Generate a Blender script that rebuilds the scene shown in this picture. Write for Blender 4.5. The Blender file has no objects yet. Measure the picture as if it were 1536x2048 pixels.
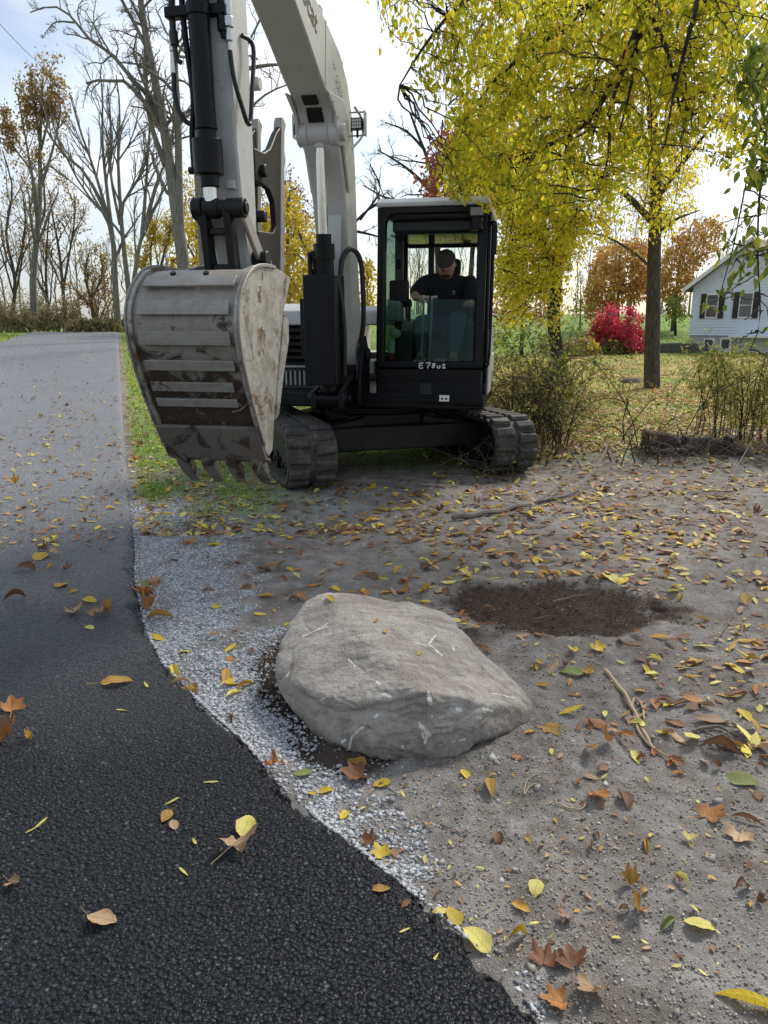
import bpy, bmesh, math, random
import numpy as np
from mathutils import Matrix, Vector

SC = bpy.context.scene
COL = SC.collection
R = math.radians

# ------------------------------------------------------------------ camera
CAM_H = 1.45
F_PX, CX, CY, Y_HOR = 1500.0, 768.0, 1024.0, 640.0      # focal length and horizon measured on a 1536 x 2048 frame
PITCH = math.atan((CY - Y_HOR) / F_PX)
cam_d = bpy.data.cameras.new('camera')
cam_d.sensor_fit = 'VERTICAL'; cam_d.sensor_height = 24.0; cam_d.lens = 24.0 * F_PX / 2048.0
cam_d.clip_start = 0.05; cam_d.clip_end = 2000
cam = bpy.data.objects.new('camera', cam_d); COL.objects.link(cam)
cam.location = (0, 0, CAM_H); cam.rotation_euler = (math.pi / 2 - PITCH, 0, 0)
SC.camera = cam

# ------------------------------------------------------------------ sky, sun, exposure
SUN_EL, SUN_AZ = R(42), R(38)            # azimuth from +Y towards +X
sun_dir = Vector((math.sin(SUN_AZ) * math.cos(SUN_EL), math.cos(SUN_AZ) * math.cos(SUN_EL), math.sin(SUN_EL)))
world = bpy.data.worlds.new('World'); SC.world = world; world.use_nodes = True
nt = world.node_tree; nt.nodes.clear()
def wn(t, **kw):
    n = nt.nodes.new(t)
    for k, v in kw.items(): setattr(n, k, v)
    return n
w_out = wn('ShaderNodeOutputWorld'); w_bg = wn('ShaderNodeBackground'); w_bg.inputs['Strength'].default_value = 0.092
sky = wn('ShaderNodeTexSky', sky_type='NISHITA'); sky.sun_disc = False
sky.sun_elevation = SUN_EL; sky.sun_rotation = SUN_AZ; sky.air_density = 1.0; sky.dust_density = 1.5
tc = wn('ShaderNodeTexCoord')
mp = wn('ShaderNodeMapping'); mp.inputs['Scale'].default_value = (1.0, 1.0, 2.6)
nz = wn('ShaderNodeTexNoise'); nz.inputs['Scale'].default_value = 2.3; nz.inputs['Detail'].default_value = 7; nz.inputs['Roughness'].default_value = 0.55
nz.inputs['Distortion'].default_value = 0.35
cr = wn('ShaderNodeValToRGB'); cr.color_ramp.elements[0].position = 0.38; cr.color_ramp.elements[1].position = 0.66
cr.color_ramp.elements[0].color = (0.12, 0.12, 0.12, 1); cr.color_ramp.elements[1].color = (1, 1, 1, 1)
nz2 = wn('ShaderNodeTexNoise'); nz2.inputs['Scale'].default_value = 1.7; nz2.inputs['Detail'].default_value = 5
cr2 = wn('ShaderNodeValToRGB'); cr2.color_ramp.elements[0].position = 0.38; cr2.color_ramp.elements[1].position = 0.62
cr2.color_ramp.elements[0].color = (3.3, 3.75, 4.25, 1); cr2.color_ramp.elements[1].color = (6.4, 6.6, 6.8, 1)
dotn = wn('ShaderNodeVectorMath', operation='DOT_PRODUCT'); dotn.inputs[1].default_value = sun_dir
mx0 = wn('ShaderNodeMath', operation='MAXIMUM'); mx0.inputs[1].default_value = 0
pw = wn('ShaderNodeMath', operation='POWER'); pw.inputs[1].default_value = 5
ml = wn('ShaderNodeMath', operation='MULTIPLY_ADD'); ml.inputs[1].default_value = 0.65; ml.inputs[2].default_value = 1.0
sc_ = wn('ShaderNodeVectorMath', operation='SCALE')
mixs = wn('ShaderNodeMix', data_type='RGBA')
L = nt.links.new
L(tc.outputs['Generated'], mp.inputs['Vector']); L(mp.outputs[0], nz.inputs['Vector']); L(nz.outputs[0], cr.inputs[0])
L(mp.outputs[0], nz2.inputs['Vector']); L(nz2.outputs[0], cr2.inputs[0])
L(tc.outputs['Generated'], dotn.inputs[0]); L(dotn.outputs['Value'], mx0.inputs[0]); L(mx0.outputs[0], pw.inputs[0]); L(pw.outputs[0], ml.inputs[0])
L(cr2.outputs[0], sc_.inputs[0]); L(ml.outputs[0], sc_.inputs['Scale'])
L(cr.outputs[0], mixs.inputs[0]); L(sky.outputs[0], mixs.inputs[6]); L(sc_.outputs[0], mixs.inputs[7])
L(mixs.outputs[2], w_bg.inputs['Color']); L(w_bg.outputs[0], w_out.inputs[0])

sun_l = bpy.data.lights.new('sun', 'SUN'); sun_l.energy = 2.1; sun_l.angle = R(13); sun_l.color = (1, 0.95, 0.88)
sun = bpy.data.objects.new('sun', sun_l); COL.objects.link(sun)
sun.rotation_euler = sun_dir.to_track_quat('Z', 'Y').to_euler()

SC.view_settings.view_transform = 'Standard'; SC.view_settings.look = 'None'
SC.view_settings.exposure = 0.92; SC.view_settings.gamma = 1.0
try: SC.view_settings.use_curve_mapping = False
except Exception: pass
SC.render.engine = 'CYCLES'
SC.cycles.use_denoising = True
try:
    SC.cycles.denoiser = 'OPENIMAGEDENOISE'; SC.cycles.denoising_input_passes = 'RGB_ALBEDO_NORMAL'; SC.cycles.denoising_prefilter = 'ACCURATE'
except Exception: pass
SC.cycles.max_bounces = 8; SC.cycles.transparent_max_bounces = 12; SC.cycles.diffuse_bounces = 3; SC.cycles.glossy_bounces = 3

# ------------------------------------------------------------------ helpers
def ray(px, py):
    a = (px - CX) / F_PX; b = -(py - CY) / F_PX
    return np.array([a, math.cos(PITCH) + b * math.sin(PITCH), -math.sin(PITCH) + b * math.cos(PITCH)])
def at(px, py, Y):                       # a point of the place, from where it shows and how far off it stands
    d = ray(px, py); return np.array([0, 0, CAM_H]) + d * (Y / d[1])
def on_ground(px, py):
    d = ray(px, py); t = 1.0
    o = np.array([0, 0, CAM_H])
    lo, hi = 0.5, 300.0
    ts = np.geomspace(0.5, 200, 1500); P = o + ts[:, None] * d
    h = P[:, 2] - ground_z(P[:, 0], P[:, 1]); i = int(np.argmax(h < 0))
    if h[i] >= 0: i = len(ts) - 1
    return P[i]

def tag(o, label=None, cat=None, group=None, kind=None):
    if label: o['label'] = label
    if cat: o['category'] = cat
    if group: o['group'] = group
    if kind: o['kind'] = kind
    return o
def empty(name, loc, label=None, cat=None, group=None):
    o = bpy.data.objects.new(name, None); COL.objects.link(o); o.location = loc; o.empty_display_size = 0.1
    return tag(o, label, cat, group)
def world_loc(o):
    v = Vector(o.location); p = o.parent
    while p is not None: v += Vector(p.location); p = p.parent
    return v
def make_mesh(name, v, f, mat=None, smooth=False):
    me = bpy.data.meshes.new(name)
    v = np.asarray(v, dtype=np.float32)
    if isinstance(f, np.ndarray):
        n, k = f.shape
        me.vertices.add(len(v)); me.vertices.foreach_set('co', v.ravel())
        me.loops.add(n * k); me.loops.foreach_set('vertex_index', f.astype(np.int32).ravel())
        me.polygons.add(n); me.polygons.foreach_set('loop_start', np.arange(0, n * k, k, dtype=np.int32))
        try: me.polygons.foreach_set('loop_total', np.full(n, k, dtype=np.int32))
        except Exception: pass
        me.update(calc_edges=True)
    else:
        me.from_pydata([tuple(map(float, p)) for p in v], [], f); me.update()
    if mat is not None:
        for m in (mat if isinstance(mat, (list, tuple)) else [mat]): me.materials.append(m)
    if smooth: me.polygons.foreach_set('use_smooth', np.ones(len(me.polygons), dtype=bool))
    return me
def link(name, me, parent=None, world_verts=True):
    o = bpy.data.objects.new(name, me); COL.objects.link(o)
    if parent is not None:
        o.parent = parent
        if world_verts: o.location = -world_loc(parent)
    return o
def obj(name, v, f, mat=None, parent=None, smooth=False):
    return link(name, make_mesh(name, v, f, mat, smooth), parent)

class MB:
    """collects shapes into one mesh; M maps local to world"""
    def __init__(s, M=None): s.v = []; s.f = []; s.M = M or Matrix.Identity(4)
    def add(s, v, f):
        n = len(s.v); s.v += [tuple(p) for p in v]; s.f += [tuple(i + n for i in q) for q in f]; return s
    def box(s, x0, x1, y0, y1, z0, z1, M=None):
        v = [Vector((x, y, z)) for x in (x0, x1) for y in (y0, y1) for z in (z0, z1)]
        if M is not None: v = [M @ p for p in v]
        return s.add(v, [(0, 1, 3, 2), (4, 6, 7, 5), (0, 4, 5, 1), (2, 3, 7, 6), (0, 2, 6, 4), (1, 5, 7, 3)])
    def prism(s, prof, a0, a1, axis='x'):
        """prof: list of (p, q); axis x -> (y,z), y -> (x,z), z -> (x,y)"""
        n = len(prof)
        def P(a, p, q): return {'x': (a, p, q), 'y': (p, a, q), 'z': (p, q, a)}[axis]
        v = [P(a0, *t) for t in prof] + [P(a1, *t) for t in prof]
        return s.add(v, [tuple(range(n - 1, -1, -1)), tuple(range(n, 2 * n))] + [(i, (i + 1) % n, n + (i + 1) % n, n + i) for i in range(n)])
    def strip(s, prof, a0, a1, th, axis='x'):
        """a bent plate following an open profile, thickness th to the left of the path"""
        p = np.array(prof, float); d = np.gradient(p, axis=0); d /= np.linalg.norm(d, axis=1)[:, None]
        nrm = np.stack([-d[:, 1], d[:, 0]], 1); q = p + nrm * th
        return s.prism([tuple(t) for t in p] + [tuple(t) for t in q[::-1]], a0, a1, axis)
    def cyl(s, p0, p1, r0, r1=None, n=16):
        r1 = r0 if r1 is None else r1
        p0 = Vector(p0); p1 = Vector(p1); d = (p1 - p0).normalized()
        a = d.orthogonal().normalized(); b = d.cross(a)
        v = []
        for p, r in ((p0, r0), (p1, r1)):
            for i in range(n):
                t = 2 * math.pi * i / n; v.append(p + (a * math.cos(t) + b * math.sin(t)) * r)
        return s.add(v, [tuple(range(n - 1, -1, -1)), tuple(range(n, 2 * n))] + [(i, (i + 1) % n, n + (i + 1) % n, n + i) for i in range(n)])
    def tube(s, pts, r, n=8, smooth_n=0):
        pts = np.array(pts, float)
        if smooth_n: pts = catmull(pts, smooth_n)
        r = np.full(len(pts), r) if np.isscalar(r) else np.interp(np.linspace(0, 1, len(pts)), np.linspace(0, 1, len(r)), r)
        v, f = tubes(pts[None], r[None], n)
        s.add(v.tolist(), f.tolist())
        m = len(pts); b = len(s.v) - m * n
        s.f.append(tuple(b + i for i in range(n))[::-1]); s.f.append(tuple(b + (m - 1) * n + i for i in range(n)))
        return s
    def sphere(s, c, r, n=12, m=8, sc=(1, 1, 1)):
        v = []; f = []
        for j in range(m + 1):
            ph = math.pi * j / m
            for i in range(n):
                t = 2 * math.pi * i / n
                v.append((c[0] + r * sc[0] * math.sin(ph) * math.cos(t), c[1] + r * sc[1] * math.sin(ph) * math.sin(t), c[2] + r * sc[2] * math.cos(ph)))
        for j in range(m):
            for i in range(n): f.append((j * n + i, (j + 1) * n + i, (j + 1) * n + (i + 1) % n, j * n + (i + 1) % n))
        return s.add(v, f)
    def build(s, name, mat, parent=None, bevel=0.0, smooth=False, seg=2):
        v = [s.M @ Vector(p) for p in s.v]
        me = make_mesh(name, [tuple(p) for p in v], s.f, mat)
        bm = bmesh.new(); bm.from_mesh(me); bmesh.ops.recalc_face_normals(bm, faces=bm.faces[:]); bm.to_mesh(me); bm.free()
        o = link(name, me, parent)
        if bevel:
            m = o.modifiers.new('bevel', 'BEVEL'); m.width = bevel; m.segments = seg; m.limit_method = 'ANGLE'; m.angle_limit = R(35); m.harden_normals = False
        if smooth or bevel:
            me.polygons.foreach_set('use_smooth', np.ones(len(me.polygons), dtype=bool))
            try: me.set_sharp_from_angle(angle=R(38))
            except Exception: pass
        return o

def catmull(p, k):
    p = np.asarray(p, float); q = np.vstack([2 * p[0] - p[1], p, 2 * p[-1] - p[-2]]); out = []
    for i in range(1, len(q) - 2):
        for t in np.linspace(0, 1, k, endpoint=False):
            a, b, c, d = q[i - 1], q[i], q[i + 1], q[i + 2]
            out.append(0.5 * (2 * b + (c - a) * t + (2 * a - 5 * b + 4 * c - d) * t * t + (3 * b - a - 3 * c + d) * t ** 3))
    out.append(p[-1]); return np.array(out)

def tubes(P, Rr, sides):
    """P (M,N,3) polylines, Rr (M,N) radii -> verts, quad faces"""
    M, N, _ = P.shape
    T = np.gradient(P, axis=1); T /= np.linalg.norm(T, axis=2, keepdims=True) + 1e-9
    up = np.zeros_like(T); up[..., 2] = 1.0; flat = np.abs(T[:, :1, 2]) > 0.85
    up = np.where(np.repeat(flat, N, 1)[..., None], np.array([1.0, 0.3, 0]), up)
    A = np.cross(T, up); A /= np.linalg.norm(A, axis=2, keepdims=True) + 1e-9
    B = np.cross(T, A)
    th = np.arange(sides) * 2 * np.pi / sides
    V = P[:, :, None] + Rr[:, :, None, None] * (A[:, :, None] * np.cos(th)[:, None] + B[:, :, None] * np.sin(th)[:, None])
    idx = np.arange(M * N * sides).reshape(M, N, sides)
    a = idx[:, :-1]; b = np.roll(a, -1, 2); c = idx[:, 1:]; d = np.roll(c, -1, 2)
    return V.reshape(-1, 3), np.stack([a, b, d, c], -1).reshape(-1, 4)

def _h(i, seed):
    i = i.astype(np.uint64)
    x = (i[..., 0] * np.uint64(374761393) + i[..., 1] * np.uint64(668265263) + (i[..., 2] * np.uint64(2147483647) if i.shape[-1] > 2 else np.uint64(0)) + np.uint64(seed * 1013904223)) & np.uint64(0xffffffff)
    x = ((x ^ (x >> np.uint64(13))) * np.uint64(1274126177)) & np.uint64(0xffffffff)
    return ((x ^ (x >> np.uint64(16))) & np.uint64(0xffff)).astype(np.float64) / 65535.0
def vnoise(p, seed=0):
    p = np.asarray(p, float) + 1000.0; k = p.shape[-1]
    i = np.floor(p); f = p - i; f = f * f * (3 - 2 * f); i = i.astype(np.int64); out = 0
    for c in range(2 ** k):
        off = np.array([(c >> b) & 1 for b in range(k)])
        w = np.prod(np.where(off, f, 1 - f), axis=-1); out = out + w * _h(i + off, seed)
    return out
def fbm(p, seed=0, oct=4, gain=0.5):
    s = 0; a = 1; t = 0; p = np.asarray(p, float)
    for o in range(oct): s = s + a * vnoise(p * 2 ** o, seed + o * 17); t += a; a *= gain
    return s / t
def sstep(a, b, x):
    t = np.clip((np.asarray(x, float) - a) / (b - a), 0, 1); return t * t * (3 - 2 * t)

# ------------------------------------------------------------------ materials
def newmat(name):
    m = bpy.data.materials.new(name); m.use_nodes = True
    t = m.node_tree; b = t.nodes['Principled BSDF']; return m, t, b
def N(t, typ, **kw):
    n = t.nodes.new(typ)
    for k, v in kw.items(): setattr(n, k, v)
    return n
def noise(t, vec, scale, detail=4, rough=0.55, dist=0.0):
    n = N(t, 'ShaderNodeTexNoise'); n.inputs['Scale'].default_value = scale; n.inputs['Detail'].default_value = detail
    n.inputs['Roughness'].default_value = rough; n.inputs['Distortion'].default_value = dist
    if vec is not None: t.links.new(vec, n.inputs['Vector'])
    return n.outputs[0]
def ramp(t, fac, stops, interp='LINEAR'):
    n = N(t, 'ShaderNodeValToRGB'); n.color_ramp.interpolation = interp; e = n.color_ramp.elements
    while len(e) < len(stops): e.new(0.5)
    for k, (pos, c) in zip(range(len(stops)), stops):
        e[k].position = pos; e[k].color = tuple(c) + (1,) if not np.isscalar(c) else (c, c, c, 1)
    t.links.new(fac, n.inputs[0]); return n.outputs[0]
def mixc(t, fac, a, b, mode='MIX'):
    n = N(t, 'ShaderNodeMix', data_type='RGBA', blend_type=mode)
    for s, x in ((0, fac), (6, a), (7, b)):
        if hasattr(x, 'is_linked'): t.links.new(x, n.inputs[s])
        elif s == 0: n.inputs[0].default_value = x
        else: n.inputs[s].default_value = tuple(x) + (1,) if len(x) == 3 else x
    return n.outputs[2]
def math_(t, op, a, b=None, c=None):
    n = N(t, 'ShaderNodeMath', operation=op)
    for s, x in ((0, a), (1, b), (2, c)):
        if x is None: continue
        if hasattr(x, 'is_linked'): t.links.new(x, n.inputs[s])
        else: n.inputs[s].default_value = x
    return n.outputs[0]
def bump(t, b, h, strength=0.4, dist=0.01, prev=None):
    n = N(t, 'ShaderNodeBump'); n.inputs['Strength'].default_value = strength; n.inputs['Distance'].default_value = dist
    t.links.new(h, n.inputs['Height'])
    if prev is not None: t.links.new(prev, n.inputs['Normal'])
    if b is not None: t.links.new(n.outputs[0], b.inputs['Normal'])
    return n.outputs[0]
def pos(t):
    return N(t, 'ShaderNodeNewGeometry').outputs['Position']
def objco(t):
    return N(t, 'ShaderNodeTexCoord').outputs['Object']

def paint(name, col, rough=0.45, metal=0.0, grime=(0.16, 0.13, 0.09), amt=0.35, scale=6.0, spec=0.5, chips=None):
    """paint with mottled grime and fine scuffs"""
    m, t, b = newmat(name); P = objco(t)
    n1 = noise(t, P, scale, 6, 0.65, 0.4); n2 = noise(t, P, scale * 7, 5, 0.6)
    k = math_(t, 'MULTIPLY', ramp(t, n1, [(0.42, 0.0), (0.72, 1.0)]), ramp(t, n2, [(0.3, 0.25), (0.7, 1.0)]))
    k = math_(t, 'MULTIPLY', k, amt)
    c = mixc(t, k, col, grime)
    c = mixc(t, 0.12, c, mixc(t, n2, tuple(x * 0.75 for x in col), tuple(min(1, x * 1.15) for x in col)))
    if chips is not None:
        sp = ramp(t, noise(t, P, 34, 3, 0.5), [(0.70, 0.0), (0.74, 1.0)]); c = mixc(t, math_(t, 'MULTIPLY', sp, 0.8), c, chips)
    t.links.new(c, b.inputs['Base Color'])
    r = math_(t, 'MULTIPLY_ADD', k, 0.35, rough); r = math_(t, 'ADD', r, math_(t, 'MULTIPLY_ADD', n2, 0.16, -0.08))
    t.links.new(r, b.inputs['Roughness']); b.inputs['Metallic'].default_value = metal
    b.inputs['Specular IOR Level'].default_value = spec
    bump(t, b, n2, 0.12, 0.004)
    return m
# ------------------------------------------------------------------ the lie of the land
EDGE = np.array([(3.2, -2.6), (1.5, -0.3), (0.75, 0.75), (0.34, 1.26), (0.30, 1.36), (0.24, 1.45), (0.15, 1.56), (0.04, 1.68), (-0.07, 1.81), (-0.18, 1.92), (-0.32, 2.10), (-0.46, 2.32),
                 (-0.71, 2.64), (-0.93, 2.95), (-1.09, 3.26), (-1.24, 3.63), (-1.42, 4.1), (-1.61, 4.7), (-1.89, 5.48), (-2.36, 6.8), (-3.7, 10.66), (-8.45, 24.5), (-13.3, 38.7), (-20.5, 60.0)])
LEFT_A, LEFT_B = -0.35, -4.15            # left edge of the drive: x = A*y + B
def road_sd(x, y):
    """signed distance to the drive, negative on it"""
    best = np.full(x.shape, 1e9); sgn = np.ones(x.shape)
    for (x0, y0), (x1, y1) in zip(EDGE[:-1], EDGE[1:]):
        dx, dy = x1 - x0, y1 - y0; L2 = dx * dx + dy * dy
        t = np.clip(((x - x0) * dx + (y - y0) * dy) / L2, 0, 1)
        ex, ey = x - x0 - t * dx, y - y0 - t * dy; d = ex * ex + ey * ey
        s = dx * ey - dy * ex            # >0 left of travel
        m = d < best; best = np.where(m, d, best); sgn = np.where(m, np.where(s > 0, -1.0, 1.0), sgn)
    sr = np.sqrt(best) * sgn
    sl = (LEFT_A * y + LEFT_B - x) / math.sqrt(1 + LEFT_A ** 2)
    far = y - 52.0
    return np.maximum(np.maximum(sr, sl), far)
def ground_z(x, y):
    x = np.asarray(x, float); y = np.asarray(y, float)
    q = x + 0.345 * y
    rise = np.interp(y, [0, 9, 14, 24.5, 38.7, 55, 80, 400], [0, 0, 0.12, 0.60, 0.83, 0.55, -0.5, -3])
    left = 1 - sstep(1.5, 9, q)
    right = np.interp(y, [0, 30, 36.0, 37.2, 70, 95, 400], [0, 0, 0.0, 0.42, 1.95, 2.1, 1.0])
    z = rise * left + right * (1 - left)
    z = z + 0.05 * (fbm(np.stack([x, y], -1) * 0.5, 5, 3) - 0.5) * sstep(4, 9, y) * sstep(0.0, 1.5, q)
    # the bank where the brambles grow and the scrape the boulder came out of
    z = z + 0.10 * np.exp(-(((x - 3.0) / 1.6) ** 2 + ((y - 8.1) / 0.7) ** 2))
    z = z - 0.030 * np.exp(-np.abs(((x - 0.97) / 0.50) ** 2 + ((y - 3.70) / 0.36) ** 2) ** 2)
    z = z + 0.035 * np.exp(-(((x + 0.36) / 0.16) ** 2 + ((y - 2.95) / 0.35) ** 2)) 
    return z

def zones(x, y, sd):
    p = np.stack([x, y], -1)
    n1 = fbm(p * 3.0, 11, 4); n2 = fbm(p * 11.0, 23, 3); n3 = fbm(p * 0.7, 31, 3)
    w = np.interp(y, [1.0, 1.5, 1.75, 2.0, 2.5, 3.0, 3.6, 4.6, 5.6, 6.6, 7.5], [-0.14, -0.10, -0.02, 0.06, 0.20, 0.40, 0.46, 0.48, 0.42, 0.15, 0])
    gravel = 1 - sstep(-0.12, 0.16, sd - w + (n1 - 0.5) * 0.40 * np.clip(y / 3 - 0.3, 0.2, 1.4) + (n2 - 0.5) * 0.22)
    gravel = gravel * sstep(-0.05, 0.0, sd) * (1 - 0.75 * sstep(0.50, 0.66, n1)) * (1 - 0.5 * sstep(0.52, 0.7, n2)) * (1 - sstep(5.6, 6.8, y + (n1 - .5)))
    dust = 0.55 * np.exp(-(((x + 0.75) / 0.8) ** 2 + ((y - 5.8) / 0.7) ** 2)) * sstep(0.35, 0.6, n1)
    gravel = np.maximum(gravel, dust)
    # grass: left verge past the gravel, under the machine, and all the lawn behind
    gl = sstep(5.2, 6.3, y + (n1 - 0.5) * 1.4) * (1 - sstep(1.1, 1.6, x + 0.345 * y + (n1 - 0.5)))
    patch = np.exp(-(((x + 3.0) / 0.5) ** 2 + ((y - 9.6) / 0.8) ** 2))
    gl = gl * (1 - 0.85 * patch) * (0.35 + 0.65 * sstep(0.38, 0.6, n1))
    back = sstep(7.0, 8.4, y + (n1 - 0.5) * 1.0 - 0.18 * np.maximum(x - 0.5, 0))
    grass = np.clip(np.maximum(gl, back), 0, 1) * sstep(0.02, 0.14, sd)
    grass = grass * (0.55 + 0.45 * sstep(0.3, 0.5, n2))
    hx, hy = (x - 0.96) / 0.56, (y - 3.71) / 0.41
    dark = 1 - sstep(0.84, 1.12, np.sqrt(hx * hx + hy * hy) + (n1 - 0.5) * 0.7 + (n2 - 0.5) * 0.3)
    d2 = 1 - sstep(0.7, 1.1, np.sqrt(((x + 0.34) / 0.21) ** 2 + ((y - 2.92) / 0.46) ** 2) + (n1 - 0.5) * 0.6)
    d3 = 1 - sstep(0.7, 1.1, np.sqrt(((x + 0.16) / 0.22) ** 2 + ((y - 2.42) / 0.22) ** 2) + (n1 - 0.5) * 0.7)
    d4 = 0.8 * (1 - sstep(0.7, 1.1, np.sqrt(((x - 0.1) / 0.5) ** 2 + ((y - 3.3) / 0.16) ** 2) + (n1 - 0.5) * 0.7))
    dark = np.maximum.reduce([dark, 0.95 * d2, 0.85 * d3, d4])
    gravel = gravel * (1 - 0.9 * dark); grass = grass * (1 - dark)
    return gravel, grass, dark, n1, n2, n3

# a sheet in rings round the viewer's spot, finer where it is near
rr = np.concatenate([np.linspace(0.05, 0.85, 6), np.geomspace(0.9, 12, 640), np.geomspace(12.15, 600, 210)])
aa = np.concatenate([np.radians(np.linspace(-34, 34, 345)), np.radians(np.linspace(37, 323, 70))])
RR, AA = np.meshgrid(rr, aa, indexing='ij')
GX, GY = RR * np.sin(AA), RR * np.cos(AA)
sd = road_sd(GX, GY)
gz = ground_z(GX, GY)
gravel, grass, dark, n1, n2, n3 = zones(GX, GY, sd)
P2 = np.stack([GX, GY], -1)
fine = (fbm(P2 * 16, 3, 4) - 0.5) * 0.022 + (fbm(P2 * 4, 8, 3) - 0.5) * 0.035
near = 1 - sstep(9, 14, RR)
zg = gz + fine * near * sstep(-0.05, 0.25, sd) - 0.03 * (1 - sstep(-0.25, 0.02, sd)) - dark * 0.012
nr, na = RR.shape
idx = np.arange(nr * na).reshape(nr, na)
a = idx[:-1]; b = np.roll(a, -1, 1); c = idx[1:]; d = np.roll(c, -1, 1)
gf = np.stack([a, b, d, c], -1).reshape(-1, 4)[:, ::-1]

def ground_material():
    m, t, b = newmat('ground_soil_grass_gravel'); P = pos(t)
    A = N(t, 'ShaderNodeAttribute', attribute_name='zone')
    sep = N(t, 'ShaderNodeSeparateColor'); t.links.new(A.outputs['Color'], sep.inputs[0])
    fine = noise(t, P, 55, 6, 0.7); mid = noise(t, P, 9, 5, 0.6); big = noise(t, P, 1.6, 4, 0.6); grit = noise(t, P, 240, 2, 0.5)
    dirt = ramp(t, mid, [(0.30, (0.10, 0.082, 0.066)), (0.5, (0.23, 0.206, 0.18)), (0.70, (0.38, 0.36, 0.335))])
    dirt = mixc(t, ramp(t, fine, [(0.3, 0.0), (0.75, 0.65)]), dirt, (0.10, 0.085, 0.068))
    dirt = mixc(t, ramp(t, grit, [(0.60, 0.0), (0.68, 0.85)]), dirt, (0.50, 0.49, 0.475))
    dirt = mixc(t, ramp(t, noise(t, P, 130, 3, 0.6), [(0.62, 0.0), (0.70, 0.7)]), dirt, (0.075, 0.060, 0.048))
    dirt = mixc(t, ramp(t, big, [(0.4, 0.0), (0.65, 0.5)]), dirt, (0.28, 0.268, 0.25))
    dirt = mixc(t, ramp(t, noise(t, P, 2.6, 5, 0.65, 0.5), [(0.46, 0.0), (0.66, 0.6)]), dirt, mixc(t, fine, (0.06, 0.045, 0.035), (0.16, 0.13, 0.10)))
    grv = ramp(t, fine, [(0.3, (0.11, 0.11, 0.11)), (0.5, (0.30, 0.315, 0.335)), (0.7, (0.46, 0.48, 0.50))])
    grs = ramp(t, mid, [(0.3, (0.09, 0.17, 0.018)), (0.55, (0.17, 0.29, 0.028)), (0.75, (0.25, 0.31, 0.05))])
    grs = mixc(t, ramp(t, fine, [(0.45, 0.0), (0.7, 0.5)]), grs, (0.19, 0.165, 0.07))
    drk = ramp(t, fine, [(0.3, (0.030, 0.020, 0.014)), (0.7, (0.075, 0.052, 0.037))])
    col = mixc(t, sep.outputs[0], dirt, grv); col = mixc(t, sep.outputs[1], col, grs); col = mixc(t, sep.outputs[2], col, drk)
    # fallen leaves merge into a litter colour on the far lawn
    lit = N(t, 'ShaderNodeTexVoronoi'); lit.inputs['Scale'].default_value = 9; t.links.new(P, lit.inputs['Vector'])
    sepP = N(t, 'ShaderNodeSeparateXYZ'); t.links.new(P, sepP.inputs[0])
    far = ramp(t, math_(t, 'MULTIPLY', sepP.outputs[1], 0.02), [(0.17, 0.0), (0.22, 1.0), (0.60, 1.0), (0.70, 0.0)])
    xr = ramp(t, math_(t, 'MULTIPLY_ADD', sepP.outputs[0], 0.05, 0.5), [(0.52, 0.15), (0.60, 1.0)])
    k = math_(t, 'MULTIPLY', math_(t, 'MULTIPLY', far, xr), ramp(t, noise(t, P, 0.9, 4, 0.65), [(0.36, 0.0), (0.58, 0.95)]))
    wn_ = N(t, 'ShaderNodeTexWhiteNoise'); t.links.new(lit.outputs['Position'], wn_.inputs['Vector'])
    litc = ramp(t, wn_.outputs['Value'], [(0.0, (0.36, 0.19, 0.07)), (0.35, (0.52, 0.32, 0.10)), (0.6, (0.48, 0.37, 0.09)), (0.85, (0.26, 0.12, 0.05)), (1.0, (0.55, 0.44, 0.24))])
    k = math_(t, 'MULTIPLY', k, ramp(t, wn_.outputs['Value'], [(0.0, 1.0), (0.75, 1.0), (0.8, 0.25)]))
    col = mixc(t, k, col, litc)
    t.links.new(col, b.inputs['Base Color']); b.inputs['Roughness'].default_value = 0.95; b.inputs['Specular IOR Level'].default_value = 0.2
    h = math_(t, 'ADD', math_(t, 'MULTIPLY', fine, 0.6), math_(t, 'MULTIPLY', grit, 0.5))
    bump(t, b, h, 0.9, 0.012)
    return m
MAT_GROUND = ground_material()
g = obj('ground', np.stack([GX, GY, zg], -1).reshape(-1, 3), gf, MAT_GROUND, smooth=True)
ca = g.data.color_attributes.new('zone', 'FLOAT_COLOR', 'POINT')
ca.data.foreach_set('color', np.stack([gravel, grass, dark, np.ones_like(dark)], -1).astype(np.float32).ravel())
tag(g, kind='structure')

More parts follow.
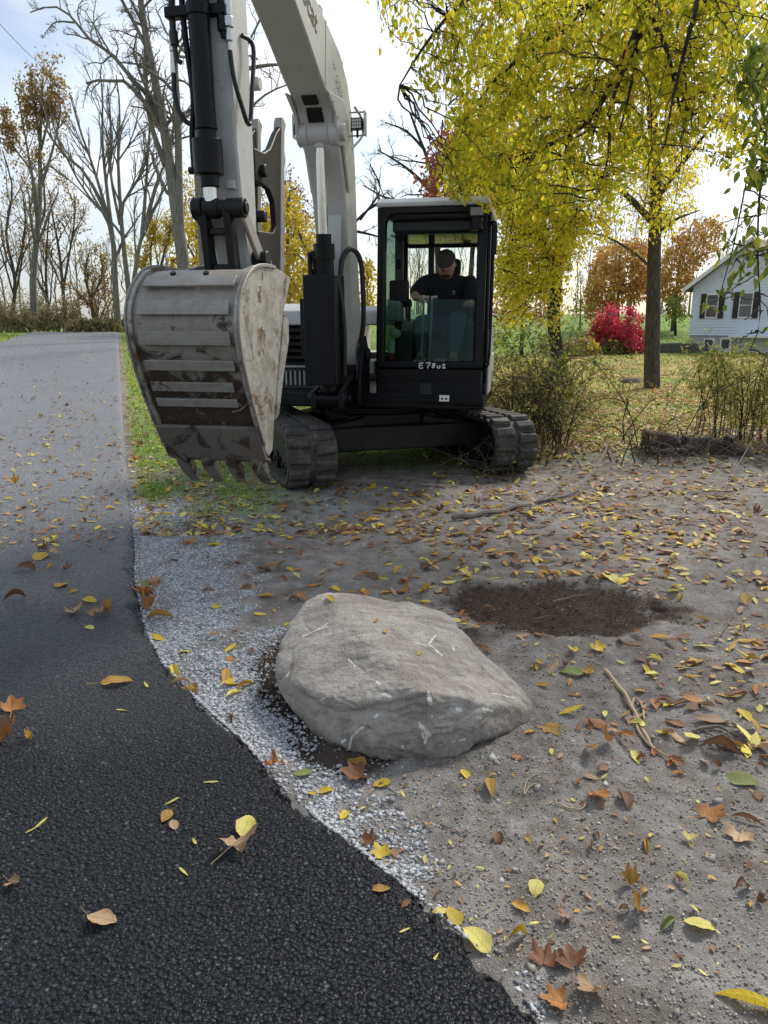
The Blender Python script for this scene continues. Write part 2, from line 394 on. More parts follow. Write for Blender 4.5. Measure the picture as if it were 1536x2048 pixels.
# ------------------------------------------------------------------ the drive: a mat of black asphalt with a raw edge
ed = (fbm(P2 * 9, 41, 4) - 0.5) * 0.09 + (fbm(P2 * 38, 47, 3) - 0.5) * 0.06
zd = gz + 0.048 - 0.12 * sstep(-0.075, 0.06, sd + ed * np.clip(4 / np.maximum(RR, 1), 0.35, 1)) + (fbm(P2 * 1.3, 51, 3) - 0.5) * 0.012 \
     + (fbm(P2 * 70, 53, 2) - 0.5) * 0.006 * (1 - sstep(3, 6, RR))
keep = (sd < 0.16)
kf = keep.reshape(-1)[gf].all(1)
used = np.unique(gf[kf]); remap = np.zeros(nr * na, int); remap[used] = np.arange(len(used))
def asphalt_material():
    m, t, b = newmat('fresh_asphalt'); P = pos(t)
    mp = N(t, 'ShaderNodeMapping'); mp.inputs['Scale'].default_value = (1, 1, 0.25); t.links.new(P, mp.inputs['Vector']); Q = mp.outputs[0]
    wob = N(t, 'ShaderNodeVectorMath', operation='MULTIPLY_ADD')
    nn = N(t, 'ShaderNodeTexNoise'); nn.inputs['Scale'].default_value = 70; t.links.new(Q, nn.inputs['Vector'])
    t.links.new(nn.outputs['Color'], wob.inputs[0]); wob.inputs[1].default_value = (0.008, 0.008, 0.008); t.links.new(Q, wob.inputs[2])
    def vor(sc, feat='F1', rnd=1.0):
        v = N(t, 'ShaderNodeTexVoronoi', feature=feat); v.inputs['Scale'].default_value = sc; v.inputs['Randomness'].default_value = rnd; t.links.new(wob.outputs[0], v.inputs['Vector']); return v
    v1 = vor(88); v2 = vor(170); ve = vor(88, 'DISTANCE_TO_EDGE')
    st = ramp(t, v1.outputs['Distance'], [(0.0, 1.0), (0.35, 0.82), (0.62, 0.35), (0.80, 0.0)])
    rnd = N(t, 'ShaderNodeTexWhiteNoise'); t.links.new(v1.outputs['Position'], rnd.inputs['Vector'])
    h = math_(t, 'MULTIPLY', st, math_(t, 'MULTIPLY_ADD', rnd.outputs['Value'], 0.8, 0.2))
    h = math_(t, 'ADD', h, math_(t, 'MULTIPLY', ramp(t, v2.outputs['Distance'], [(0, 1.0), (0.6, 0.0)]), 0.22))
    nb = bump(t, None, h, 1.0, 0.011)
    bump(t, b, noise(t, Q, 420, 2), 0.25, 0.002, nb)
    big = noise(t, P, 0.8, 4, 0.6)
    c = mixc(t, st, (0.003, 0.003, 0.0035), mixc(t, rnd.outputs['Value'], (0.0075, 0.0088, 0.0115), (0.027, 0.031, 0.039)))
    lite = math_(t, 'MULTIPLY', st, ramp(t, rnd.outputs['Value'], [(0.965, 0.0), (0.985, 0.3)])); c = mixc(t, lite, c, (0.22, 0.22, 0.22))
    # sky sheen at grazing angles painted in: the colour greys up the drive
    sp = N(t, 'ShaderNodeSeparateXYZ'); t.links.new(P, sp.inputs[0])
    far_sheen = ramp(t, math_(t, 'MULTIPLY_ADD', big, 0.05, math_(t, 'MULTIPLY', sp.outputs[1], 0.05)), [(0.13, 0.0), (0.36, 0.95)])
    grey = mixc(t, rnd.outputs['Value'], (0.10, 0.104, 0.112), (0.32, 0.326, 0.34))
    c = mixc(t, far_sheen, c, grey)
    t.links.new(c, b.inputs['Base Color'])
    t.links.new(math_(t, 'MULTIPLY_ADD', big, 0.2, 0.30), b.inputs['Roughness']); b.inputs['Specular IOR Level'].default_value = 0.2
    return m
MAT_ASPHALT = asphalt_material()
dv = obj('driveway', np.stack([GX, GY, zd], -1).reshape(-1, 3)[used], remap[gf[kf]], MAT_ASPHALT, smooth=True)
tag(dv, kind='structure')
def surf_z(x, y):
    """height of what one would tread on"""
    x = np.atleast_1d(np.asarray(x, float)); y = np.atleast_1d(np.asarray(y, float))
    s = road_sd(x, y); g0 = ground_z(x, y); p = np.stack([x, y], -1)
    f = (fbm(p * 16, 3, 4) - 0.5) * 0.022 + (fbm(p * 4, 8, 3) - 0.5) * 0.035
    zz = g0 + f * (1 - sstep(9, 14, np.hypot(x, y))) * sstep(-0.05, 0.25, s)
    return np.where(s < 0, g0 + 0.048 * (1 - sstep(-0.06, 0.03, s)), zz)

# ------------------------------------------------------------------ crushed stone along the edge, pebbles in the soil
def chips(n, sampler, smin, smax, name, mat, seed, sink=0.3, flat=0.6):
    rg = np.random.default_rng(seed)
    x, y = sampler(rg, n); n = len(x)
    base = np.array([(1, 0, 0), (-1, 0, 0), (0, 1, 0), (0, -1, 0), (0, 0, 1), (0, 0, -1)], float)
    fc = np.array([(0, 2, 4), (2, 1, 4), (1, 3, 4), (3, 0, 4), (2, 0, 5), (1, 2, 5), (3, 1, 5), (0, 3, 5)])
    cub = np.array([(i, j, k) for i in (-1, 1) for j in (-1, 1) for k in (-1, 1)], float) * 0.72
    cf = np.array([(0, 1, 3, 2), (4, 6, 7, 5), (0, 4, 5, 1), (2, 3, 7, 6), (0, 2, 6, 4), (1, 5, 7, 3)])
    s = rg.uniform(0, 1, n) ** 2.2 * (smax - smin) + smin
    V = np.repeat(cub[None], n, 0) * rg.uniform(0.55, 1.25, (n, 8, 1)) * rg.uniform(0.6, 1.3, (n, 1, 3)) * np.array([1, 1, flat])
    V *= (s / 2)[:, None, None]
    ang = rg.uniform(-0.7, 0.7, (n, 2)); az = rg.uniform(0, 2 * np.pi, n)
    cx, sx = np.cos(ang[:, 0]), np.sin(ang[:, 0]); cz, sz = np.cos(az), np.sin(az)
    Y1 = V[..., 1] * cx[:, None] - V[..., 2] * sx[:, None]; Z1 = V[..., 1] * sx[:, None] + V[..., 2] * cx[:, None]
    X2 = V[..., 0] * cz[:, None] - Y1 * sz[:, None]; Y2 = V[..., 0] * sz[:, None] + Y1 * cz[:, None]
    z = surf_z(x, y) + s * (0.5 - sink) * flat
    W = np.stack([X2 + x[:, None], Y2 + y[:, None], Z1 + z[:, None]], -1).reshape(-1, 3)
    Fc = (cf[None] + (np.arange(n) * 8)[:, None, None]).reshape(-1, 4)
    o = obj(name, W, Fc, mat); return tag(o, kind='stuff')
def stone_mat(name, stops, rough=0.8):
    m, t, b = newmat(name); g_ = N(t, 'ShaderNodeNewGeometry')
    c = ramp(t, g_.outputs['Random Per Island'], stops)
    c = mixc(t, math_(t, 'MULTIPLY', noise(t, g_.outputs['Position'], 160, 3), 0.22), c, tuple(0.4 * q for q in stops[1][1]))
    t.links.new(c, b.inputs['Base Color']); b.inputs['Roughness'].default_value = rough; b.inputs['Specular IOR Level'].default_value = 0.3; return m
def gravel_sampler(rg, n):
    y = rg.uniform(1.25, 6.4, n * 9); off = rg.uniform(-0.02, 0.8, n * 9)
    ex = np.interp(y, EDGE[:, 1], EDGE[:, 0]); x = ex + off
    s = road_sd(x, y); gr, gs, dk, *_ = zones(x, y, s)
    pr = gr * (1 - 0.6 * gs) * np.clip(3.2 / y, 0.25, 1.3) ** 1.2
    k = (rg.uniform(0, 1, len(x)) < pr) & (s > -0.025); return x[k][:n], y[k][:n]
MAT_CHIP = stone_mat('blue_grey_limestone_chips', [(0, (0.17, 0.17, 0.17)), (0.3, (0.36, 0.375, 0.39)), (0.8, (0.54, 0.56, 0.58)), (1, (0.34, 0.30, 0.26))])
tag(chips(36000, gravel_sampler, 0.005, 0.021, 'gravel_strip', MAT_CHIP, 1, 0.42, 0.5), 'pale blue grey crushed stone along the asphalt edge', 'gravel')
def stray_sampler(rg, n):
    y = rg.uniform(1.9, 6.0, n * 6); x = np.interp(y, EDGE[:, 1], EDGE[:, 0]) + np.abs(rg.normal(0, 0.42, n * 6)); s = road_sd(x, y); dk = zones(x, y, s)[2]
    k = (s > 0.0) & (dk < 0.2); return x[k][:n], y[k][:n]
tag(chips(3600, stray_sampler, 0.004, 0.014, 'stray_gravel', MAT_CHIP, 9, 0.42, 0.55), 'stray stone chips scattered from the gravel into the soil', 'gravel')
def peb_sampler(rg, n):
    r = 1.1 * (8.0 / 1.1) ** rg.uniform(0, 1, n * 3); a_ = rg.uniform(-0.1, 0.62, n * 3); x, y = r * np.sin(a_), r * np.cos(a_)
    s = road_sd(x, y); dk = zones(x, y, s)[2]; k = (s > 0.03) & (rg.uniform(0, 1, len(x)) > dk * 0.8); return x[k][:n], y[k][:n]
MAT_PEB = stone_mat('soil_pebbles', [(0, (0.15, 0.13, 0.11)), (0.4, (0.25, 0.23, 0.20)), (0.8, (0.36, 0.34, 0.31)), (1, (0.48, 0.47, 0.45))])
tag(chips(30000, peb_sampler, 0.002, 0.010, 'pebbles', MAT_PEB, 2, 0.35, 0.8), 'grit and little pebbles pressed into the bare soil', 'pebbles')
tag(chips(230, peb_sampler, 0.012, 0.034, 'soil_stones', MAT_PEB, 4, 0.52, 0.6), 'loose rounded stones half sunk in the bare soil', 'stones')
def clod_sampler(rg, n):
    x = rg.uniform(-0.7, 1.6, n * 8); y = rg.uniform(2.1, 4.2, n * 8); s = road_sd(x, y); dk = zones(x, y, s)[2]
    k = rg.uniform(0, 1, len(x)) < dk; return x[k][:n], y[k][:n]
MAT_CLOD = stone_mat('dark_soil_crumbs', [(0, (0.045, 0.030, 0.020)), (0.5, (0.085, 0.058, 0.040)), (1, (0.13, 0.095, 0.068))], 1.0)
tag(chips(3200, clod_sampler, 0.003, 0.014, 'soil_crumbs', MAT_CLOD, 3, 0.45, 0.7), 'dark damp soil crumbs round the boulder and in the scrape', 'soil')

# ------------------------------------------------------------------ grass blades
def grass_patch(n, name, label, sampler, hmin, hmax, seed, width=0.006):
    rg = np.random.default_rng(seed); x, y = sampler(rg, n); n = len(x); z = surf_z(x, y) - 0.004
    h = rg.uniform(hmin, hmax, n); az = rg.uniform(0, 2 * np.pi, n); ln = rg.uniform(0.1, 0.9, n) * h; wd = width * rg.uniform(0.6, 1.4, n) * np.maximum(1, y / 7)
    d = np.stack([np.cos(az), np.sin(az)], -1); q = np.stack([-d[:, 1], d[:, 0]], -1)
    def pt(t, s): return np.stack([x + d[:, 0] * ln * t * t + q[:, 0] * wd * s, y + d[:, 1] * ln * t * t + q[:, 1] * wd * s, z + h * t], -1)
    V = np.stack([pt(0, -.5), pt(0, .5), pt(.55, .38), pt(.55, -.38), pt(1, 0)], 1).reshape(-1, 3); b_ = np.arange(n) * 5
    f = np.concatenate([np.stack([b_, b_ + 1, b_ + 2], -1), np.stack([b_, b_ + 2, b_ + 3], -1), np.stack([b_ + 3, b_ + 2, b_ + 4], -1)])
    return tag(obj(name, V, f, MAT_GRASS), label, 'grass', kind='stuff')
def leafy_mat(name, stops, trans=0.45, rough=0.55, vein=0.15, spots=None):
    m, t, b = newmat(name); g_ = N(t, 'ShaderNodeNewGeometry')
    c = ramp(t, g_.outputs['Random Per Island'], stops)
    nn = noise(t, g_.outputs['Position'], 26, 4, 0.6)
    c = mixc(t, math_(t, 'MULTIPLY', nn, vein * 2), c, tuple(0.35 * q for q in stops[len(stops) // 2][1]))
    if spots is not None: c = mixc(t, ramp(t, noise(t, g_.outputs['Position'], 60, 3), [(0.60, 0.0), (0.68, 0.85)]), c, spots)
    t.links.new(c, b.inputs['Base Color']); b.inputs['Roughness'].default_value = rough; b.inputs['Specular IOR Level'].default_value = 0.3
    if trans:
        tr = N(t, 'ShaderNodeBsdfTranslucent'); t.links.new(c, tr.inputs[0]); mx = N(t, 'ShaderNodeMixShader'); mx.inputs[0].default_value = trans
        out = t.nodes['Material Output']; t.links.new(b.outputs[0], mx.inputs[1]); t.links.new(tr.outputs[0], mx.inputs[2]); t.links.new(mx.outputs[0], out.inputs[0])
    return m
MAT_GRASS = leafy_mat('grass_blades', [(0, (0.09, 0.17, 0.02)), (0.5, (0.16, 0.27, 0.03)), (0.85, (0.26, 0.32, 0.06)), (1, (0.40, 0.34, 0.14))], 0.4)
def gs_near(rg, n):
    y = 5.0 + 7 * rg.uniform(0, 1, n * 6) ** 1.3; x = rg.uniform(-0.36, 0.62, n * 6) * y; s = road_sd(x, y); gr, gs, dk, *_ = zones(x, y, s)
    k = (rg.uniform(0, 1, len(x)) < gs * (1 - 0.7 * gr)) & (s > 0.06); return x[k][:n], y[k][:n]
grass_patch(21000, 'verge_grass', 'short green grass on the verge and under the excavator', gs_near, 0.02, 0.06, 5)
def gs_far(rg, n):
    y = 12 * (60 / 12) ** rg.uniform(0, 1, n * 3); x = rg.uniform(-0.56, 0.56, n * 3) * y; s = road_sd(x, y); k = s > 0.1; return x[k][:n], y[k][:n]
grass_patch(26000, 'lawn_grass', 'mown lawn grass beyond the excavator', gs_far, 0.03, 0.08, 6, 0.008)
# ------------------------------------------------------------------ excavator
M_WHITE = paint('machine_white_paint', (0.50, 0.50, 0.475), 0.38, 0, (0.22, 0.19, 0.14), 0.35, 3.0, chips=(0.20, 0.17, 0.13))
M_ARMW = paint('scuffed_arm_white_paint', (0.47, 0.47, 0.45), 0.45, 0, (0.17, 0.145, 0.11), 0.6, 4.0, chips=(0.12, 0.10, 0.08))
M_BLACK = paint('machine_black_paint', (0.0030, 0.0034, 0.0050), 0.34, 0, (0.030, 0.026, 0.022), 0.22, 5.0, spec=0.22)
M_MATTE = paint('dusty_black_steel', (0.006, 0.006, 0.007), 0.5, 0, (0.060, 0.048, 0.036), 0.42, 7.0, spec=0.3)
M_GREYP = paint('dark_grey_plastic', (0.030, 0.032, 0.036), 0.55, 0, (0.10, 0.09, 0.07), 0.3, 6.0)
M_LGREY = paint('light_grey_plastic', (0.30, 0.30, 0.29), 0.5, 0, (0.12, 0.10, 0.08), 0.4, 6.0)
M_CHROME = paint('chrome_rod', (0.62, 0.61, 0.58), 0.16, 1.0, (0.30, 0.22, 0.12), 0.35, 9.0)
M_STEEL = paint('worn_bare_steel', (0.34, 0.325, 0.30), 0.5, 0.4, (0.20, 0.155, 0.10), 0.75, 9.0)
M_ZINC = paint('zinc_fitting', (0.60, 0.60, 0.58), 0.32, 0.8, (0.2, 0.18, 0.14), 0.2, 12.0)
M_RUBBER = paint('black_hose_rubber', (0.010, 0.010, 0.011), 0.5, 0, (0.06, 0.055, 0.045), 0.25, 10.0)
def muddy_steel(name, col, mud=(0.075, 0.052, 0.036), dry=(0.25, 0.20, 0.135), lo=0.47, hi=0.57, dryamt=0.6, low_mud_shade=None):
    m, t, b = newmat(name); P = objco(t)
    n1 = noise(t, P, 6.5, 7, 0.68, 0.8); n2 = noise(t, P, 40, 5, 0.65); n3 = noise(t, P, 11, 6, 0.7, 0.6)
    sc = N(t, 'ShaderNodeMapping'); sc.inputs['Scale'].default_value = (9, 9, 160); t.links.new(P, sc.inputs['Vector']); scr = noise(t, sc.outputs[0], 1.0, 3)
    c = mixc(t, scr, tuple(q * 0.72 for q in col), tuple(q * 1.25 for q in col))
    c = mixc(t, math_(t, 'MULTIPLY', ramp(t, n3, [(0.42, 0.0), (0.62, 1.0)]), dryamt), c, mixc(t, n2, tuple(q * 0.6 for q in dry), dry))
    k = n1
    if low_mud_shade is not None:
        sp = N(t, 'ShaderNodeSeparateXYZ'); t.links.new(P, sp.inputs[0])
        k = math_(t, 'ADD', n1, ramp(t, math_(t, 'MULTIPLY_ADD', sp.outputs[2], 0.5, 0.0), low_mud_shade))  # mud thickens lower down, also painting in the bucket underside's shade
    mk = ramp(t, k, [(lo, 0.0), (hi, 1.0)])
    c = mixc(t, mk, c, mixc(t, n2, tuple(q * 0.5 for q in mud), tuple(q * 1.5 for q in mud)))
    t.links.new(c, b.inputs['Base Color'])
    t.links.new(math_(t, 'MULTIPLY_ADD', mk, 0.45, 0.5), b.inputs['Roughness'])
    b.inputs['Metallic'].default_value = 0.15; b.inputs['Specular IOR Level'].default_value = 0.4
    nb = bump(t, None, math_(t, 'MULTIPLY', mk, n2), 0.8, 0.02); bump(t, b, n2, 0.2, 0.006, nb)
    return m
M_BSHELL = muddy_steel('muddy_shaded_bucket_shell', (0.29, 0.27, 0.24), lo=0.58, hi=0.66, low_mud_shade=[(0.44, 0.26), (0.56, 0.16), (0.64, 0.05), (0.72, 0.0)])
M_BSLAT = muddy_steel('worn_wear_strip', (0.31, 0.295, 0.27), lo=0.66, hi=0.72, dryamt=0.5, low_mud_shade=[(0.44, 0.12), (0.56, 0.08), (0.64, 0.02), (0.72, 0.0)])
M_BSIDE = muddy_steel('muddy_bucket_side', (0.40, 0.385, 0.345), mud=(0.19, 0.125, 0.075), lo=0.55, hi=0.63, dryamt=0.7)
M_TOOTH = muddy_steel('muddy_teeth', (0.17, 0.155, 0.14), lo=0.53, hi=0.60, dryamt=0.5)
def track_mat():
    m, t, b = newmat('dusty_track_rubber'); P = pos(t)
    n1 = noise(t, P, 8, 6, 0.7, 0.4); n2 = noise(t, P, 60, 4, 0.6)
    g_ = N(t, 'ShaderNodeNewGeometry'); pt = ramp(t, g_.outputs['Pointiness'], [(0.50, 0.0), (0.58, 0.35)])
    k = math_(t, 'ADD', ramp(t, n1, [(0.46, 0.0), (0.72, 0.7)]), pt)
    c = mixc(t, k, mixc(t, n2, (0.007, 0.0085, 0.012), (0.018, 0.021, 0.028)), mixc(t, n2, (0.075, 0.065, 0.052), (0.15, 0.135, 0.11)))
    t.links.new(c, b.inputs['Base Color']); b.inputs['Roughness'].default_value = 0.75; b.inputs['Specular IOR Level'].default_value = 0.35
    bump(t, b, n2, 0.3, 0.006); return m
M_TRACK = track_mat()
def glass_mat(name, tint, refl=0.08, op=0.12):
    m = bpy.data.materials.new(name); m.use_nodes = True; t = m.node_tree; t.nodes.clear()
    out = N(t, 'ShaderNodeOutputMaterial'); tr = N(t, 'ShaderNodeBsdfTransparent'); tr.inputs[0].default_value = tint + (1,)
    gl = N(t, 'ShaderNodeBsdfGlossy'); gl.inputs['Roughness'].default_value = 0.02
    df = N(t, 'ShaderNodeBsdfDiffuse'); df.inputs[0].default_value = (0.25, 0.27, 0.24, 1)
    fr = N(t, 'ShaderNodeLayerWeight'); fr.inputs[0].default_value = 0.25
    k = math_(t, 'MULTIPLY', fr.outputs['Fresnel'], 0.7)
    m1 = N(t, 'ShaderNodeMixShader'); m2 = N(t, 'ShaderNodeMixShader')
    dust = math_(t, 'MULTIPLY', ramp(t, noise(t, objco(t), 9, 6, 0.7), [(0.35, 0.2), (0.8, 1.0)]), op)
    t.links.new(dust, m1.inputs[0]); t.links.new(tr.outputs[0], m1.inputs[1]); t.links.new(df.outputs[0], m1.inputs[2])
    t.links.new(k, m2.inputs[0]); t.links.new(m1.outputs[0], m2.inputs[1]); t.links.new(gl.outputs[0], m2.inputs[2]); t.links.new(m2.outputs[0], out.inputs[0])
    return m
M_GLASS = glass_mat('tinted_cab_glass', (0.62, 0.75, 0.69), op=0.010)
M_GLASS2 = glass_mat('clear_rear_glass', (0.93, 0.95, 0.93), op=0.02)

# frames: upper works (x across, y backwards, z up; boom in the plane x = 0) and undercarriage
U_YAW = R(11); U_O = Vector((-0.36, 7.0, 0))
uR = Vector((math.cos(U_YAW), -math.sin(U_YAW), 0)); uB = Vector((math.sin(U_YAW), math.cos(U_YAW), 0))
MU = Matrix(((uR.x, uB.x, 0, U_O.x), (uR.y, uB.y, 0, U_O.y), (0, 0, 1, 0), (0, 0, 0, 1)))
C_YAW = R(19.5); C_O = Vector((-0.10, 7.86, 0))
MC = Matrix.Translation(C_O) @ Matrix.Rotation(C_YAW, 4, 'Z')
ex = empty('excavator', C_O, 'white and black tracked excavator with a muddy bucket raised beside the driveway', 'excavator')
def UP(v, u, z): return (v, -u, z)
def U2(prof): return [(-u, z) for u, z in prof]            # (forward, z) -> local (y, z)

# ---- tracks
TR_L, TR_R, TR_W = 2.05, 0.285, 0.44       # straight run, end radius, belt width
def track_path(n, r, zc=0.285):
    Ls = TR_L; per = 2 * Ls + 2 * math.pi * r; out = []
    for i in range(n):
        s = per * i / n
        if s < Ls: p = (-Ls / 2 + s, zc - r); nrm = (0, -1)
        elif s < Ls + math.pi * r:
            a_ = (s - Ls) / r - math.pi / 2; p = (Ls / 2 + r * math.cos(a_), zc + r * math.sin(a_)); nrm = (math.cos(a_), math.sin(a_))
        elif s < 2 * Ls + math.pi * r: p = (Ls / 2 - (s - Ls - math.pi * r), zc + r); nrm = (0, 1)
        else:
            a_ = (s - 2 * Ls - math.pi * r) / r + math.pi / 2; p = (-Ls / 2 + r * math.cos(a_), zc + r * math.sin(a_)); nrm = (math.cos(a_), math.sin(a_))
        out.append((p, nrm))
    return out
lug_me = None
for side in (-1, 1):
    x0 = side * 0.985
    mb = MB(MC); pth = track_path(96, TR_R - 0.035); n = len(pth); v = []; f = []
    for (p, nr_) in pth:
        for (dx, dr) in ((-TR_W / 2, 0), (TR_W / 2, 0), (TR_W / 2, -0.035), (-TR_W / 2, -0.035)):
            v.append((x0 + dx, p[0] + nr_[0] * dr, p[1] + nr_[1] * dr))
    for i in range(n):
        j = (i + 1) % n
        for k in range(4): f.append((i * 4 + k, i * 4 + (k + 1) % 4, j * 4 + (k + 1) % 4, j * 4 + k))
    mb.add(v, f); trk = mb.build('track', M_TRACK, ex, smooth=True)
    if lug_me is None:
        l = MB(); w = 0.195
        # tapering, slightly skewed block
        vv = [(-w / 2, -0.058, 0), (w / 2, -0.046, 0), (w / 2, 0.046, 0), (-w / 2, 0.058, 0), (-w / 2 + 0.012, -0.036, 0.034), (w / 2 - 0.008, -0.026, 0.034), (w / 2 - 0.008, 0.028, 0.034), (-w / 2 + 0.012, 0.038, 0.034)]
        l.add(vv, [(3, 2, 1, 0), (4, 5, 6, 7), (0, 1, 5, 4), (1, 2, 6, 5), (2, 3, 7, 6), (3, 0, 4, 7)])
        tmp = l.build('tread_block', M_TRACK); lug_me = tmp.data; bpy.data.objects.remove(tmp)
        bm = bmesh.new(); bm.from_mesh(lug_me); bmesh.ops.bevel(bm, geom=bm.edges[:], offset=0.006, segments=1, affect='EDGES'); bm.to_mesh(lug_me); bm.free()
    lp = track_path(42, TR_R - 0.037)
    for i, (p, nr_) in enumerate(lp):
        for q in (-1, 1):
            p_, n_ = track_path(84, TR_R - 0.037)[(2 * i + (1 if q > 0 else 0)) % 84]
            zax = Vector((0, n_[0], n_[1])); xax = Vector((q, 0, 0)); yax = zax.cross(xax)
            m = Matrix(((xax.x, yax.x, zax.x, x0 + q * 0.115), (xax.y, yax.y, zax.y, p_[0]), (xax.z, yax.z, zax.z, p_[1]), (0, 0, 0, 1)))
            o = bpy.data.objects.new('tread_block', lug_me); COL.objects.link(o); o.parent = trk
            o.matrix_local = MC @ m
    for yy, rr_, nm in ((-TR_L / 2, 0.235, 'idler_wheel'), (TR_L / 2, 0.235, 'drive_sprocket')):
        w_ = MB(MC); w_.cyl((x0 - 0.16, yy, 0.285), (x0 + 0.16, yy, 0.285), rr_, n=28); w_.cyl((x0 - 0.19, yy, 0.285), (x0 + 0.19, yy, 0.285), 0.10, n=20)
        for k in range(8):
            a_ = k * math.pi / 4; w_.cyl((x0 - 0.175, yy + 0.16 * math.cos(a_), 0.30 + 0.16 * math.sin(a_)), (x0 + 0.175, yy + 0.16 * math.cos(a_), 0.30 + 0.16 * math.sin(a_)), 0.035, n=8)
        w_.build(nm, M_MATTE, trk, 0.01)
    for k in range(5):
        yy = -0.74 + k * 0.37; w_ = MB(MC); w_.cyl((x0 - 0.15, yy, 0.16), (x0 + 0.15, yy, 0.16), 0.085, n=18); w_.cyl((x0 - 0.17, yy, 0.16), (x0 + 0.17, yy, 0.16), 0.03, n=10); w_.build('track_roller', M_MATTE, trk, 0.006)
    fr = MB(MC); fr.box(x0 - 0.13, x0 + 0.13, -1.0, 0.9, 0.19, 0.47); fr.box(x0 - 0.06, x0 + 0.06, -1.12, -0.9, 0.24, 0.36); fr.build('track_frame', M_MATTE, ex, 0.012)
cf = MB(MC)
cf.box(-0.45, 0.45, -0.55, 0.55, 0.27, 0.56)
for s in (-1, 1):
    for yy in (-0.62, 0.42):
        cf.add([(s * 0.3, yy, 0.285), (s * 0.3, yy + 0.24, 0.30), (s * 0.3, yy + 0.24, 0.55), (s * 0.3, yy, 0.55), (s * 0.95, yy - 0.1, 0.22), (s * 0.95, yy + 0.28, 0.22), (s * 0.95, yy + 0.28, 0.44), (s * 0.95, yy - 0.1, 0.44)],
               [(0, 1, 2, 3), (4, 7, 6, 5), (0, 4, 5, 1), (1, 5, 6, 2), (2, 6, 7, 3), (3, 7, 4, 0)])
cf.box(-0.93, 0.93, -0.74, -0.60, 0.24, 0.47)
cf.build('undercarriage_frame', M_MATTE, ex, 0.015)
sl = MB(MC); sl.cyl((0, 0, 0.54), (0, 0, 0.70), 0.52, n=40); sl.cyl((0, 0, 0.58), (0, 0, 0.62), 0.56, n=40); sl.build('slew_ring', M_MATTE, ex, 0.008)

# ---- house platform, hood, tail
pf = MB(MU); pf.prism([(-1.0, 0.05), (-1.0, 1.75), (-0.6, 2.1), (0.85, 2.1), (1.27, 1.75), (1.27, 0.05), (0.2, 0.0), (-0.25, 0.0)], 0.66, 0.80, 'z')
pf.build('revolving_platform', M_BLACK, ex, 0.015)
# engine side: black grille front, white hood over
hb = MB(MU); hb.box(-1.0, -0.20, 0.16, 1.7, 0.80, 1.40); hb.build('engine_bay', M_BLACK, ex, 0.02)
hd = MB(MU); hd.prism([(0.10, 1.42), (0.14, 1.53), (0.30, 1.60), (1.9, 1.60), (2.08, 1.45), (2.10, 1.10), (1.72, 1.10), (1.72, 1.402), (0.10, 1.402)], -1.02, -0.20, 'x')
hd.prism([(0.36, 1.42), (0.40, 1.53), (0.50, 1.58), (1.9, 1.58), (2.06, 1.45), (2.06, 1.402), (0.36, 1.402)], -0.198, 0.34, 'x')
hood = hd.build('hood', M_WHITE, ex, 0.03, seg=3)
cw = MB(MU); cw.prism([(1.72, 0.70), (1.72, 1.098), (2.15, 1.098), (2.18, 0.80), (2.12, 0.70)], -1.0, 1.25, 'x'); cw.build('counterweight', M_WHITE, ex, 0.03)
gb = MB(MU); gb.box(-0.98, -0.24, 0.15, 0.162, 0.815, 1.395); gb.build('grille_frame', M_GREYP, ex, 0.004)
for k in range(6):
    zz = 1.05 + k * 0.062
    s = MB(MU); s.add([(-0.96, 0.10, zz), (-0.26, 0.10, zz), (-0.26, 0.10, zz + 0.012), (-0.96, 0.10, zz + 0.012), (-0.96, 0.149, zz + 0.028), (-0.26, 0.149, zz + 0.028), (-0.26, 0.149, zz + 0.044), (-0.96, 0.149, zz + 0.044)],
                    [(0, 1, 2, 3), (4, 7, 6, 5), (0, 4, 5, 1), (1, 5, 6, 2), (2, 6, 7, 3), (3, 7, 4, 0)]); s.build('grille_louvre', M_BLACK, ex)
s = MB(MU); s.box(-0.99, -0.22, 0.085, 0.148, 1.015, 1.035); s.build('grille_trim', M_LGREY, ex, 0.004)
for k in range(15):
    s = MB(MU); xx = -0.93 + k * 0.045; s.box(xx, xx + 0.020, 0.12, 0.149, 0.85, 0.985); s.build('vent_bar', M_LGREY, ex, 0.003)
s = MB(MU); s.box(-1.0, -0.2, 0.06, 0.149, 0.675, 0.815); s.build('front_bumper', M_BLACK, ex, 0.015)
# white panel low beside the boom
s = MB(MU); s.box(0.06, 0.235, 0.20, 0.60, 0.96, 1.08); s.build('side_panel', M_WHITE, ex, 0.012)

# ---- cab
MUC = MU @ Matrix.Translation((0, 0, 1.02)) @ Matrix.Diagonal((1, 1, 1.05, 1)) @ Matrix.Translation((0, 0, -1.02))
c0, c1, cy0, cy1, cz0, cz1 = 0.285, 1.255, 0.02, 1.42, 0.675, 2.42
s = MB(MUC); s.prism([(cy0 + 0.06, cz0), (cy0, cz0 + 0.05), (cy0, 1.02), (cy1, 1.02), (cy1, cz0)], c0, c1, 'x'); s.build('cab_base', M_BLACK, ex, 0.02)
cabf = MB(MUC)
def post(x0, x1, y0, y1, z0, z1, lean=0.0):
    cabf.add([(x0, y0, z0), (x1, y0, z0), (x1, y1, z0), (x0, y1, z0), (x0, y0 + lean, z1), (x1, y0 + lean, z1), (x1, y1 + lean, z1), (x0, y1 + lean, z1)],
             [(3, 2, 1, 0), (4, 5, 6, 7), (0, 1, 5, 4), (1, 2, 6, 5), (2, 3, 7, 6), (3, 0, 4, 7)])
LE = 0.10                                 # the front leans back towards the roof
post(c0, c0 + 0.075, cy0, cy0 + 0.09, 1.02, 2.34, LE); post(c1 - 0.085, c1, cy0, cy0 + 0.09, 1.02, 2.34, LE)
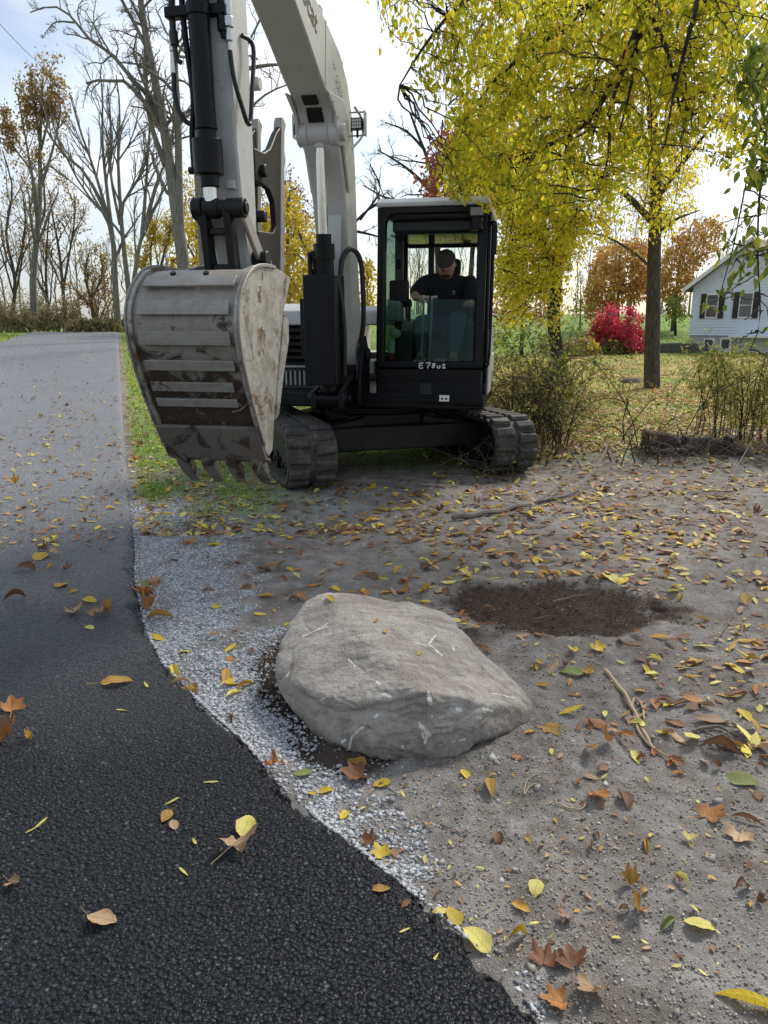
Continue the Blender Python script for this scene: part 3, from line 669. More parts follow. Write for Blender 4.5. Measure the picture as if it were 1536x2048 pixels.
post(c0 + 0.005, c0 + 0.07, cy1 - 0.08, cy1, 1.02, 2.34); post(c1 - 0.075, c1 - 0.005, cy1 - 0.08, cy1, 1.02, 2.34)
post(c1 - 0.06, c1 - 0.002, 0.72, 0.80, 1.02, 2.34)
cabf.box(c0, c1, cy0 - 0.004, cy0 + 0.08, 1.022, 1.085)
cabf.box(c0, c0 + 0.06, cy0 + 0.09, cy1 - 0.08, 1.022, 1.12); cabf.box(c1 - 0.06, c1, cy0 + 0.09, cy1 - 0.08, 1.022, 1.10)
cabf.box(c0, c1, cy1 - 0.07, cy1, 1.022, 1.35); cabf.box(c0 + 0.07, c1 - 0.075, cy1 - 0.075, cy1 - 0.004, 2.12, 2.34)
cab_frame = cabf.build('cab_frame', M_BLACK, ex, 0.018, seg=3)
# front header with rounded corners
hdm = MB(MUC)
prof = [(c0 + 0.002, 2.34), (c0 + 0.002, 2.20), (c0 + 0.075, 2.20)]
for k in range(7):
    a_ = math.pi - k * math.pi / 12; prof.append((c0 + 0.075 + 0.09 + 0.09 * math.cos(a_), 2.20 + 0.09 * math.sin(a_)))
for k in range(7):
    a_ = math.pi / 2 - k * math.pi / 12; prof.append((c1 - 0.085 - 0.09 + 0.09 * math.cos(a_), 2.20 + 0.09 * math.sin(a_)))
prof += [(c1 - 0.085, 2.20), (c1 - 0.002, 2.20), (c1 - 0.002, 2.34)]
hdm.prism(prof, cy0 + LE - 0.012, cy0 + LE + 0.075, 'y'); hdm.build('windshield_header', M_BLACK, ex, 0.006)
rf = MB(MUC); rf.prism([(cy0 + LE - 0.03, 2.342), (cy0 + LE - 0.02, 2.375), (cy0 + LE + 0.08, 2.42), (cy1 - 0.1, 2.42), (cy1 + 0.01, 2.37), (cy1 + 0.01, 2.342)], c0 - 0.005, c1 + 0.005, 'x')
rf.build('cab_roof', M_WHITE, ex, 0.02, seg=3)
hl = MB(MUC); hl.box(c0 + 0.06, c1 - 0.06, cy0 + 0.17, cy1 - 0.09, 2.26, 2.335); hl.box(c0 + 0.1, c1 - 0.1, 0.30, 1.2, 2.16, 2.258); hl.build('headliner', M_GREYP, ex, 0.02)
# raised front window stowed under the roof
s = MB(MUC); s.box(c0 + 0.10, c1 - 0.10, 0.20, 1.0, 2.125, 2.135); s.build('raised_windshield', M_GLASS, ex)
g_low = MB(MUC)
def lean_y(z): return cy0 + 0.035 + LE * (z - 1.02) / 1.32
g_low.add([(c0 + 0.075, lean_y(1.09), 1.09), (c1 - 0.09, lean_y(1.09), 1.09), (c1 - 0.09, lean_y(1.60), 1.60), (c0 + 0.075, lean_y(1.60), 1.60)] +
          [(c0 + 0.075, lean_y(1.09) + 0.006, 1.09), (c1 - 0.09, lean_y(1.09) + 0.006, 1.09), (c1 - 0.09, lean_y(1.60) + 0.006, 1.60), (c0 + 0.075, lean_y(1.60) + 0.006, 1.60)],
          [(3, 2, 1, 0), (4, 5, 6, 7), (0, 1, 5, 4), (1, 2, 6, 5), (2, 3, 7, 6), (3, 0, 4, 7)]); g_low.build('lower_windshield', M_GLASS, ex)
s = MB(MUC); s.box(c0 + 0.02, c0 + 0.028, cy0 + 0.15, cy1 - 0.08, 1.12, 2.34); s.build('side_window', M_GLASS, ex)
s = MB(MUC); s.box(c1 - 0.034, c1 - 0.028, cy0 + 0.20, 0.72, 1.12, 2.30); dw = s.build('door_window', M_GLASS2, ex)
s = MB(MUC); s.box(c1 - 0.030, c1 - 0.024, 0.80, cy1 - 0.08, 1.12, 2.30); s.build('rear_side_window', M_GLASS2, ex)
s = MB(MUC); s.box(c0 + 0.07, c1 - 0.075, cy1 - 0.035, cy1 - 0.03, 1.35, 2.34); s.build('rear_window', M_GLASS2, ex)
# door slightly proud with rails, handle bar
s = MB(MUC)
for (y0, y1, z0, z1) in ((0.06, 0.11, 0.9, 2.30), (0.66, 0.71, 0.9, 2.30), (0.11, 0.66, 0.9, 1.0), (0.11, 0.66, 2.25, 2.30)): s.box(c1 + 0.002, c1 + 0.03, y0 + 0.08, y1 + 0.08, z0, z1)
door = s.build('door', M_BLACK, ex, 0.008)
s = MB(MUC); s.tube([UP(c1 + 0.02, -0.05, 1.05), UP(c1 + 0.055, -0.04, 1.15), UP(c1 + 0.055, -0.10, 2.1), UP(c1 + 0.02, -0.13, 2.2)], 0.012, 8, 4); s.build('grab_rail', M_BLACK, ex, smooth=True)
s = MB(MUC); s.box(c1 + 0.032, c1 + 0.05, 0.30, 0.42, 1.25, 1.55); s.build('door_handle', M_GREYP, door, 0.006)
s = MB(MUC); s.box(c1 + 0.03, c1 + 0.05, 0.10, 0.62, 0.80, 1.35); s.build('door_panel', M_LGREY, door, 0.01)
s = MB(MUC); s.tube([UP(c1 + 0.01, -0.10, 2.22), UP(c1 + 0.07, -0.08, 2.20), UP(c1 + 0.085, -0.08, 2.12)], 0.010, 8); s.box(c1 + 0.05, c1 + 0.085, 0.06, 0.09, 1.95, 2.18); s.build('mirror', M_BLACK, ex, 0.004)
wl = MB(MUC); wl.box(c1 - 0.16, c1 - 0.02, cy0 + 0.03, cy0 + 0.08, 2.24, 2.33); wl.cyl(UP(c1 - 0.09, -0.055, 2.14), UP(c1 - 0.09, -0.055, 2.24), 0.055, n=14); wlo = wl.build('cab_work_light', M_BLACK, ex, 0.008)
s = MB(MUC); s.box(c1 - 0.145, c1 - 0.035, cy0 + 0.024, cy0 + 0.029, 2.255, 2.315); s.build('light_lens', M_LGREY, wlo)
# lower front panel
s = MB(MU); s.prism([(c0 + 0.01, 1.0), (c0 + 0.12, 0.92), (c1 - 0.10, 0.92), (c1 - 0.01, 1.0), (c1 - 0.01, 1.018), (c0 + 0.01, 1.018)], cy0 - 0.012, cy0 - 0.001, 'y'); s.build('front_sill', M_BLACK, ex, 0.003)
for k in range(5):
    s = MB(MU); s.box(0.70, 0.80, cy0 - 0.006, cy0 - 0.0005, 0.80 + k * 0.02, 0.81 + k * 0.02); s.build('vent_slot', M_GREYP, ex)
s = MB(MU); s.box(0.875, 0.965, cy0 - 0.004, cy0 - 0.0006, 0.735, 0.79); stk = s.build('sticker', paint('white_sticker', (0.75, 0.75, 0.73), 0.5, amt=0.2), ex)
for xx in (0.888, 0.925):
    s = MB(MU); s.cyl((xx + 0.012, cy0 - 0.0048, 0.758), (xx + 0.012, cy0 - 0.0042, 0.758), 0.011, n=12); s.build('sticker_mark', M_GREYP, stk)
def text_mesh(txt, size, M, mat, name, parent, shear=0.0, extrude=0.0008, spacing=1.0):
    cu = bpy.data.curves.new('txt', 'FONT'); cu.body = txt; cu.size = size; cu.shear = shear; cu.extrude = extrude; cu.space_character = spacing; cu.resolution_u = 3; cu.offset = size * 0.022
    to = bpy.data.objects.new('txt', cu); COL.objects.link(to)
    dg = bpy.context.evaluated_depsgraph_get(); me = bpy.data.meshes.new_from_object(to.evaluated_get(dg)); bpy.data.objects.remove(to)
    me.transform(M); me.name = name; me.materials.clear(); me.materials.append(mat)
    return link(name, me, parent)
M_CHALK = paint('white_marker', (0.8, 0.8, 0.8), 0.7, amt=0.1)
M_DECAL = paint('dark_decal', (0.02, 0.022, 0.026), 0.4, amt=0.1)
M_DECALG = paint('faded_grey_decal', (0.20, 0.205, 0.205), 0.5, amt=0.2)
# hand-painted number: strokes brushed onto the sill
def strokes(name, polys, r, M, mat, parent):
    mb = MB(M)
    for p in polys: mb.tube([(x, 0, z) for x, z in p], r, 6, 4)
    return mb.build(name, mat, parent)
NUM = [[(0.0, 0.05), (0.0, 0.0), (0.03, 0.0)], [(0.0, 0.05), (0.03, 0.052)], [(0.0, 0.026), (0.024, 0.027)],
       [(0.052, 0.052), (0.088, 0.056), (0.07, 0.02), (0.066, -0.004)],
       [(0.122, 0.05), (0.104, 0.04), (0.124, 0.022), (0.108, 0.004), (0.102, 0.016), (0.126, 0.042), (0.122, 0.05)],
       [(0.150, 0.03), (0.142, 0.012), (0.156, 0.0), (0.168, 0.014), (0.160, 0.03)],
       [(0.184, 0.034), (0.198, 0.042), (0.204, 0.03), (0.186, 0.004), (0.212, 0.004)]]
strokes('painted_number', [[(x * 1.12, z * 0.85) for x, z in p] for p in NUM], 0.0048, MU @ Matrix.Translation((0.690, cy0 - 0.007, 1.03)), M_CHALK, ex)

# ---- cab interior
seat = MB(MU); seat.box(0.58, 1.10, 0.62, 1.14, 1.14, 1.28); seat.box(0.61, 1.07, 1.10, 1.22, 1.25, 1.86); seat.box(0.73, 0.93, 1.13, 1.20, 1.88, 2.05); seat.box(0.62, 1.04, 0.7, 1.1, 1.0, 1.138)
seat.build('seat', paint('seat_cloth', (0.02, 0.02, 0.022), 0.85, amt=0.2), ex, 0.04, seg=3)
s = MB(MU); s.box(c0 + 0.06, c1 - 0.06, 0.14, 1.38, 1.0, 1.03); s.build('cab_floor', M_GREYP, ex)
for xx in (0.44, 1.06):
    s = MB(MU); s.prism([(0.46, 1.03), (0.46, 1.42), (0.60, 1.46), (1.05, 1.40), (1.05, 1.03)], xx, xx + 0.13, 'x'); s.build('armrest_console', M_LGREY if xx < 0.5 else M_GREYP, ex, 0.02)
    s = MB(MU); s.cyl((xx + 0.065, 0.53, 1.44), (xx + 0.075, 0.50, 1.56), 0.016, n=10); s.sphere((xx + 0.078, 0.495, 1.60), 0.030, 10, 8, (0.85, 0.85, 1.5)); s.build('joystick', M_BLACK, ex, smooth=True)
s = MB(MU); s.box(c0 + 0.09, c0 + 0.27, 0.19, 0.26, 1.60, 1.80, Matrix.Translation((0, 0, 0)) ); mon = s.build('monitor', M_BLACK, ex, 0.02)
s = MB(MU); s.prism([(0.17, 1.44), (0.17, 1.60), (0.30, 1.72), (0.34, 1.44)], c0 + 0.08, c0 + 0.20, 'x'); s.build('monitor_stand', M_LGREY, ex, 0.015)
for (xx, dx) in ((0.70, 0.0), (0.775, 0.0)):
    s = MB(MU); s.tube([UP(xx - 0.03, -0.22, 1.04), UP(xx - 0.012, -0.20, 1.35), UP(xx, -0.16, 1.64)], 0.011, 8, 3); s.tube([UP(xx - 0.01, -0.16, 1.645), UP(xx + 0.05, -0.16, 1.65)], 0.013, 8); s.build('travel_lever', M_LGREY, ex, smooth=True)
for xx in (0.62, 0.80):
    s = MB(MU); s.box(xx, xx + 0.11, 0.20, 0.36, 1.06, 1.075, Matrix.Rotation(0.12, 4, 'X')); s.build('travel_pedal', M_LGREY, ex, 0.004)
s = MB(MU); s.box(c0 + 0.30, c0 + 0.36, 1.25, 1.33, 1.03, 2.2); s.box(c0 + 0.065, c0 + 0.14, 0.62, 0.72, 1.03, 2.26); s.build('inner_post', M_GREYP, ex, 0.015)
for zz in (1.92, 1.70, 1.45):
    s = MB(MU); s.box(c0 + 0.08, c0 + 0.126, 0.612, 0.619, zz, zz + 0.09); s.build('switch_panel', M_BLACK if zz != 1.70 else M_LGREY, ex)
s = MB(MU); s.box(c0 + 0.14, c0 + 0.30, 0.30, 0.5, 1.03, 1.35); s.build('side_console', M_GREYP, ex, 0.03)

# ---- swing bracket, boom foot, boom cylinder
s = MB(MU)
s.prism(U2([(-0.10, 0.72), (-0.10, 1.15), (0.05, 1.32), (0.18, 1.2), (0.30, 0.95), (0.30, 0.72)]), 0.17, 0.215, 'x')
s.prism(U2([(-0.10, 0.72), (-0.10, 1.15), (0.05, 1.32), (0.18, 1.2), (0.30, 0.95), (0.30, 0.72)]), -0.215, -0.17, 'x')
s.cyl(UP(0.0, 0.22, 0.66), UP(0.0, 0.22, 0.95), 0.15, n=20); s.box(-0.2, 0.2, -0.2, 0.12, 0.70, 0.86)
s.build('swing_bracket', M_BLACK, ex, 0.012)
s = MB(MU); s.cyl(UP(-0.24, 0.03, 1.14), UP(0.24, 0.03, 1.14), 0.065, n=20); s.build('boom_foot_pin', M_BLACK, ex, 0.01)
s = MB(MU); s.cyl(UP(-0.16, 0.56, 0.80), UP(0.16, 0.56, 0.80), 0.07, n=20); s.cyl(UP(-0.19, 0.56, 0.80), UP(0.19, 0.56, 0.80), 0.035, n=16); s.prism(U2([(0.2, 0.70), (0.45, 0.66), (0.64, 0.72), (0.64, 0.86), (0.50, 0.90), (0.2, 0.98)]), -0.145, -0.095, 'x'); s.prism(U2([(0.2, 0.70), (0.45, 0.66), (0.64, 0.72), (0.64, 0.86), (0.50, 0.90), (0.2, 0.98)]), 0.095, 0.145, 'x'); s.build('cylinder_foot_bracket', M_BLACK, ex, 0.01)
pin_t = (0.70, 2.84); foot = (0.56, 0.80)
def along(t): return (foot[0] + (pin_t[0] - foot[0]) * t, foot[1] + (pin_t[1] - foot[1]) * t)
s = MB(MU); s.cyl(UP(0, *along(0.03)), UP(0, *along(0.57)), 0.075, n=24); s.cyl(UP(0, *along(0.55)), UP(0, *along(0.61)), 0.085, n=24); s.cyl(UP(0, *along(0.61)), UP(0, *along(0.645)), 0.062, n=24)
s.cyl(UP(-0.10, *along(0.50)), UP(0.0, *along(0.50)), 0.03, n=10); s.tube([UP(-0.10, 0.66, 1.2), UP(-0.115, 0.66, 1.85), UP(-0.105, 0.67, 1.97), UP(-0.075, 0.67, 1.94), UP(-0.07, 0.66, 1.8)], 0.020, 8, 3)
s.build('boom_cylinder_barrel', M_BLACK, ex, 0.004)
s = MB(MU); s.cyl(UP(0, *along(0.64)), UP(0, *along(0.965)), 0.039, n=24); s.build('boom_cylinder_rod', M_CHROME, ex, smooth=True)
s = MB(MU); s.cyl(UP(-0.085, *pin_t), UP(0.085, *pin_t), 0.085, n=24); s.cyl(UP(0.085, *pin_t), UP(0.15, *pin_t), 0.095, n=24); s.cyl(UP(0.15, *pin_t), UP(0.205, *pin_t), 0.062, n=20); s.cyl(UP(-0.17, *pin_t), UP(-0.085, *pin_t), 0.09, n=24); s.cyl(UP(0, *along(0.95)), UP(0, *along(0.985)), 0.05, n=16); s.build('boom_cylinder_eye', M_WHITE, ex, 0.006)
s = MB(MU); s.prism([(-0.145, -0.78), (0.115, -0.78), (0.135, -0.74), (0.135, -0.52), (0.105, -0.52), (0.105, -0.745), (-0.115, -0.745), (-0.115, -0.52), (-0.145, -0.52)], 0.93, 1.80, 'z'); s.box(-0.205, -0.146, -0.68, -0.66, 1.16, 1.62); s.build('cylinder_guard', M_BLACK, ex, 0.006)

# ---- boom
under = [(2.62, 3.62), (2.10, 3.50), (1.74, 3.37), (1.44, 3.24), (1.15, 3.10), (0.87, 3.00), (0.78, 2.90), (0.72, 2.75), (0.60, 2.66), (0.45, 2.36), (0.36, 2.0), (0.24, 1.5), (0.13, 1.14), (0.06, 1.05)]
back = [(-0.06, 1.10), (-0.09, 1.3), (-0.04, 1.6), (0.03, 2.0), (0.06, 2.3), (0.10, 2.66), (0.18, 3.03), (0.35, 3.28), (0.58, 3.42), (0.9, 3.49), (1.24, 3.555), (1.8, 3.68), (2.40, 3.80), (2.62, 3.78)]
s = MB(MU); W_B = 0.14
s.prism(U2(under + back), -W_B, W_B, 'x'); boom = s.build('boom', M_WHITE, ex, 0.012)
# underside window where the cylinder eye sits, weld plates
s = MB(MU); s.prism(U2([(0.845, 2.985), (0.785, 2.90), (0.795, 2.895), (0.86, 2.98)]), -0.06, 0.06, 'x'); s.build('boom_recess', M_MATTE, boom)
s = MB(MU); s.prism(U2([(0.98, 3.035), (0.90, 3.0), (0.915, 2.985), (0.99, 3.02)]), -0.055, 0.055, 'x'); s.build('boom_slot', M_MATTE, boom)
for q in (-1, 1):
    s = MB(MU); s.prism(U2([(1.05, 3.04), (0.83, 2.94), (0.78, 2.80), (0.72, 2.74), (0.60, 2.77), (0.42, 2.45), (0.30, 2.75), (0.55, 3.1)]), q * 0.142, q * 0.165, 'x'); s.build('boom_cheek', M_WHITE, boom, 0.008)
s = MB(MU); s.box(-0.095, 0.095, -0.001, 0.012, 0, 0.62, Matrix.Translation((0, -0.452 + 0.005, 2.20)) @ Matrix.Rotation(-0.20, 4, 'X') @ Matrix.Translation((0, 0, -0.5))); s.build('boom_front_plate', M_WHITE, boom, 0.004)
# lettering on the boom flank
def flank_text(txt, size, u, z, ang, mat, name, sx=1.0):
    M = MU @ Matrix.Translation((W_B + 0.0008, -u, z)) @ Matrix(((0, 0, 1, 0), (1, 0, 0, 0), (0, 1, 0, 0), (0, 0, 0, 1))) @ Matrix.Rotation(ang, 4, 'Z') @ Matrix.Diagonal((sx, 1, 1, 1))
    return text_mesh(txt, size, M, mat, name, boom)
flank_text('Bobcat', 0.20, 1.78, 3.50, -0.30, M_DECAL, 'lettering', 1.0)
for k, (uu, zz, sz, tx) in enumerate([(0.60, 3.16, 0.05, '-------'), (0.545, 3.10, 0.045, '---------')]): pass
em = MB(MU)
rg = random.Random(4)
for k in range(9):
    for j in range(7):
        if rg.random() < 0.72:
            y = -0.80 + k * 0.030 + j * 0.004; z = 3.275 - k * 0.016 - j * 0.020 + 0.02
            em.box(W_B + 0.0004, W_B + 0.0012, y, y + rg.uniform(0.010, 0.026), z, z + 0.012)
tag(em.build('sticker_emblem', M_DECALG, boom), kind='stuff')
em = MB(MU)
for k in range(4):
    for j in range(8):
        if rg.random() < 0.85:
            y = -0.78 + j * 0.040; z = 3.115 - k * 0.045 - j * 0.028
            em.box(W_B + 0.0004, W_B + 0.0012, y + k * 0.008, y + k * 0.008 + rg.uniform(0.016, 0.03), z, z + 0.016)
tag(em.build('sticker_lettering', M_DECALG, boom), kind='stuff')
# weld seam and steel lines along the back
s = MB(MU); s.prism(U2([(1.02, 3.085), (0.98, 3.50), (1.0, 3.503), (1.04, 3.09)]), W_B + 0.0002, W_B + 0.004, 'x'); s.build('weld_seam', M_WHITE, boom)
for off, xx in ((0.035, 0.08), (0.06, 0.03), (0.04, -0.04)):
    s = MB(MU); s.tube([UP(xx, u - off * 0.8, z + off * (0.3 if u < 0.15 else 1.0)) for u, z in back[2:]], 0.014, 8, 3); s.build('steel_pipe', M_WHITE, ex, smooth=True)
s = MB(MU)
for (u, z) in ((0.42, 3.37), (1.0, 3.54), (0.04, 2.6)): s.box(-0.07, 0.11, -u - 0.02, -u + 0.05, z - 0.03, z + 0.055)
s.build('pipe_clamp', M_WHITE, ex, 0.004)
s = MB(MU); s.tube([UP(0.15, 0.16, 3.15), UP(0.19, 0.08, 3.08), UP(0.20, 0.09, 2.95), UP(0.17, 0.25, 2.84), UP(0.16, 0.33, 2.80)], 0.010, 8, 4); s.build('hose', M_LGREY, ex, smooth=True)
# work lights on brackets
for q in (-1, 1):
    bx = q * 0.165
    s = MB(MU); u0, z0 = 0.42, 2.90
    y0 = -u0
    xo = bx + q * 0.125
    for zz in (2.875, 3.045): s.box(min(bx, xo), max(bx, xo), y0, y0 + 0.03, zz, zz + 0.006)
    s.box(min(xo, xo + q * 0.008), max(xo, xo + q * 0.008), y0 - 0.03, y0 + 0.05, 2.875, 3.051); s.build('light_bracket', M_WHITE, boom)
    s = MB(MU); xc = bx + q * 0.068; s.box(xc - 0.046, xc + 0.046, y0 - 0.035, y0 + 0.02, 2.915, 3.0); s.box(xc - 0.025, xc + 0.025, y0 + 0.02, y0 + 0.05, 2.93, 2.99); s.cyl((xc, y0, 2.86), (xc, y0, 2.916), 0.010, n=8); s.box(xc - 0.052, xc - 0.048, y0 - 0.015, y0 + 0.015, 2.90, 2.975); s.box(xc + 0.048, xc + 0.052, y0 - 0.015, y0 + 0.015, 2.90, 2.975)
    lo = s.build('boom_work_light', M_BLACK, boom, 0.004)
    for r_ in range(3):
        for c_ in range(4):
            s = MB(MU); s.box(xc - 0.038 + c_ * 0.0195, xc - 0.038 + c_ * 0.0195 + 0.016, y0 - 0.038, y0 - 0.0352, 2.923 + r_ * 0.024, 2.923 + r_ * 0.024 + 0.019); s.build('light_cell', M_ZINC, lo)
# hose loop beside the boom foot
s = MB(MU); s.tube([UP(0.11, 0.55, 1.80), UP(0.12, 0.50, 1.95), UP(0.17, 0.42, 2.02), UP(0.23, 0.36, 1.95), UP(0.245, 0.32, 1.75), UP(0.235, 0.26, 1.45), UP(0.19, 0.18, 1.25)], 0.022, 10, 5); s.build('hose', M_RUBBER, ex, smooth=True)
s = MB(MU); s.tube([UP(0.12, 0.70, 1.78), UP(0.15, 0.68, 1.6), UP(0.165, 0.66, 1.35), UP(0.15, 0.62, 1.0)], 0.020, 10, 4); s.build('hose', M_RUBBER, ex, smooth=True)

# ---- arm
s = MB(MU)
arm_p = [(2.66, 1.68), (2.725, 1.9), (2.785, 2.3), (2.82, 2.65), (2.86, 3.1), (2.92, 3.8), (2.80, 4.05), (2.62, 3.95), (2.56, 3.3), (2.535, 2.5), (2.53, 1.85), (2.52, 1.72), (2.58, 1.66)]
s.prism(U2(arm_p), -0.06, 0.13, 'x'); arm = s.build('arm', M_ARMW, ex, 0.012)
s = MB(MU); s.box(0.065, 0.105, -2.79, -2.755, 2.12, 2.16); s.build('grease_block', M_WHITE, arm, 0.004)
s = MB(MU); s.cyl(UP(0.12, 2.47, 2.70), UP(0.16, 2.47, 2.70), 0.035, n=14); s.build('arm_boss', M_WHITE, arm, 0.004)
s = MB(MU); s.cyl(UP(-0.14, 2.66, 3.75), UP(0.2, 2.66, 3.75), 0.09, n=20); s.build('arm_pivot_pin', M_BLACK, ex, 0.01)
# ---- bucket cylinder
def BCz(z): return (2.86 + 0.035 * (z - 2.0), z)
BX = 0.004
s = MB(MU); s.cyl(UP(BX, *BCz(3.75)), UP(BX, *BCz(2.385)), 0.053, n=28); s.cyl(UP(BX, *BCz(2.345)), UP(BX, *BCz(2.175)), 0.076, n=28); s.cyl(UP(BX, *BCz(2.39)), UP(BX, *BCz(2.34)), 0.049, n=24); s.cyl(UP(BX, *BCz(2.18)), UP(BX, *BCz(2.115)), 0.050, n=24)
s.cyl(UP(BX, *BCz(2.40)), UP(BX, *BCz(2.385)), 0.057, n=28); s.cyl(UP(BX - 0.11, *BCz(2.20)), UP(BX - 0.05, *BCz(2.20)), 0.02, n=10)
s.build('bucket_cylinder_barrel', M_BLACK, ex, 0.006)
s = MB(MU); s.cyl(UP(BX, *BCz(2.12)), UP(BX, *BCz(2.03)), 0.036, n=24); s.build('bucket_cylinder_rod', M_CHROME, ex, smooth=True)
s = MB(MU); s.tube([UP(-0.085, 2.87, 3.3), UP(-0.085, 2.875, 2.9), UP(-0.058, 2.87, 2.55), UP(-0.082, 2.855, 2.38), UP(-0.085, 2.85, 2.20)], 0.015, 10, 4); s.build('cylinder_pipe', M_BLACK, ex, smooth=True)
s = MB(MU); s.box(-0.175, -0.05, -2.90, -2.84, 2.895, 2.945); s.box(0.05, 0.135, -2.88, -2.83, 2.90, 2.95); s.cyl(UP(BX, *BCz(2.89)), UP(BX, *BCz(2.95)), 0.060, n=24); s.build('hose_clamp_bar', M_BLACK, ex, 0.006)
s = MB(MU); s.cyl(UP(-0.155, 2.84, 3.1), UP(-0.165, 2.84, 2.66), 0.015, n=12); s.cyl(UP(-0.160, 2.84, 2.86), UP(-0.163, 2.84, 2.76), 0.021, n=12); s.cyl(UP(-0.163, 2.84, 2.76), UP(-0.168, 2.84, 2.66), 0.018, n=12); s.build('hose_coupler', M_ZINC, ex, 0.004)
s = MB(MU); s.tube([UP(-0.168, 2.84, 2.68), UP(-0.172, 2.84, 2.58), UP(-0.158, 2.84, 2.50), UP(-0.12, 2.84, 2.44), UP(-0.07, 2.82, 2.42)], 0.013, 10, 5); s.build('hose', M_RUBBER, ex, smooth=True)
s = MB(MU); s.tube([UP(-0.10, 2.87, 3.02), UP(-0.135, 2.87, 3.0), UP(-0.148, 2.87, 2.94), UP(-0.145, 2.87, 2.84)], 0.015, 10, 4); s.cyl(UP(-0.145, 2.87, 2.84), UP(-0.14, 2.87, 2.78), 0.022, n=10); s.tube([UP(-0.14, 2.87, 2.78), UP(-0.135, 2.87, 2.72), UP(-0.11, 2.87, 2.70)], 0.012, 8, 3); s.build('hose', M_RUBBER, ex, smooth=True)
s = MB(MU); s.cyl(UP(0.135, 2.84, 3.1), UP(0.135, 2.84, 2.90), 0.021, n=14); s.cyl(UP(0.135, 2.84, 2.90), UP(0.135, 2.84, 2.85), 0.026, n=14); s.cyl(UP(0.135, 2.84, 2.85), UP(0.136, 2.84, 2.79), 0.018, n=14); s.cyl(UP(0.136, 2.84, 2.79), UP(0.138, 2.84, 2.74), 0.011, n=12); s.build('hose_coupler', M_ZINC, ex, 0.004)
s = MB(MU); s.tube([UP(0.06, 2.86, 3.0), UP(0.10, 2.86, 2.985), UP(0.105, 2.86, 2.94)], 0.015, 8, 3); s.cyl(UP(0.105, 2.86, 2.94), UP(0.107, 2.86, 2.86), 0.02, n=10); s.cyl(UP(0.107, 2.86, 2.86), UP(0.112, 2.85, 2.80), 0.013, n=10); s.cyl(UP(0.107, 2.86, 2.87), UP(0.108, 2.86, 2.83), 0.023, n=8); s.build('hose_elbow', M_BLACK, ex, 0.003)
s = MB(MU); s.tube([UP(0.138, 2.84, 2.75), UP(0.150, 2.83, 2.62), UP(0.172, 2.79, 2.50), UP(0.182, 2.755, 2.44), UP(0.185, 2.715, 2.46), UP(0.182, 2.665, 2.62), UP(0.175, 2.60, 2.80), UP(0.165, 2.61, 2.86), UP(0.14, 2.67, 2.87)], 0.012, 10, 5); s.build('hose', M_RUBBER, ex, smooth=True)
# ---- linkage
LP = (2.855, 2.015); BP = (2.60, 1.74); KP = (2.80, 1.68)
s = MB(MU); s.cyl(UP(-0.085, *LP), UP(0.19, *LP), 0.042, n=20); s.cyl(UP(-0.095, *LP), UP(-0.04, *LP), 0.058, n=20); s.cyl(UP(0.09, *LP), UP(0.19, *LP), 0.050, n=20); s.cyl(UP(0.19, *LP), UP(0.202, *LP), 0.030, n=16); s.cyl(UP(-0.035, *LP), UP(0.045, *LP), 0.052, n=18); s.build('link_pin', M_MATTE, ex, 0.006)
def bar(name, a_, b_, x0, x1, wa, wb, mat):
    a_ = np.array(a_); b_ = np.array(b_); d_ = (b_ - a_) / np.linalg.norm(b_ - a_); n_ = np.array([-d_[1], d_[0]])
    s = MB(MU); s.prism(U2([tuple(a_ + n_ * wa - d_ * wa * .5), tuple(a_ - n_ * wa - d_ * wa * .5), tuple(b_ - n_ * wb + d_ * wb * .5), tuple(b_ + n_ * wb + d_ * wb * .5)]), x0, x1, 'x'); return s.build(name, mat, ex, 0.008)
bar('bucket_link', LP, KP, -0.06, -0.02, 0.045, 0.045, M_MATTE); bar('bucket_link', LP, KP, 0.075, 0.115, 0.045, 0.045, M_MATTE)
s = MB(MU); s.box(-0.019, 0.074, -2.86, -2.81, 1.885, 1.92); s.build('link_crossbar', M_MATTE, ex, 0.006)
s = MB(MU); s.box(-0.019, 0.074, -2.83, -2.76, 1.68, 1.74); s.build('link_crossbar', M_MATTE, ex, 0.006)
bar('guide_link', LP, (2.60, 1.79), 0.155, 0.18, 0.042, 0.042, M_STEEL); bar('guide_link', LP, (2.60, 1.79), -0.09, -0.065, 0.042, 0.042, M_MATTE)
s = MB(MU); s.cyl(UP(-0.10, 2.60, 1.78), UP(0.215, 2.60, 1.78), 0.044, n=18); s.build('guide_link_pin', M_MATTE, ex, 0.006)
s = MB(MU); s.cyl(UP(-0.12, *BP), UP(0.20, *BP), 0.04, n=18); s.build('arm_end_pin', M_MATTE, ex, 0.006)
s = MB(MU); s.cyl(UP(-0.10, *KP), UP(0.16, *KP), 0.036, n=18); s.build('bucket_pin', M_MATTE, ex, 0.006)

# ---- thumb folded behind the arm
thumb = [(1.985, 2.63), (2.05, 2.58), (2.13, 2.53), (2.25, 2.42), (2.36, 2.375), (2.52, 2.37), (2.52, 2.20), (2.40, 2.20), (2.29, 2.19), (2.215, 2.13), (2.195, 2.0), (2.25, 1.955), (2.52, 1.94), (2.52, 1.66), (2.30, 1.62), (2.18, 1.66), (2.13, 1.9), (2.11, 2.2), (2.06, 2.5)]
s = MB(MU)
for q in (-1, 1): s.prism(U2(thumb), 0.035 + q * 0.06, 0.035 + q * 0.095, 'x')
s.box(-0.024, 0.094, -2.34, -2.28, 2.21, 2.34); s.box(-0.024, 0.094, -2.26, -2.21, 1.7, 1.93)
th = s.build('thumb', M_MATTE, ex, 0.006)
s = MB(MU); s.cyl(UP(-0.09, 2.42, 2.27), UP(0.16, 2.42, 2.27), 0.035, n=16); s.build('thumb_pin', M_MATTE, th, 0.006)
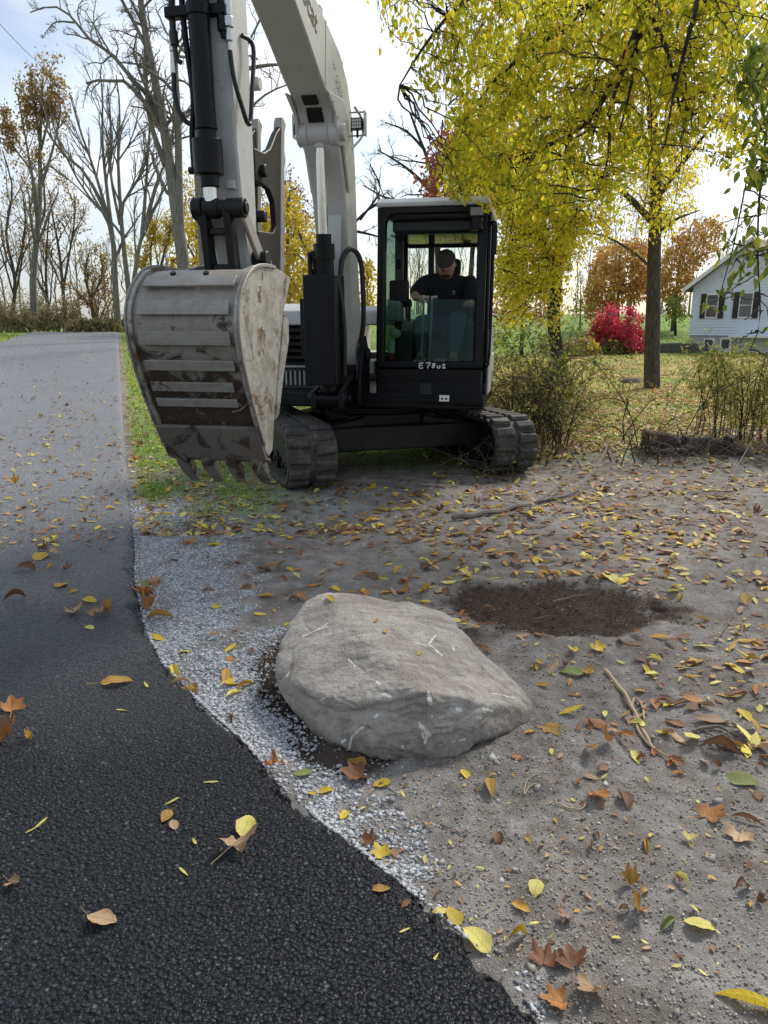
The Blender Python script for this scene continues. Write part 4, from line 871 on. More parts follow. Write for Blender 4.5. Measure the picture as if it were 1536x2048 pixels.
s = MB(MU); s.cyl(UP(-0.09, 2.47, 2.02), UP(0.165, 2.47, 2.02), 0.032, n=16); s.build('thumb_cylinder_pin', M_MATTE, th, 0.006)
saw = [(2.02, 2.64)]
for k in range(9): saw += [(1.965 + 0.025 * (k % 2) + 0.012 * k, 2.61 - k * 0.10), (1.998 + 0.012 * k, 2.55 - k * 0.10)]
saw += [(2.14, 1.64), (2.17, 1.66), (2.10, 2.2), (2.05, 2.6)]
for q in (-1, 1):
    s = MB(MU); s.prism(U2(saw), 0.035 + q * 0.05, 0.035 + q * 0.102, 'x'); s.build('thumb_edge', M_STEEL, th, 0.004)

# ---- bucket
MBK = MU @ Matrix.Translation((0.030, 0, 0.0)); BW = 0.262
shell = catmull([(2.50, 1.66), (2.78, 1.70), (3.05, 1.695), (3.20, 1.64), (3.305, 1.54), (3.335, 1.42), (3.30, 1.27), (3.22, 1.10), (3.12, 0.93), (3.055, 0.83), (2.99, 0.735)], 4)
s = MB(MBK); s.strip(U2([tuple(p) for p in shell]), -BW, BW, 0.018, 'x'); bk = s.build('bucket_shell', M_BSHELL, ex, 0.003)
s_len = np.concatenate([[0], np.cumsum(np.linalg.norm(np.diff(shell, axis=0), axis=1))])
def shell_at(sv, off):
    p = np.array([np.interp(sv, s_len, shell[:, 0]), np.interp(sv, s_len, shell[:, 1])])
    q = np.array([np.interp(sv + 0.01, s_len, shell[:, 0]), np.interp(sv + 0.01, s_len, shell[:, 1])]); d_ = (q - p) / (np.linalg.norm(q - p) + 1e-9)
    return p + np.array([-d_[1], d_[0]]) * off          # outward = away from the mouth
tot = s_len[-1]
mid_s = [0.60, 0.74, 0.885, 1.02, 1.14, 1.25]
zt = [(1.590, 1.635), (1.470, 1.530), (1.340, 1.400), (1.220, 1.268), (1.115, 1.160), (1.035, 1.075)]
def s_of_z(zv):
    k = np.argmax(shell[:, 1]); return float(np.interp(-zv, -shell[k:, 1], s_len[k:]))
for k, (za, zb) in enumerate(zt):
    s = MB(MBK); a_, b_ = s_of_z(zb), s_of_z(za)
    pr = [tuple(shell_at(t_, 0.0195)) for t_ in np.linspace(a_, b_, 4)]
    s.strip(U2(pr), -BW + 0.035, BW - 0.020 - (0.03 if k > 3 else 0), -0.012, 'x'); s.build('wear_strip', M_BSLAT, bk, 0.002)
for q, nm in ((-1, 'side_plate'), (1, 'side_plate')):
    outer = [tuple(shell_at(t_, 0.020)) for t_ in np.linspace(0.02, tot, 34)]
    mouth = [(2.93, 0.76), (2.88, 0.93), (2.80, 1.16), (2.72, 1.36), (2.66, 1.50), (2.58, 1.60)]
    s = MB(MBK); s.prism(U2(outer + mouth), q * (BW + 0.001), q * (BW + 0.023), 'x'); sp = s.build(nm, M_BSIDE, bk, 0.004)
    rim = MB(MBK); rim.strip(U2([tuple(shell_at(t_, 0.010)) for t_ in np.linspace(0.30, tot - 0.10, 30)]), q * (BW + 0.0235), q * (BW + 0.034), -0.018, 'x'); rim.build('side_rim', M_BSLAT, sp, 0.003)
    s = MB(MBK); s.prism(U2([(2.88, 0.92), (2.80, 1.16), (2.72, 1.36), (2.66, 1.50), (2.60, 1.44), (2.60, 1.34), (2.70, 1.18), (2.82, 0.94)]), q * (BW + 0.004), q * (BW + 0.030), 'x'); s.build('side_cutter', M_BSIDE, sp, 0.004)
s = MB(MBK); s.strip(U2([tuple(shell_at(s_of_z(0.93), 0.020)), tuple(shell_at(tot - 0.02, 0.020)), (2.95, 0.715)]), -BW - 0.02, BW + 0.02, -0.022, 'x'); lip = s.build('cutting_edge', M_TOOTH, bk, 0.004)
for k in range(4):
    xc = -0.215 + k * 0.1435
    Mt = MBK @ Matrix.Translation(UP(xc, 2.995, 0.755))
    d_ = Vector((0, 0.62, -0.78)).normalized(); n_ = Vector((0, -0.78, -0.62)).normalized(); x_ = Vector((1, 0, 0))
    # tooth frame: X across, Y along the tooth, Z outwards (towards the viewer)
    Fm = Matrix(((1, d_.x, n_.x, 0), (0, d_.y, n_.y, 0), (0, d_.z, n_.z, 0), (0, 0, 0, 1)))
    s = MB(Mt @ Fm)
    s.add([(-0.020, -0.10, 0.008), (0.020, -0.10, 0.008), (0.036, 0.05, 0.012), (-0.036, 0.05, 0.012), (-0.012, -0.08, 0.034), (0.012, -0.08, 0.034), (0.030, 0.05, 0.058), (-0.030, 0.05, 0.058), (-0.036, 0.05, -0.03), (0.036, 0.05, -0.03), (0.03, -0.05, -0.02), (-0.03, -0.05, -0.02)],
          [(0, 1, 5, 4), (4, 5, 6, 7), (1, 2, 6, 5), (0, 4, 7, 3), (3, 7, 6, 2), (0, 3, 2, 1), (8, 9, 2, 3), (8, 11, 10, 9), (10, 1, 2, 9), (11, 8, 3, 0), (11, 0, 1, 10)])
    ad = s.build('tooth_adapter', M_TOOTH, bk, 0.006)
    s = MB(Mt @ Fm)
    s.add([(-0.033, 0.052, -0.026), (0.033, 0.052, -0.026), (0.033, 0.052, 0.052), (-0.033, 0.052, 0.052), (-0.026, 0.245, 0.006), (0.026, 0.245, 0.006), (0.026, 0.245, 0.018), (-0.026, 0.245, 0.018), (-0.034, 0.14, -0.012), (0.034, 0.14, -0.012), (0.034, 0.14, 0.040), (-0.034, 0.14, 0.040)],
          [(3, 2, 1, 0), (0, 1, 9, 8), (1, 2, 10, 9), (2, 3, 11, 10), (3, 0, 8, 11), (8, 9, 5, 4), (9, 10, 6, 5), (10, 11, 7, 6), (11, 8, 4, 7), (4, 5, 6, 7)])
    s.build('tooth', M_TOOTH, ad, 0.005)
for q in (-1, 1):
    s = MB(MBK); s.prism(U2([(2.95, 1.70), (2.78, 1.735), (2.66, 1.75), (2.55, 1.74), (2.56, 1.79), (2.52, 1.74), (2.56, 1.68), (2.64, 1.665), (2.8, 1.68)]), q * 0.150, q * 0.185, 'x'); s.build('bucket_ear', M_BSIDE, bk, 0.006)
for xx in (-0.115, 0.06):
    sv = s_of_z(1.660); pa_, pb_ = shell_at(sv, 0.010), shell_at(sv, 0.0212); s = MB(MBK); s.cyl(UP(xx, *pa_), UP(xx, *pb_), 0.015, n=12); s.build('drain_hole', M_MATTE, bk)
# roots snagged on the bucket corner
s = MB(MBK); s.tube([UP(0.20, 3.20, 1.05), UP(0.235, 3.14, 0.98), UP(0.24, 3.06, 0.86), UP(0.25, 3.02, 0.74), UP(0.235, 3.03, 0.66)], 0.003, 5, 4); s.tube([UP(0.18, 3.22, 1.0), UP(0.22, 3.20, 1.01), UP(0.26, 3.18, 1.05)], 0.0025, 5, 3); s.tube([UP(0.235, 3.15, 1.0), UP(0.27, 3.15, 1.02), UP(0.33, 3.0, 1.06)], 0.002, 5, 3)
root_o = s.build('snagged_root', paint('dry_root', (0.30, 0.24, 0.16), 0.9, amt=0.4)); tag(root_o, 'thin pale root snagged on the corner of the excavator bucket', 'root')

# bolts, seams and catches that the panels carry
bolt_me = None
def bolt(v, u, z, r=0.012, axis='f', parent=None, mat=None):
    s = MB(MU); d = {'f': (0, -0.008, 0), 's': (0.008, 0, 0)}[axis]; p = Vector(UP(v, u, z)); s.cyl(p, p + Vector(d), r, r * 0.9, 6); s.build('bolt', mat or M_MATTE, parent or ex)
for zz in (1.02, 1.30, 1.70):
    for vv in (-0.125, 0.105): bolt(vv, 0.781, zz)
for vv in (0.36, 0.60, 0.93, 1.18): bolt(vv, -0.004 + 0.0, 0.955, 0.010)
for (uu, zz) in ((0.62, 2.82), (0.78, 2.93), (0.92, 3.0)): bolt(0.166, uu, zz, 0.010, 's', boom, M_WHITE)
s = MB(MU); s.box(0.30, 1.24, cy0 - 0.0035, cy0 - 0.0008, 0.866, 0.872); s.build('panel_seam', M_MATTE, ex)
s = MB(MU); s.box(0.845, 0.849, cy0 - 0.0035, cy0 - 0.0008, 0.70, 0.864); s.build('panel_seam', M_MATTE, ex)
# ------------------------------------------------------------------ boulder
from mathutils.bvhtree import BVHTree
def boulder():
    pts = [at(*q) for q in [(604, 1212, 2.98), (640, 1190, 3.04), (700, 1184, 3.08), (790, 1200, 3.06), (865, 1216, 3.0), (915, 1238, 2.95), (950, 1272, 2.88), (1000, 1330, 2.78), (1040, 1375, 2.70), (1064, 1402, 2.62), (1066, 1425, 2.58),
            (574, 1262, 2.86), (556, 1310, 2.74), (551, 1345, 2.66), (560, 1385, 2.58), (600, 1375, 2.5), (650, 1392, 2.42), (720, 1402, 2.35), (850, 1385, 2.32), (950, 1400, 2.37), (1040, 1414, 2.50),
            (590, 1425, 2.50), (650, 1480, 2.37), (740, 1515, 2.29), (800, 1524, 2.275), (880, 1518, 2.28), (950, 1492, 2.33), (1010, 1464, 2.42), (1058, 1444, 2.53)]]
    pts += [np.array(q) for q in [(-0.30, 2.95, -0.05), (0.25, 3.10, -0.05), (0.45, 2.85, -0.02), (-0.2, 2.45, -0.10), (0.05, 2.36, -0.10), (0.30, 2.45, -0.08)]]
    bm = bmesh.new()
    for p in pts: bm.verts.new(p)
    bmesh.ops.convex_hull(bm, input=bm.verts[:]); bmesh.ops.recalc_face_normals(bm, faces=bm.faces[:])
    c = np.array([0.07, 2.68, 0.08]); Nn = []; D = []
    for f in bm.faces:
        n = np.array(f.normal); d = float(n @ (np.array(f.verts[0].co) - c))
        if d < 0: n, d = -n, -d
        Nn.append(n / max(d, 0.03))
    bm.free(); Nn = np.array(Nn)
    nth, nph = 440, 230
    th = np.linspace(0, 2 * np.pi, nth, endpoint=False); ph = np.linspace(0.0, np.pi, nph)
    TH, PH = np.meshgrid(th, ph); d = np.stack([np.sin(PH) * np.cos(TH), np.sin(PH) * np.sin(TH), np.cos(PH)], -1).reshape(-1, 3)
    # spread directions as the flat block wants them
    d = d * np.array([1.0, 0.85, 0.45]); d /= np.linalg.norm(d, axis=1)[:, None]
    q = np.clip(d @ Nn.T, 0, None); p_ = 60
    mxq = q.max(1); r = 1.0 / (mxq * (((q / mxq[:, None]) ** p_).sum(1)) ** (1 / p_) )
    X = c + d * r[:, None]
    nrm = d
    def disp(amount): return X + nrm * amount[:, None]
    # worn facets: broad undulation, a stepped shoulder on the right, bedding creases on the front face
    a = (fbm(X * 3.2, 61, 3) - 0.42) * 0.045 + (fbm(X * 9, 63, 4) - 0.5) * 0.030 + (fbm(X * 38, 67, 3) - 0.5) * 0.009 - 0.005 * np.exp(-(np.abs(fbm(X * 4.5, 69, 4) - 0.5) / 0.02) ** 2) * sstep(0.45, 0.65, fbm(X * 3.0, 70, 2))
    step = sstep(0.36, 0.40, X[:, 0] + 0.25 * (X[:, 1] - 2.6) + (fbm(X * 6, 71, 3) - 0.5) * 0.10) * sstep(2.45, 2.62, X[:, 1]) * sstep(0.05, 0.14, X[:, 2])
    a = a - 0.020 * step
    front = 1 - sstep(2.36, 2.50, X[:, 1])
    lay = X[:, 2] * 18 + X[:, 0] * 7 + (fbm(X * 4, 73, 4) - 0.5) * 13
    a = a + front * (np.abs(lay - np.floor(lay) - 0.5) - 0.25) * 0.014 * sstep(0.45, 0.7, fbm(X * 7, 77, 3)) + front * (np.abs(fbm(X * np.array([5, 5, 9]), 85, 4) - 0.5) - 0.1) * 0.06
    cre = np.abs(X[:, 2] - (0.165 + 0.05 * np.sin(X[:, 0] * 7) + (fbm(X * 8, 79, 3) - 0.5) * 0.06))
    a = a - 0.012 * np.exp(-(cre / 0.012) ** 2) * (1 - sstep(2.40, 2.62, X[:, 1]))
    X = disp(a)
    idx = np.arange(nph * nth).reshape(nph, nth); A = idx[:-1]; B = np.roll(A, -1, 1); C_ = idx[1:]; D_ = np.roll(C_, -1, 1)
    F = np.stack([A, B, D_, C_], -1).reshape(-1, 4)[:, ::-1]
    return X, F
BX_, BF_ = boulder()
BVH = BVHTree.FromPolygons([Vector(p) for p in BX_], [tuple(int(i) for i in f) for f in BF_])
def hit_boulder(px, py):
    h = BVH.ray_cast(Vector((0, 0, CAM_H)), Vector(ray(px, py)).normalized()); return h[0], h[1]
SCR = [((755, 1430), (703, 1474), 2.4), ((703, 1474), (699, 1498), 2.2), ((857, 1386), (861, 1408), 4.0), ((838, 1445), (850, 1487), 2.2), ((850, 1487), (864, 1432), 2.0), ((842, 1452), (858, 1470), 4.0), ((697, 1318), (711, 1333), 1.5),
       ((605, 1272), (655, 1253), 1.4), ((630, 1262), (656, 1246), 1.2), ((872, 1270), (857, 1289), 2.0), ((857, 1289), (884, 1311), 2.0), ((832, 1286), (852, 1291), 1.6), ((765, 1387), (780, 1393), 3.2), ((984, 1386), (1028, 1396), 1.3),
       ((753, 1363), (760, 1368), 2.0), ((915, 1418), (922, 1420), 3.5), ((968, 1418), (985, 1422), 3.0), ((634, 1401), (650, 1396), 1.3), ((905, 1293), (909, 1301), 1.8), ((805, 1492), (811, 1503), 1.6), ((690, 1480), (684, 1484), 2.0), ((880, 1490), (930, 1478), 1.2), ((574, 1352), (578, 1344), 1.6)]
def boulder_mat():
    m, t, b = newmat('tan_grey_boulder'); P = pos(t)
    n1 = noise(t, P, 4.5, 6, 0.62, 0.6); n2 = noise(t, P, 28, 6, 0.65); n3 = noise(t, P, 120, 4, 0.6)
    mpn = N(t, 'ShaderNodeMapping'); mpn.inputs['Rotation'].default_value = (0.35, 0.2, 0.5); mpn.inputs['Scale'].default_value = (3, 14, 14); t.links.new(P, mpn.inputs['Vector']); st = noise(t, mpn.outputs[0], 1.6, 5, 0.6)
    c = ramp(t, n1, [(0.30, (0.235, 0.205, 0.172)), (0.5, (0.37, 0.332, 0.288)), (0.70, (0.48, 0.44, 0.39))])
    c = mixc(t, ramp(t, st, [(0.47, 0.0), (0.68, 0.7)]), c, (0.20, 0.168, 0.132))
    c = mixc(t, ramp(t, n2, [(0.55, 0.0), (0.75, 0.55)]), c, (0.20, 0.175, 0.15))
    c = mixc(t, ramp(t, n3, [(0.58, 0.0), (0.68, 0.6)]), c, (0.17, 0.15, 0.125))
    c = mixc(t, ramp(t, noise(t, P, 260, 2), [(0.60, 0.0), (0.70, 0.5)]), c, (0.62, 0.59, 0.54))
    # soil stain low down and along the bedding
    low = N(t, 'ShaderNodeSeparateXYZ'); t.links.new(P, low.inputs[0])
    k = math_(t, 'ADD', ramp(t, low.outputs[2], [(0.0, 0.45), (0.14, 0.0)]), math_(t, 'MULTIPLY_ADD', n2, 0.8, -0.45)); k = ramp(t, k, [(0.1, 0.0), (0.5, 0.75)])
    c = mixc(t, k, c, (0.15, 0.122, 0.098))
    # pale scrape marks left by the bucket teeth
    acc = None; wob = math_(t, 'MULTIPLY_ADD', n2, 0.010, -0.005)
    for (pa, pb, w) in SCR:
        A_, _ = hit_boulder(*pa); B_, _ = hit_boulder(*pb)
        if A_ is None or B_ is None: continue
        ab = B_ - A_; L2 = max(ab.length_squared, 1e-8)
        s1 = N(t, 'ShaderNodeVectorMath', operation='SUBTRACT'); t.links.new(P, s1.inputs[0]); s1.inputs[1].default_value = A_
        dt = N(t, 'ShaderNodeVectorMath', operation='DOT_PRODUCT'); t.links.new(s1.outputs[0], dt.inputs[0]); dt.inputs[1].default_value = ab / L2
        cl = N(t, 'ShaderNodeClamp'); t.links.new(dt.outputs['Value'], cl.inputs[0])
        sc = N(t, 'ShaderNodeVectorMath', operation='SCALE'); sc.inputs[0].default_value = ab; t.links.new(cl.outputs[0], sc.inputs['Scale'])
        ds = N(t, 'ShaderNodeVectorMath', operation='DISTANCE'); t.links.new(s1.outputs[0], ds.inputs[0]); t.links.new(sc.outputs[0], ds.inputs[1])
        dd = math_(t, 'ADD', ds.outputs['Value'], wob)
        ww = w * 0.0012
        mk = ramp(t, math_(t, 'MULTIPLY', dd, 1 / (ww * 2)), [(0.55, 1.0), (1.0, 0.0)])
        acc = mk if acc is None else math_(t, 'MAXIMUM', acc, mk)
    grain = ramp(t, noise(t, P, 75, 4, 0.7), [(0.32, 0.0), (0.48, 1.0)])
    c = mixc(t, math_(t, 'MULTIPLY', math_(t, 'MULTIPLY', acc, grain), 0.85), c, (0.78, 0.77, 0.72))
    t.links.new(c, b.inputs['Base Color']); b.inputs['Roughness'].default_value = 0.88; b.inputs['Specular IOR Level'].default_value = 0.25
    ck = N(t, 'ShaderNodeTexVoronoi', feature='DISTANCE_TO_EDGE'); ck.inputs['Scale'].default_value = 7; wv = N(t, 'ShaderNodeVectorMath', operation='MULTIPLY_ADD'); nc = N(t, 'ShaderNodeTexNoise'); nc.inputs['Scale'].default_value = 9; nc.inputs['Detail'].default_value = 5; t.links.new(P, nc.inputs['Vector']); t.links.new(nc.outputs['Color'], wv.inputs[0]); wv.inputs[1].default_value = (0.14, 0.14, 0.14); t.links.new(P, wv.inputs[2]); t.links.new(wv.outputs[0], ck.inputs['Vector'])
    nb = bump(t, None, ramp(t, ck.outputs['Distance'], [(0.0, 0.0), (0.05, 1.0)]), 0.12, 0.006); nb = bump(t, None, n2, 0.7, 0.025, nb); bump(t, b, n3, 0.8, 0.006, nb)
    return m
bo = obj('boulder', BX_, BF_, boulder_mat(), smooth=True)
tag(bo, 'big flat-topped tan boulder with white scrape marks lying on the bare soil', 'boulder')

# ------------------------------------------------------------------ fallen leaves
def leaf_mat(name, c, edge, trans=0.25, veins=True):
    m, t, b = newmat(name); P = objco(t); oi = N(t, 'ShaderNodeObjectInfo'); g_ = N(t, 'ShaderNodeNewGeometry')
    rnd = math_(t, 'FRACT', math_(t, 'ADD', oi.outputs['Random'], g_.outputs['Random Per Island']))
    cc = mixc(t, rnd, tuple(q * 0.68 for q in c), tuple(min(1, q * 1.22) for q in c))
    v = N(t, 'ShaderNodeVectorMath', operation='ADD'); t.links.new(P, v.inputs[0])
    cv = N(t, 'ShaderNodeCombineXYZ'); t.links.new(math_(t, 'MULTIPLY', rnd, 7.0), cv.inputs[0]); t.links.new(cv.outputs[0], v.inputs[1])
    n1 = noise(t, v.outputs[0], 30, 5, 0.65)
    cc = mixc(t, ramp(t, n1, [(0.45, 0.0), (0.70, 0.75)]), cc, edge)
    cc = mixc(t, ramp(t, noise(t, v.outputs[0], 130, 3), [(0.62, 0.0), (0.70, 0.6)]), cc, tuple(q * 0.4 for q in edge))
    if veins:
        sx = N(t, 'ShaderNodeSeparateXYZ'); t.links.new(P, sx.inputs[0]); ay = math_(t, 'ABSOLUTE', sx.outputs[1])
        mid = ramp(t, ay, [(0.006, 0.75), (0.020, 0.0)]); w_ = math_(t, 'SINE', math_(t, 'MULTIPLY', math_(t, 'SUBTRACT', sx.outputs[0], math_(t, 'MULTIPLY', ay, 0.9)), 48.0))
        vn = math_(t, 'MAXIMUM', mid, ramp(t, w_, [(0.86, 0.0), (0.98, 0.40)])); cc = mixc(t, vn, cc, tuple(q * 0.55 + 0.02 for q in edge))
        em = ramp(t, math_(t, 'ADD', ay, math_(t, 'MULTIPLY', n1, 0.25)), [(0.30, 0.0), (0.42, 0.65)]); cc = mixc(t, em, cc, edge)
    t.links.new(cc, b.inputs['Base Color']); b.inputs['Roughness'].default_value = 0.62; b.inputs['Specular IOR Level'].default_value = 0.35
    bump(t, b, n1, 0.35, 0.004)
    tr = N(t, 'ShaderNodeBsdfTranslucent'); t.links.new(cc, tr.inputs[0]); mx = N(t, 'ShaderNodeMixShader'); mx.inputs[0].default_value = trans
    out = t.nodes['Material Output']; t.links.new(b.outputs[0], mx.inputs[1]); t.links.new(tr.outputs[0], mx.inputs[2]); t.links.new(mx.outputs[0], out.inputs[0])
    return m
LEAF_COL = {'yellow': ((0.70, 0.54, 0.045), (0.46, 0.30, 0.05)), 'lemon': ((0.70, 0.63, 0.16), (0.58, 0.46, 0.15)), 'gold': ((0.58, 0.35, 0.06), (0.30, 0.14, 0.04)), 'orange': ((0.50, 0.22, 0.06), (0.27, 0.11, 0.04)),
            'brown': ((0.22, 0.11, 0.055), (0.10, 0.052, 0.03)), 'tan': ((0.50, 0.34, 0.19), (0.28, 0.16, 0.085)), 'rust': ((0.31, 0.135, 0.06), (0.16, 0.07, 0.04)), 'green': ((0.20, 0.27, 0.07), (0.33, 0.32, 0.10))}
LM = {k: leaf_mat('fallen_leaf_' + k, *c) for k, c in LEAF_COL.items()}
LMP = dict(LM)
def leaf_geo(kind, seed):
    """unit-length leaf, stalk end at -0.5, lying on z = 0"""
    rg = np.random.default_rng(seed); v = []; f = []
    if kind in ('oval', 'curl', 'long'):
        n = 9; w = {'oval': 0.30, 'curl': 0.24, 'long': 0.17}[kind] * rg.uniform(0.85, 1.15)
        bend = {'oval': 0.5, 'curl': 2.4, 'long': 1.2}[kind] * rg.uniform(0.5, 1.1); fold = {'oval': 0.25, 'curl': 1.25, 'long': 0.7}[kind] * rg.uniform(0.5, 1.2)
        skew = rg.uniform(-0.4, 0.4)
        for i in range(n):
            s = i / (n - 1); ww = w * (math.sin(math.pi * min(1, s * 0.96 + 0.02) ** 0.85)) ** 0.8 * rg.uniform(0.92, 1.08)
            ang = bend * (s - 0.5)
            cx = math.sin(ang) / bend if abs(bend) > 1e-3 else s - 0.5; cz = (math.cos(bend * 0.5) - math.cos(ang)) / bend * -1
            for q in (-1, -0.5, 0, 0.5, 1):
                a_ = fold * abs(q) * (1 + skew * q)
                y = ww * q * math.cos(a_) + 0.06 * skew * math.sin(s * 5); z = cz * 0.8 + abs(ww * q) * math.sin(a_) + rg.normal(0, 0.010)
                v.append((cx, y, z))
        for i in range(n - 1):
            for k in range(4): a_ = i * 5 + k; f.append((a_, a_ + 1, a_ + 6, a_ + 5))
        b_ = len(v); x0, z0 = v[2][0], v[2][2]; L_ = rg.uniform(0.2, 0.5); yy = rg.uniform(-0.2, 0.2)
        v += [(x0, -0.010, z0), (x0, 0.010, z0), (x0 - L_, yy - 0.008, z0 * 0.3 + 0.02), (x0 - L_, yy + 0.008, z0 * 0.3 + 0.02)]; f.append((b_, b_ + 1, b_ + 3, b_ + 2))
    elif kind in ('maple', 'crumple'):
        lob = [(0.02, 0.22), (0.30, 0.44), (0.62, 0.36), (0.95, 0.53), (1.27, 0.37), (1.57, 0.57), (1.87, 0.37), (2.19, 0.53), (2.52, 0.36), (2.84, 0.44), (3.12, 0.22)]
        out = []
        for a_, r_ in [(-x - 0.0, r) for x, r in []] + lob: out.append((a_, r_ * rg.uniform(0.85, 1.12)))
        # angles: 1.57 = tip direction (+x)
        P = [(-0.02, 0.0)]
        for a_, r_ in out:
            for da, k in ((-0.14, 0.84), (0, 1.0), (0.14, 0.86)) if r_ > 0.40 else ((0, 1.0),):
                ang = (a_ + da - 1.57) * 1.35; P.append((r_ * k * math.cos(ang), r_ * k * math.sin(ang)))
        P.append((-0.16, 0.02))
        cup = rg.uniform(0.1, 0.8) if kind == 'maple' else rg.uniform(0.4, 2.0); tw = rg.uniform(-0.5, 0.5); rnd = rg.normal(0, 0.035, len(P)); fold = rg.uniform(0, 0.35) if kind == 'maple' else rg.uniform(0, 1.1)
        def zz(x, y): return cup * (x * x * 0.9 + y * y * 0.7) + tw * x * y * 1.4 + fold * abs(y) * 0.5
        v = [(x, y, max(0, zz(x, y) + (r_ if i else 0))) for i, ((x, y), r_) in enumerate(zip(P, rnd))]
        n = len(P)
        # inner ring for shape
        for i in range(1, n): x, y, z = v[i]; v.append((x * 0.5, y * 0.5, zz(x * 0.5, y * 0.5) + rg.normal(0, 0.012)))
        for i in range(1, n - 1): f.append((i, i + 1, n + i, n + i - 1)); f.append((0, n + i - 1, n + i))
        b_ = len(v); L_ = rg.uniform(0.3, 0.6); yy = rg.uniform(-0.25, 0.25); v += [(-0.05, -0.010, 0.012), (-0.05, 0.010, 0.012), (-0.1 - L_, yy - 0.008, 0.03), (-0.1 - L_, yy + 0.008, 0.03)]; f.append((b_, b_ + 1, b_ + 3, b_ + 2))
    else:                                # ash key / seed
        for s, w in ((-0.5, 0.02), (-0.2, 0.07), (0.1, 0.10), (0.35, 0.08), (0.5, 0.02)): v += [(s, -w, 0.03 + 0.02 * s), (s, w, 0.05 - 0.03 * s)]
        for i in range(4): f.append((2 * i, 2 * i + 1, 2 * i + 3, 2 * i + 2))
    v = np.array(v)
    if kind in ('maple', 'crumple', 'oval'):                       # roll the blade about a slanting axis
        th_ = rg.uniform(0, np.pi); cv = (rg.uniform(1.8, 3.6) if kind == 'crumple' else rg.uniform(0.2, 1.3)) * rg.choice([1, -1] if kind != 'crumple' else [1, 1, -1])
        ca, sa = math.cos(th_), math.sin(th_); a_ = v[:, 0] * ca + v[:, 1] * sa; b_ = -v[:, 0] * sa + v[:, 1] * ca; rr_ = 1 / cv
        a2 = (rr_ + v[:, 2] * 0) * np.sin(a_ / rr_); v[:, 2] += rr_ * (1 - np.cos(a_ / rr_)); v[:, 0] = a2 * ca - b_ * sa; v[:, 1] = a2 * sa + b_ * ca
        v[:, 2] += (fbm(v * np.array([5, 5, 0]) + seed, seed, 2) - 0.5) * (0.22 if kind == 'crumple' else 0.10)
    v[:, 2] -= v[:, 2].min(); return v, f
LEAF_GEO = {k: [leaf_geo(k, 100 + i + 37 * j) for i in range(6)] for j, k in enumerate(('oval', 'curl', 'long', 'maple', 'seed', 'crumple'))}
LEAF_ME = {}
def leaf_me(kind, var, col):
    key = (kind, var, col)
    if key not in LEAF_ME:
        v, f = LEAF_GEO[kind][var]; LEAF_ME[key] = make_mesh('leaf_' + kind, v, f, LM[col], smooth=True)
    return LEAF_ME[key]
rl = random.Random(77)
def put_leaf(p, kind, col, size, label, group=None, az=None, tilt=0.25, nrm=None, name='fallen_leaf', cat='leaf'):
    o = bpy.data.objects.new(name, leaf_me(kind, rl.randrange(6), col)); COL.objects.link(o)
    az = rl.uniform(0, 2 * math.pi) if az is None else az
    M = Matrix.Rotation(az, 4, 'Z')
    T = Matrix.Rotation(rl.gauss(0, tilt), 4, 'X') @ Matrix.Rotation(rl.gauss(0, tilt), 4, 'Y')
    if nrm is not None: T = nrm.to_track_quat('Z', 'Y').to_matrix().to_4x4()
    zs = rl.uniform(0.7, 1.25)
    o.matrix_world = Matrix.Translation(Vector(p) + Vector((0, 0, 0.003 + 0.10 * size * tilt))) @ T @ M @ Matrix.Diagonal((size, size * rl.uniform(0.85, 1.1), size * zs, 1))
    return tag(o, label, cat, group)
def leaf_px(px, py, kind, col, size_px, label, **kw):
    g = on_ground(px, py); x, y = g[0], g[1]; z = float(surf_z(x, y)[0])
    d = math.dist((x, y, z), (0, 0, CAM_H)); return put_leaf((x, y, z), kind, col, size_px * (0.80 if kind in ('maple', 'crumple') else 0.92) * d / F_PX, label, **kw)
A_ = 'on the black asphalt'
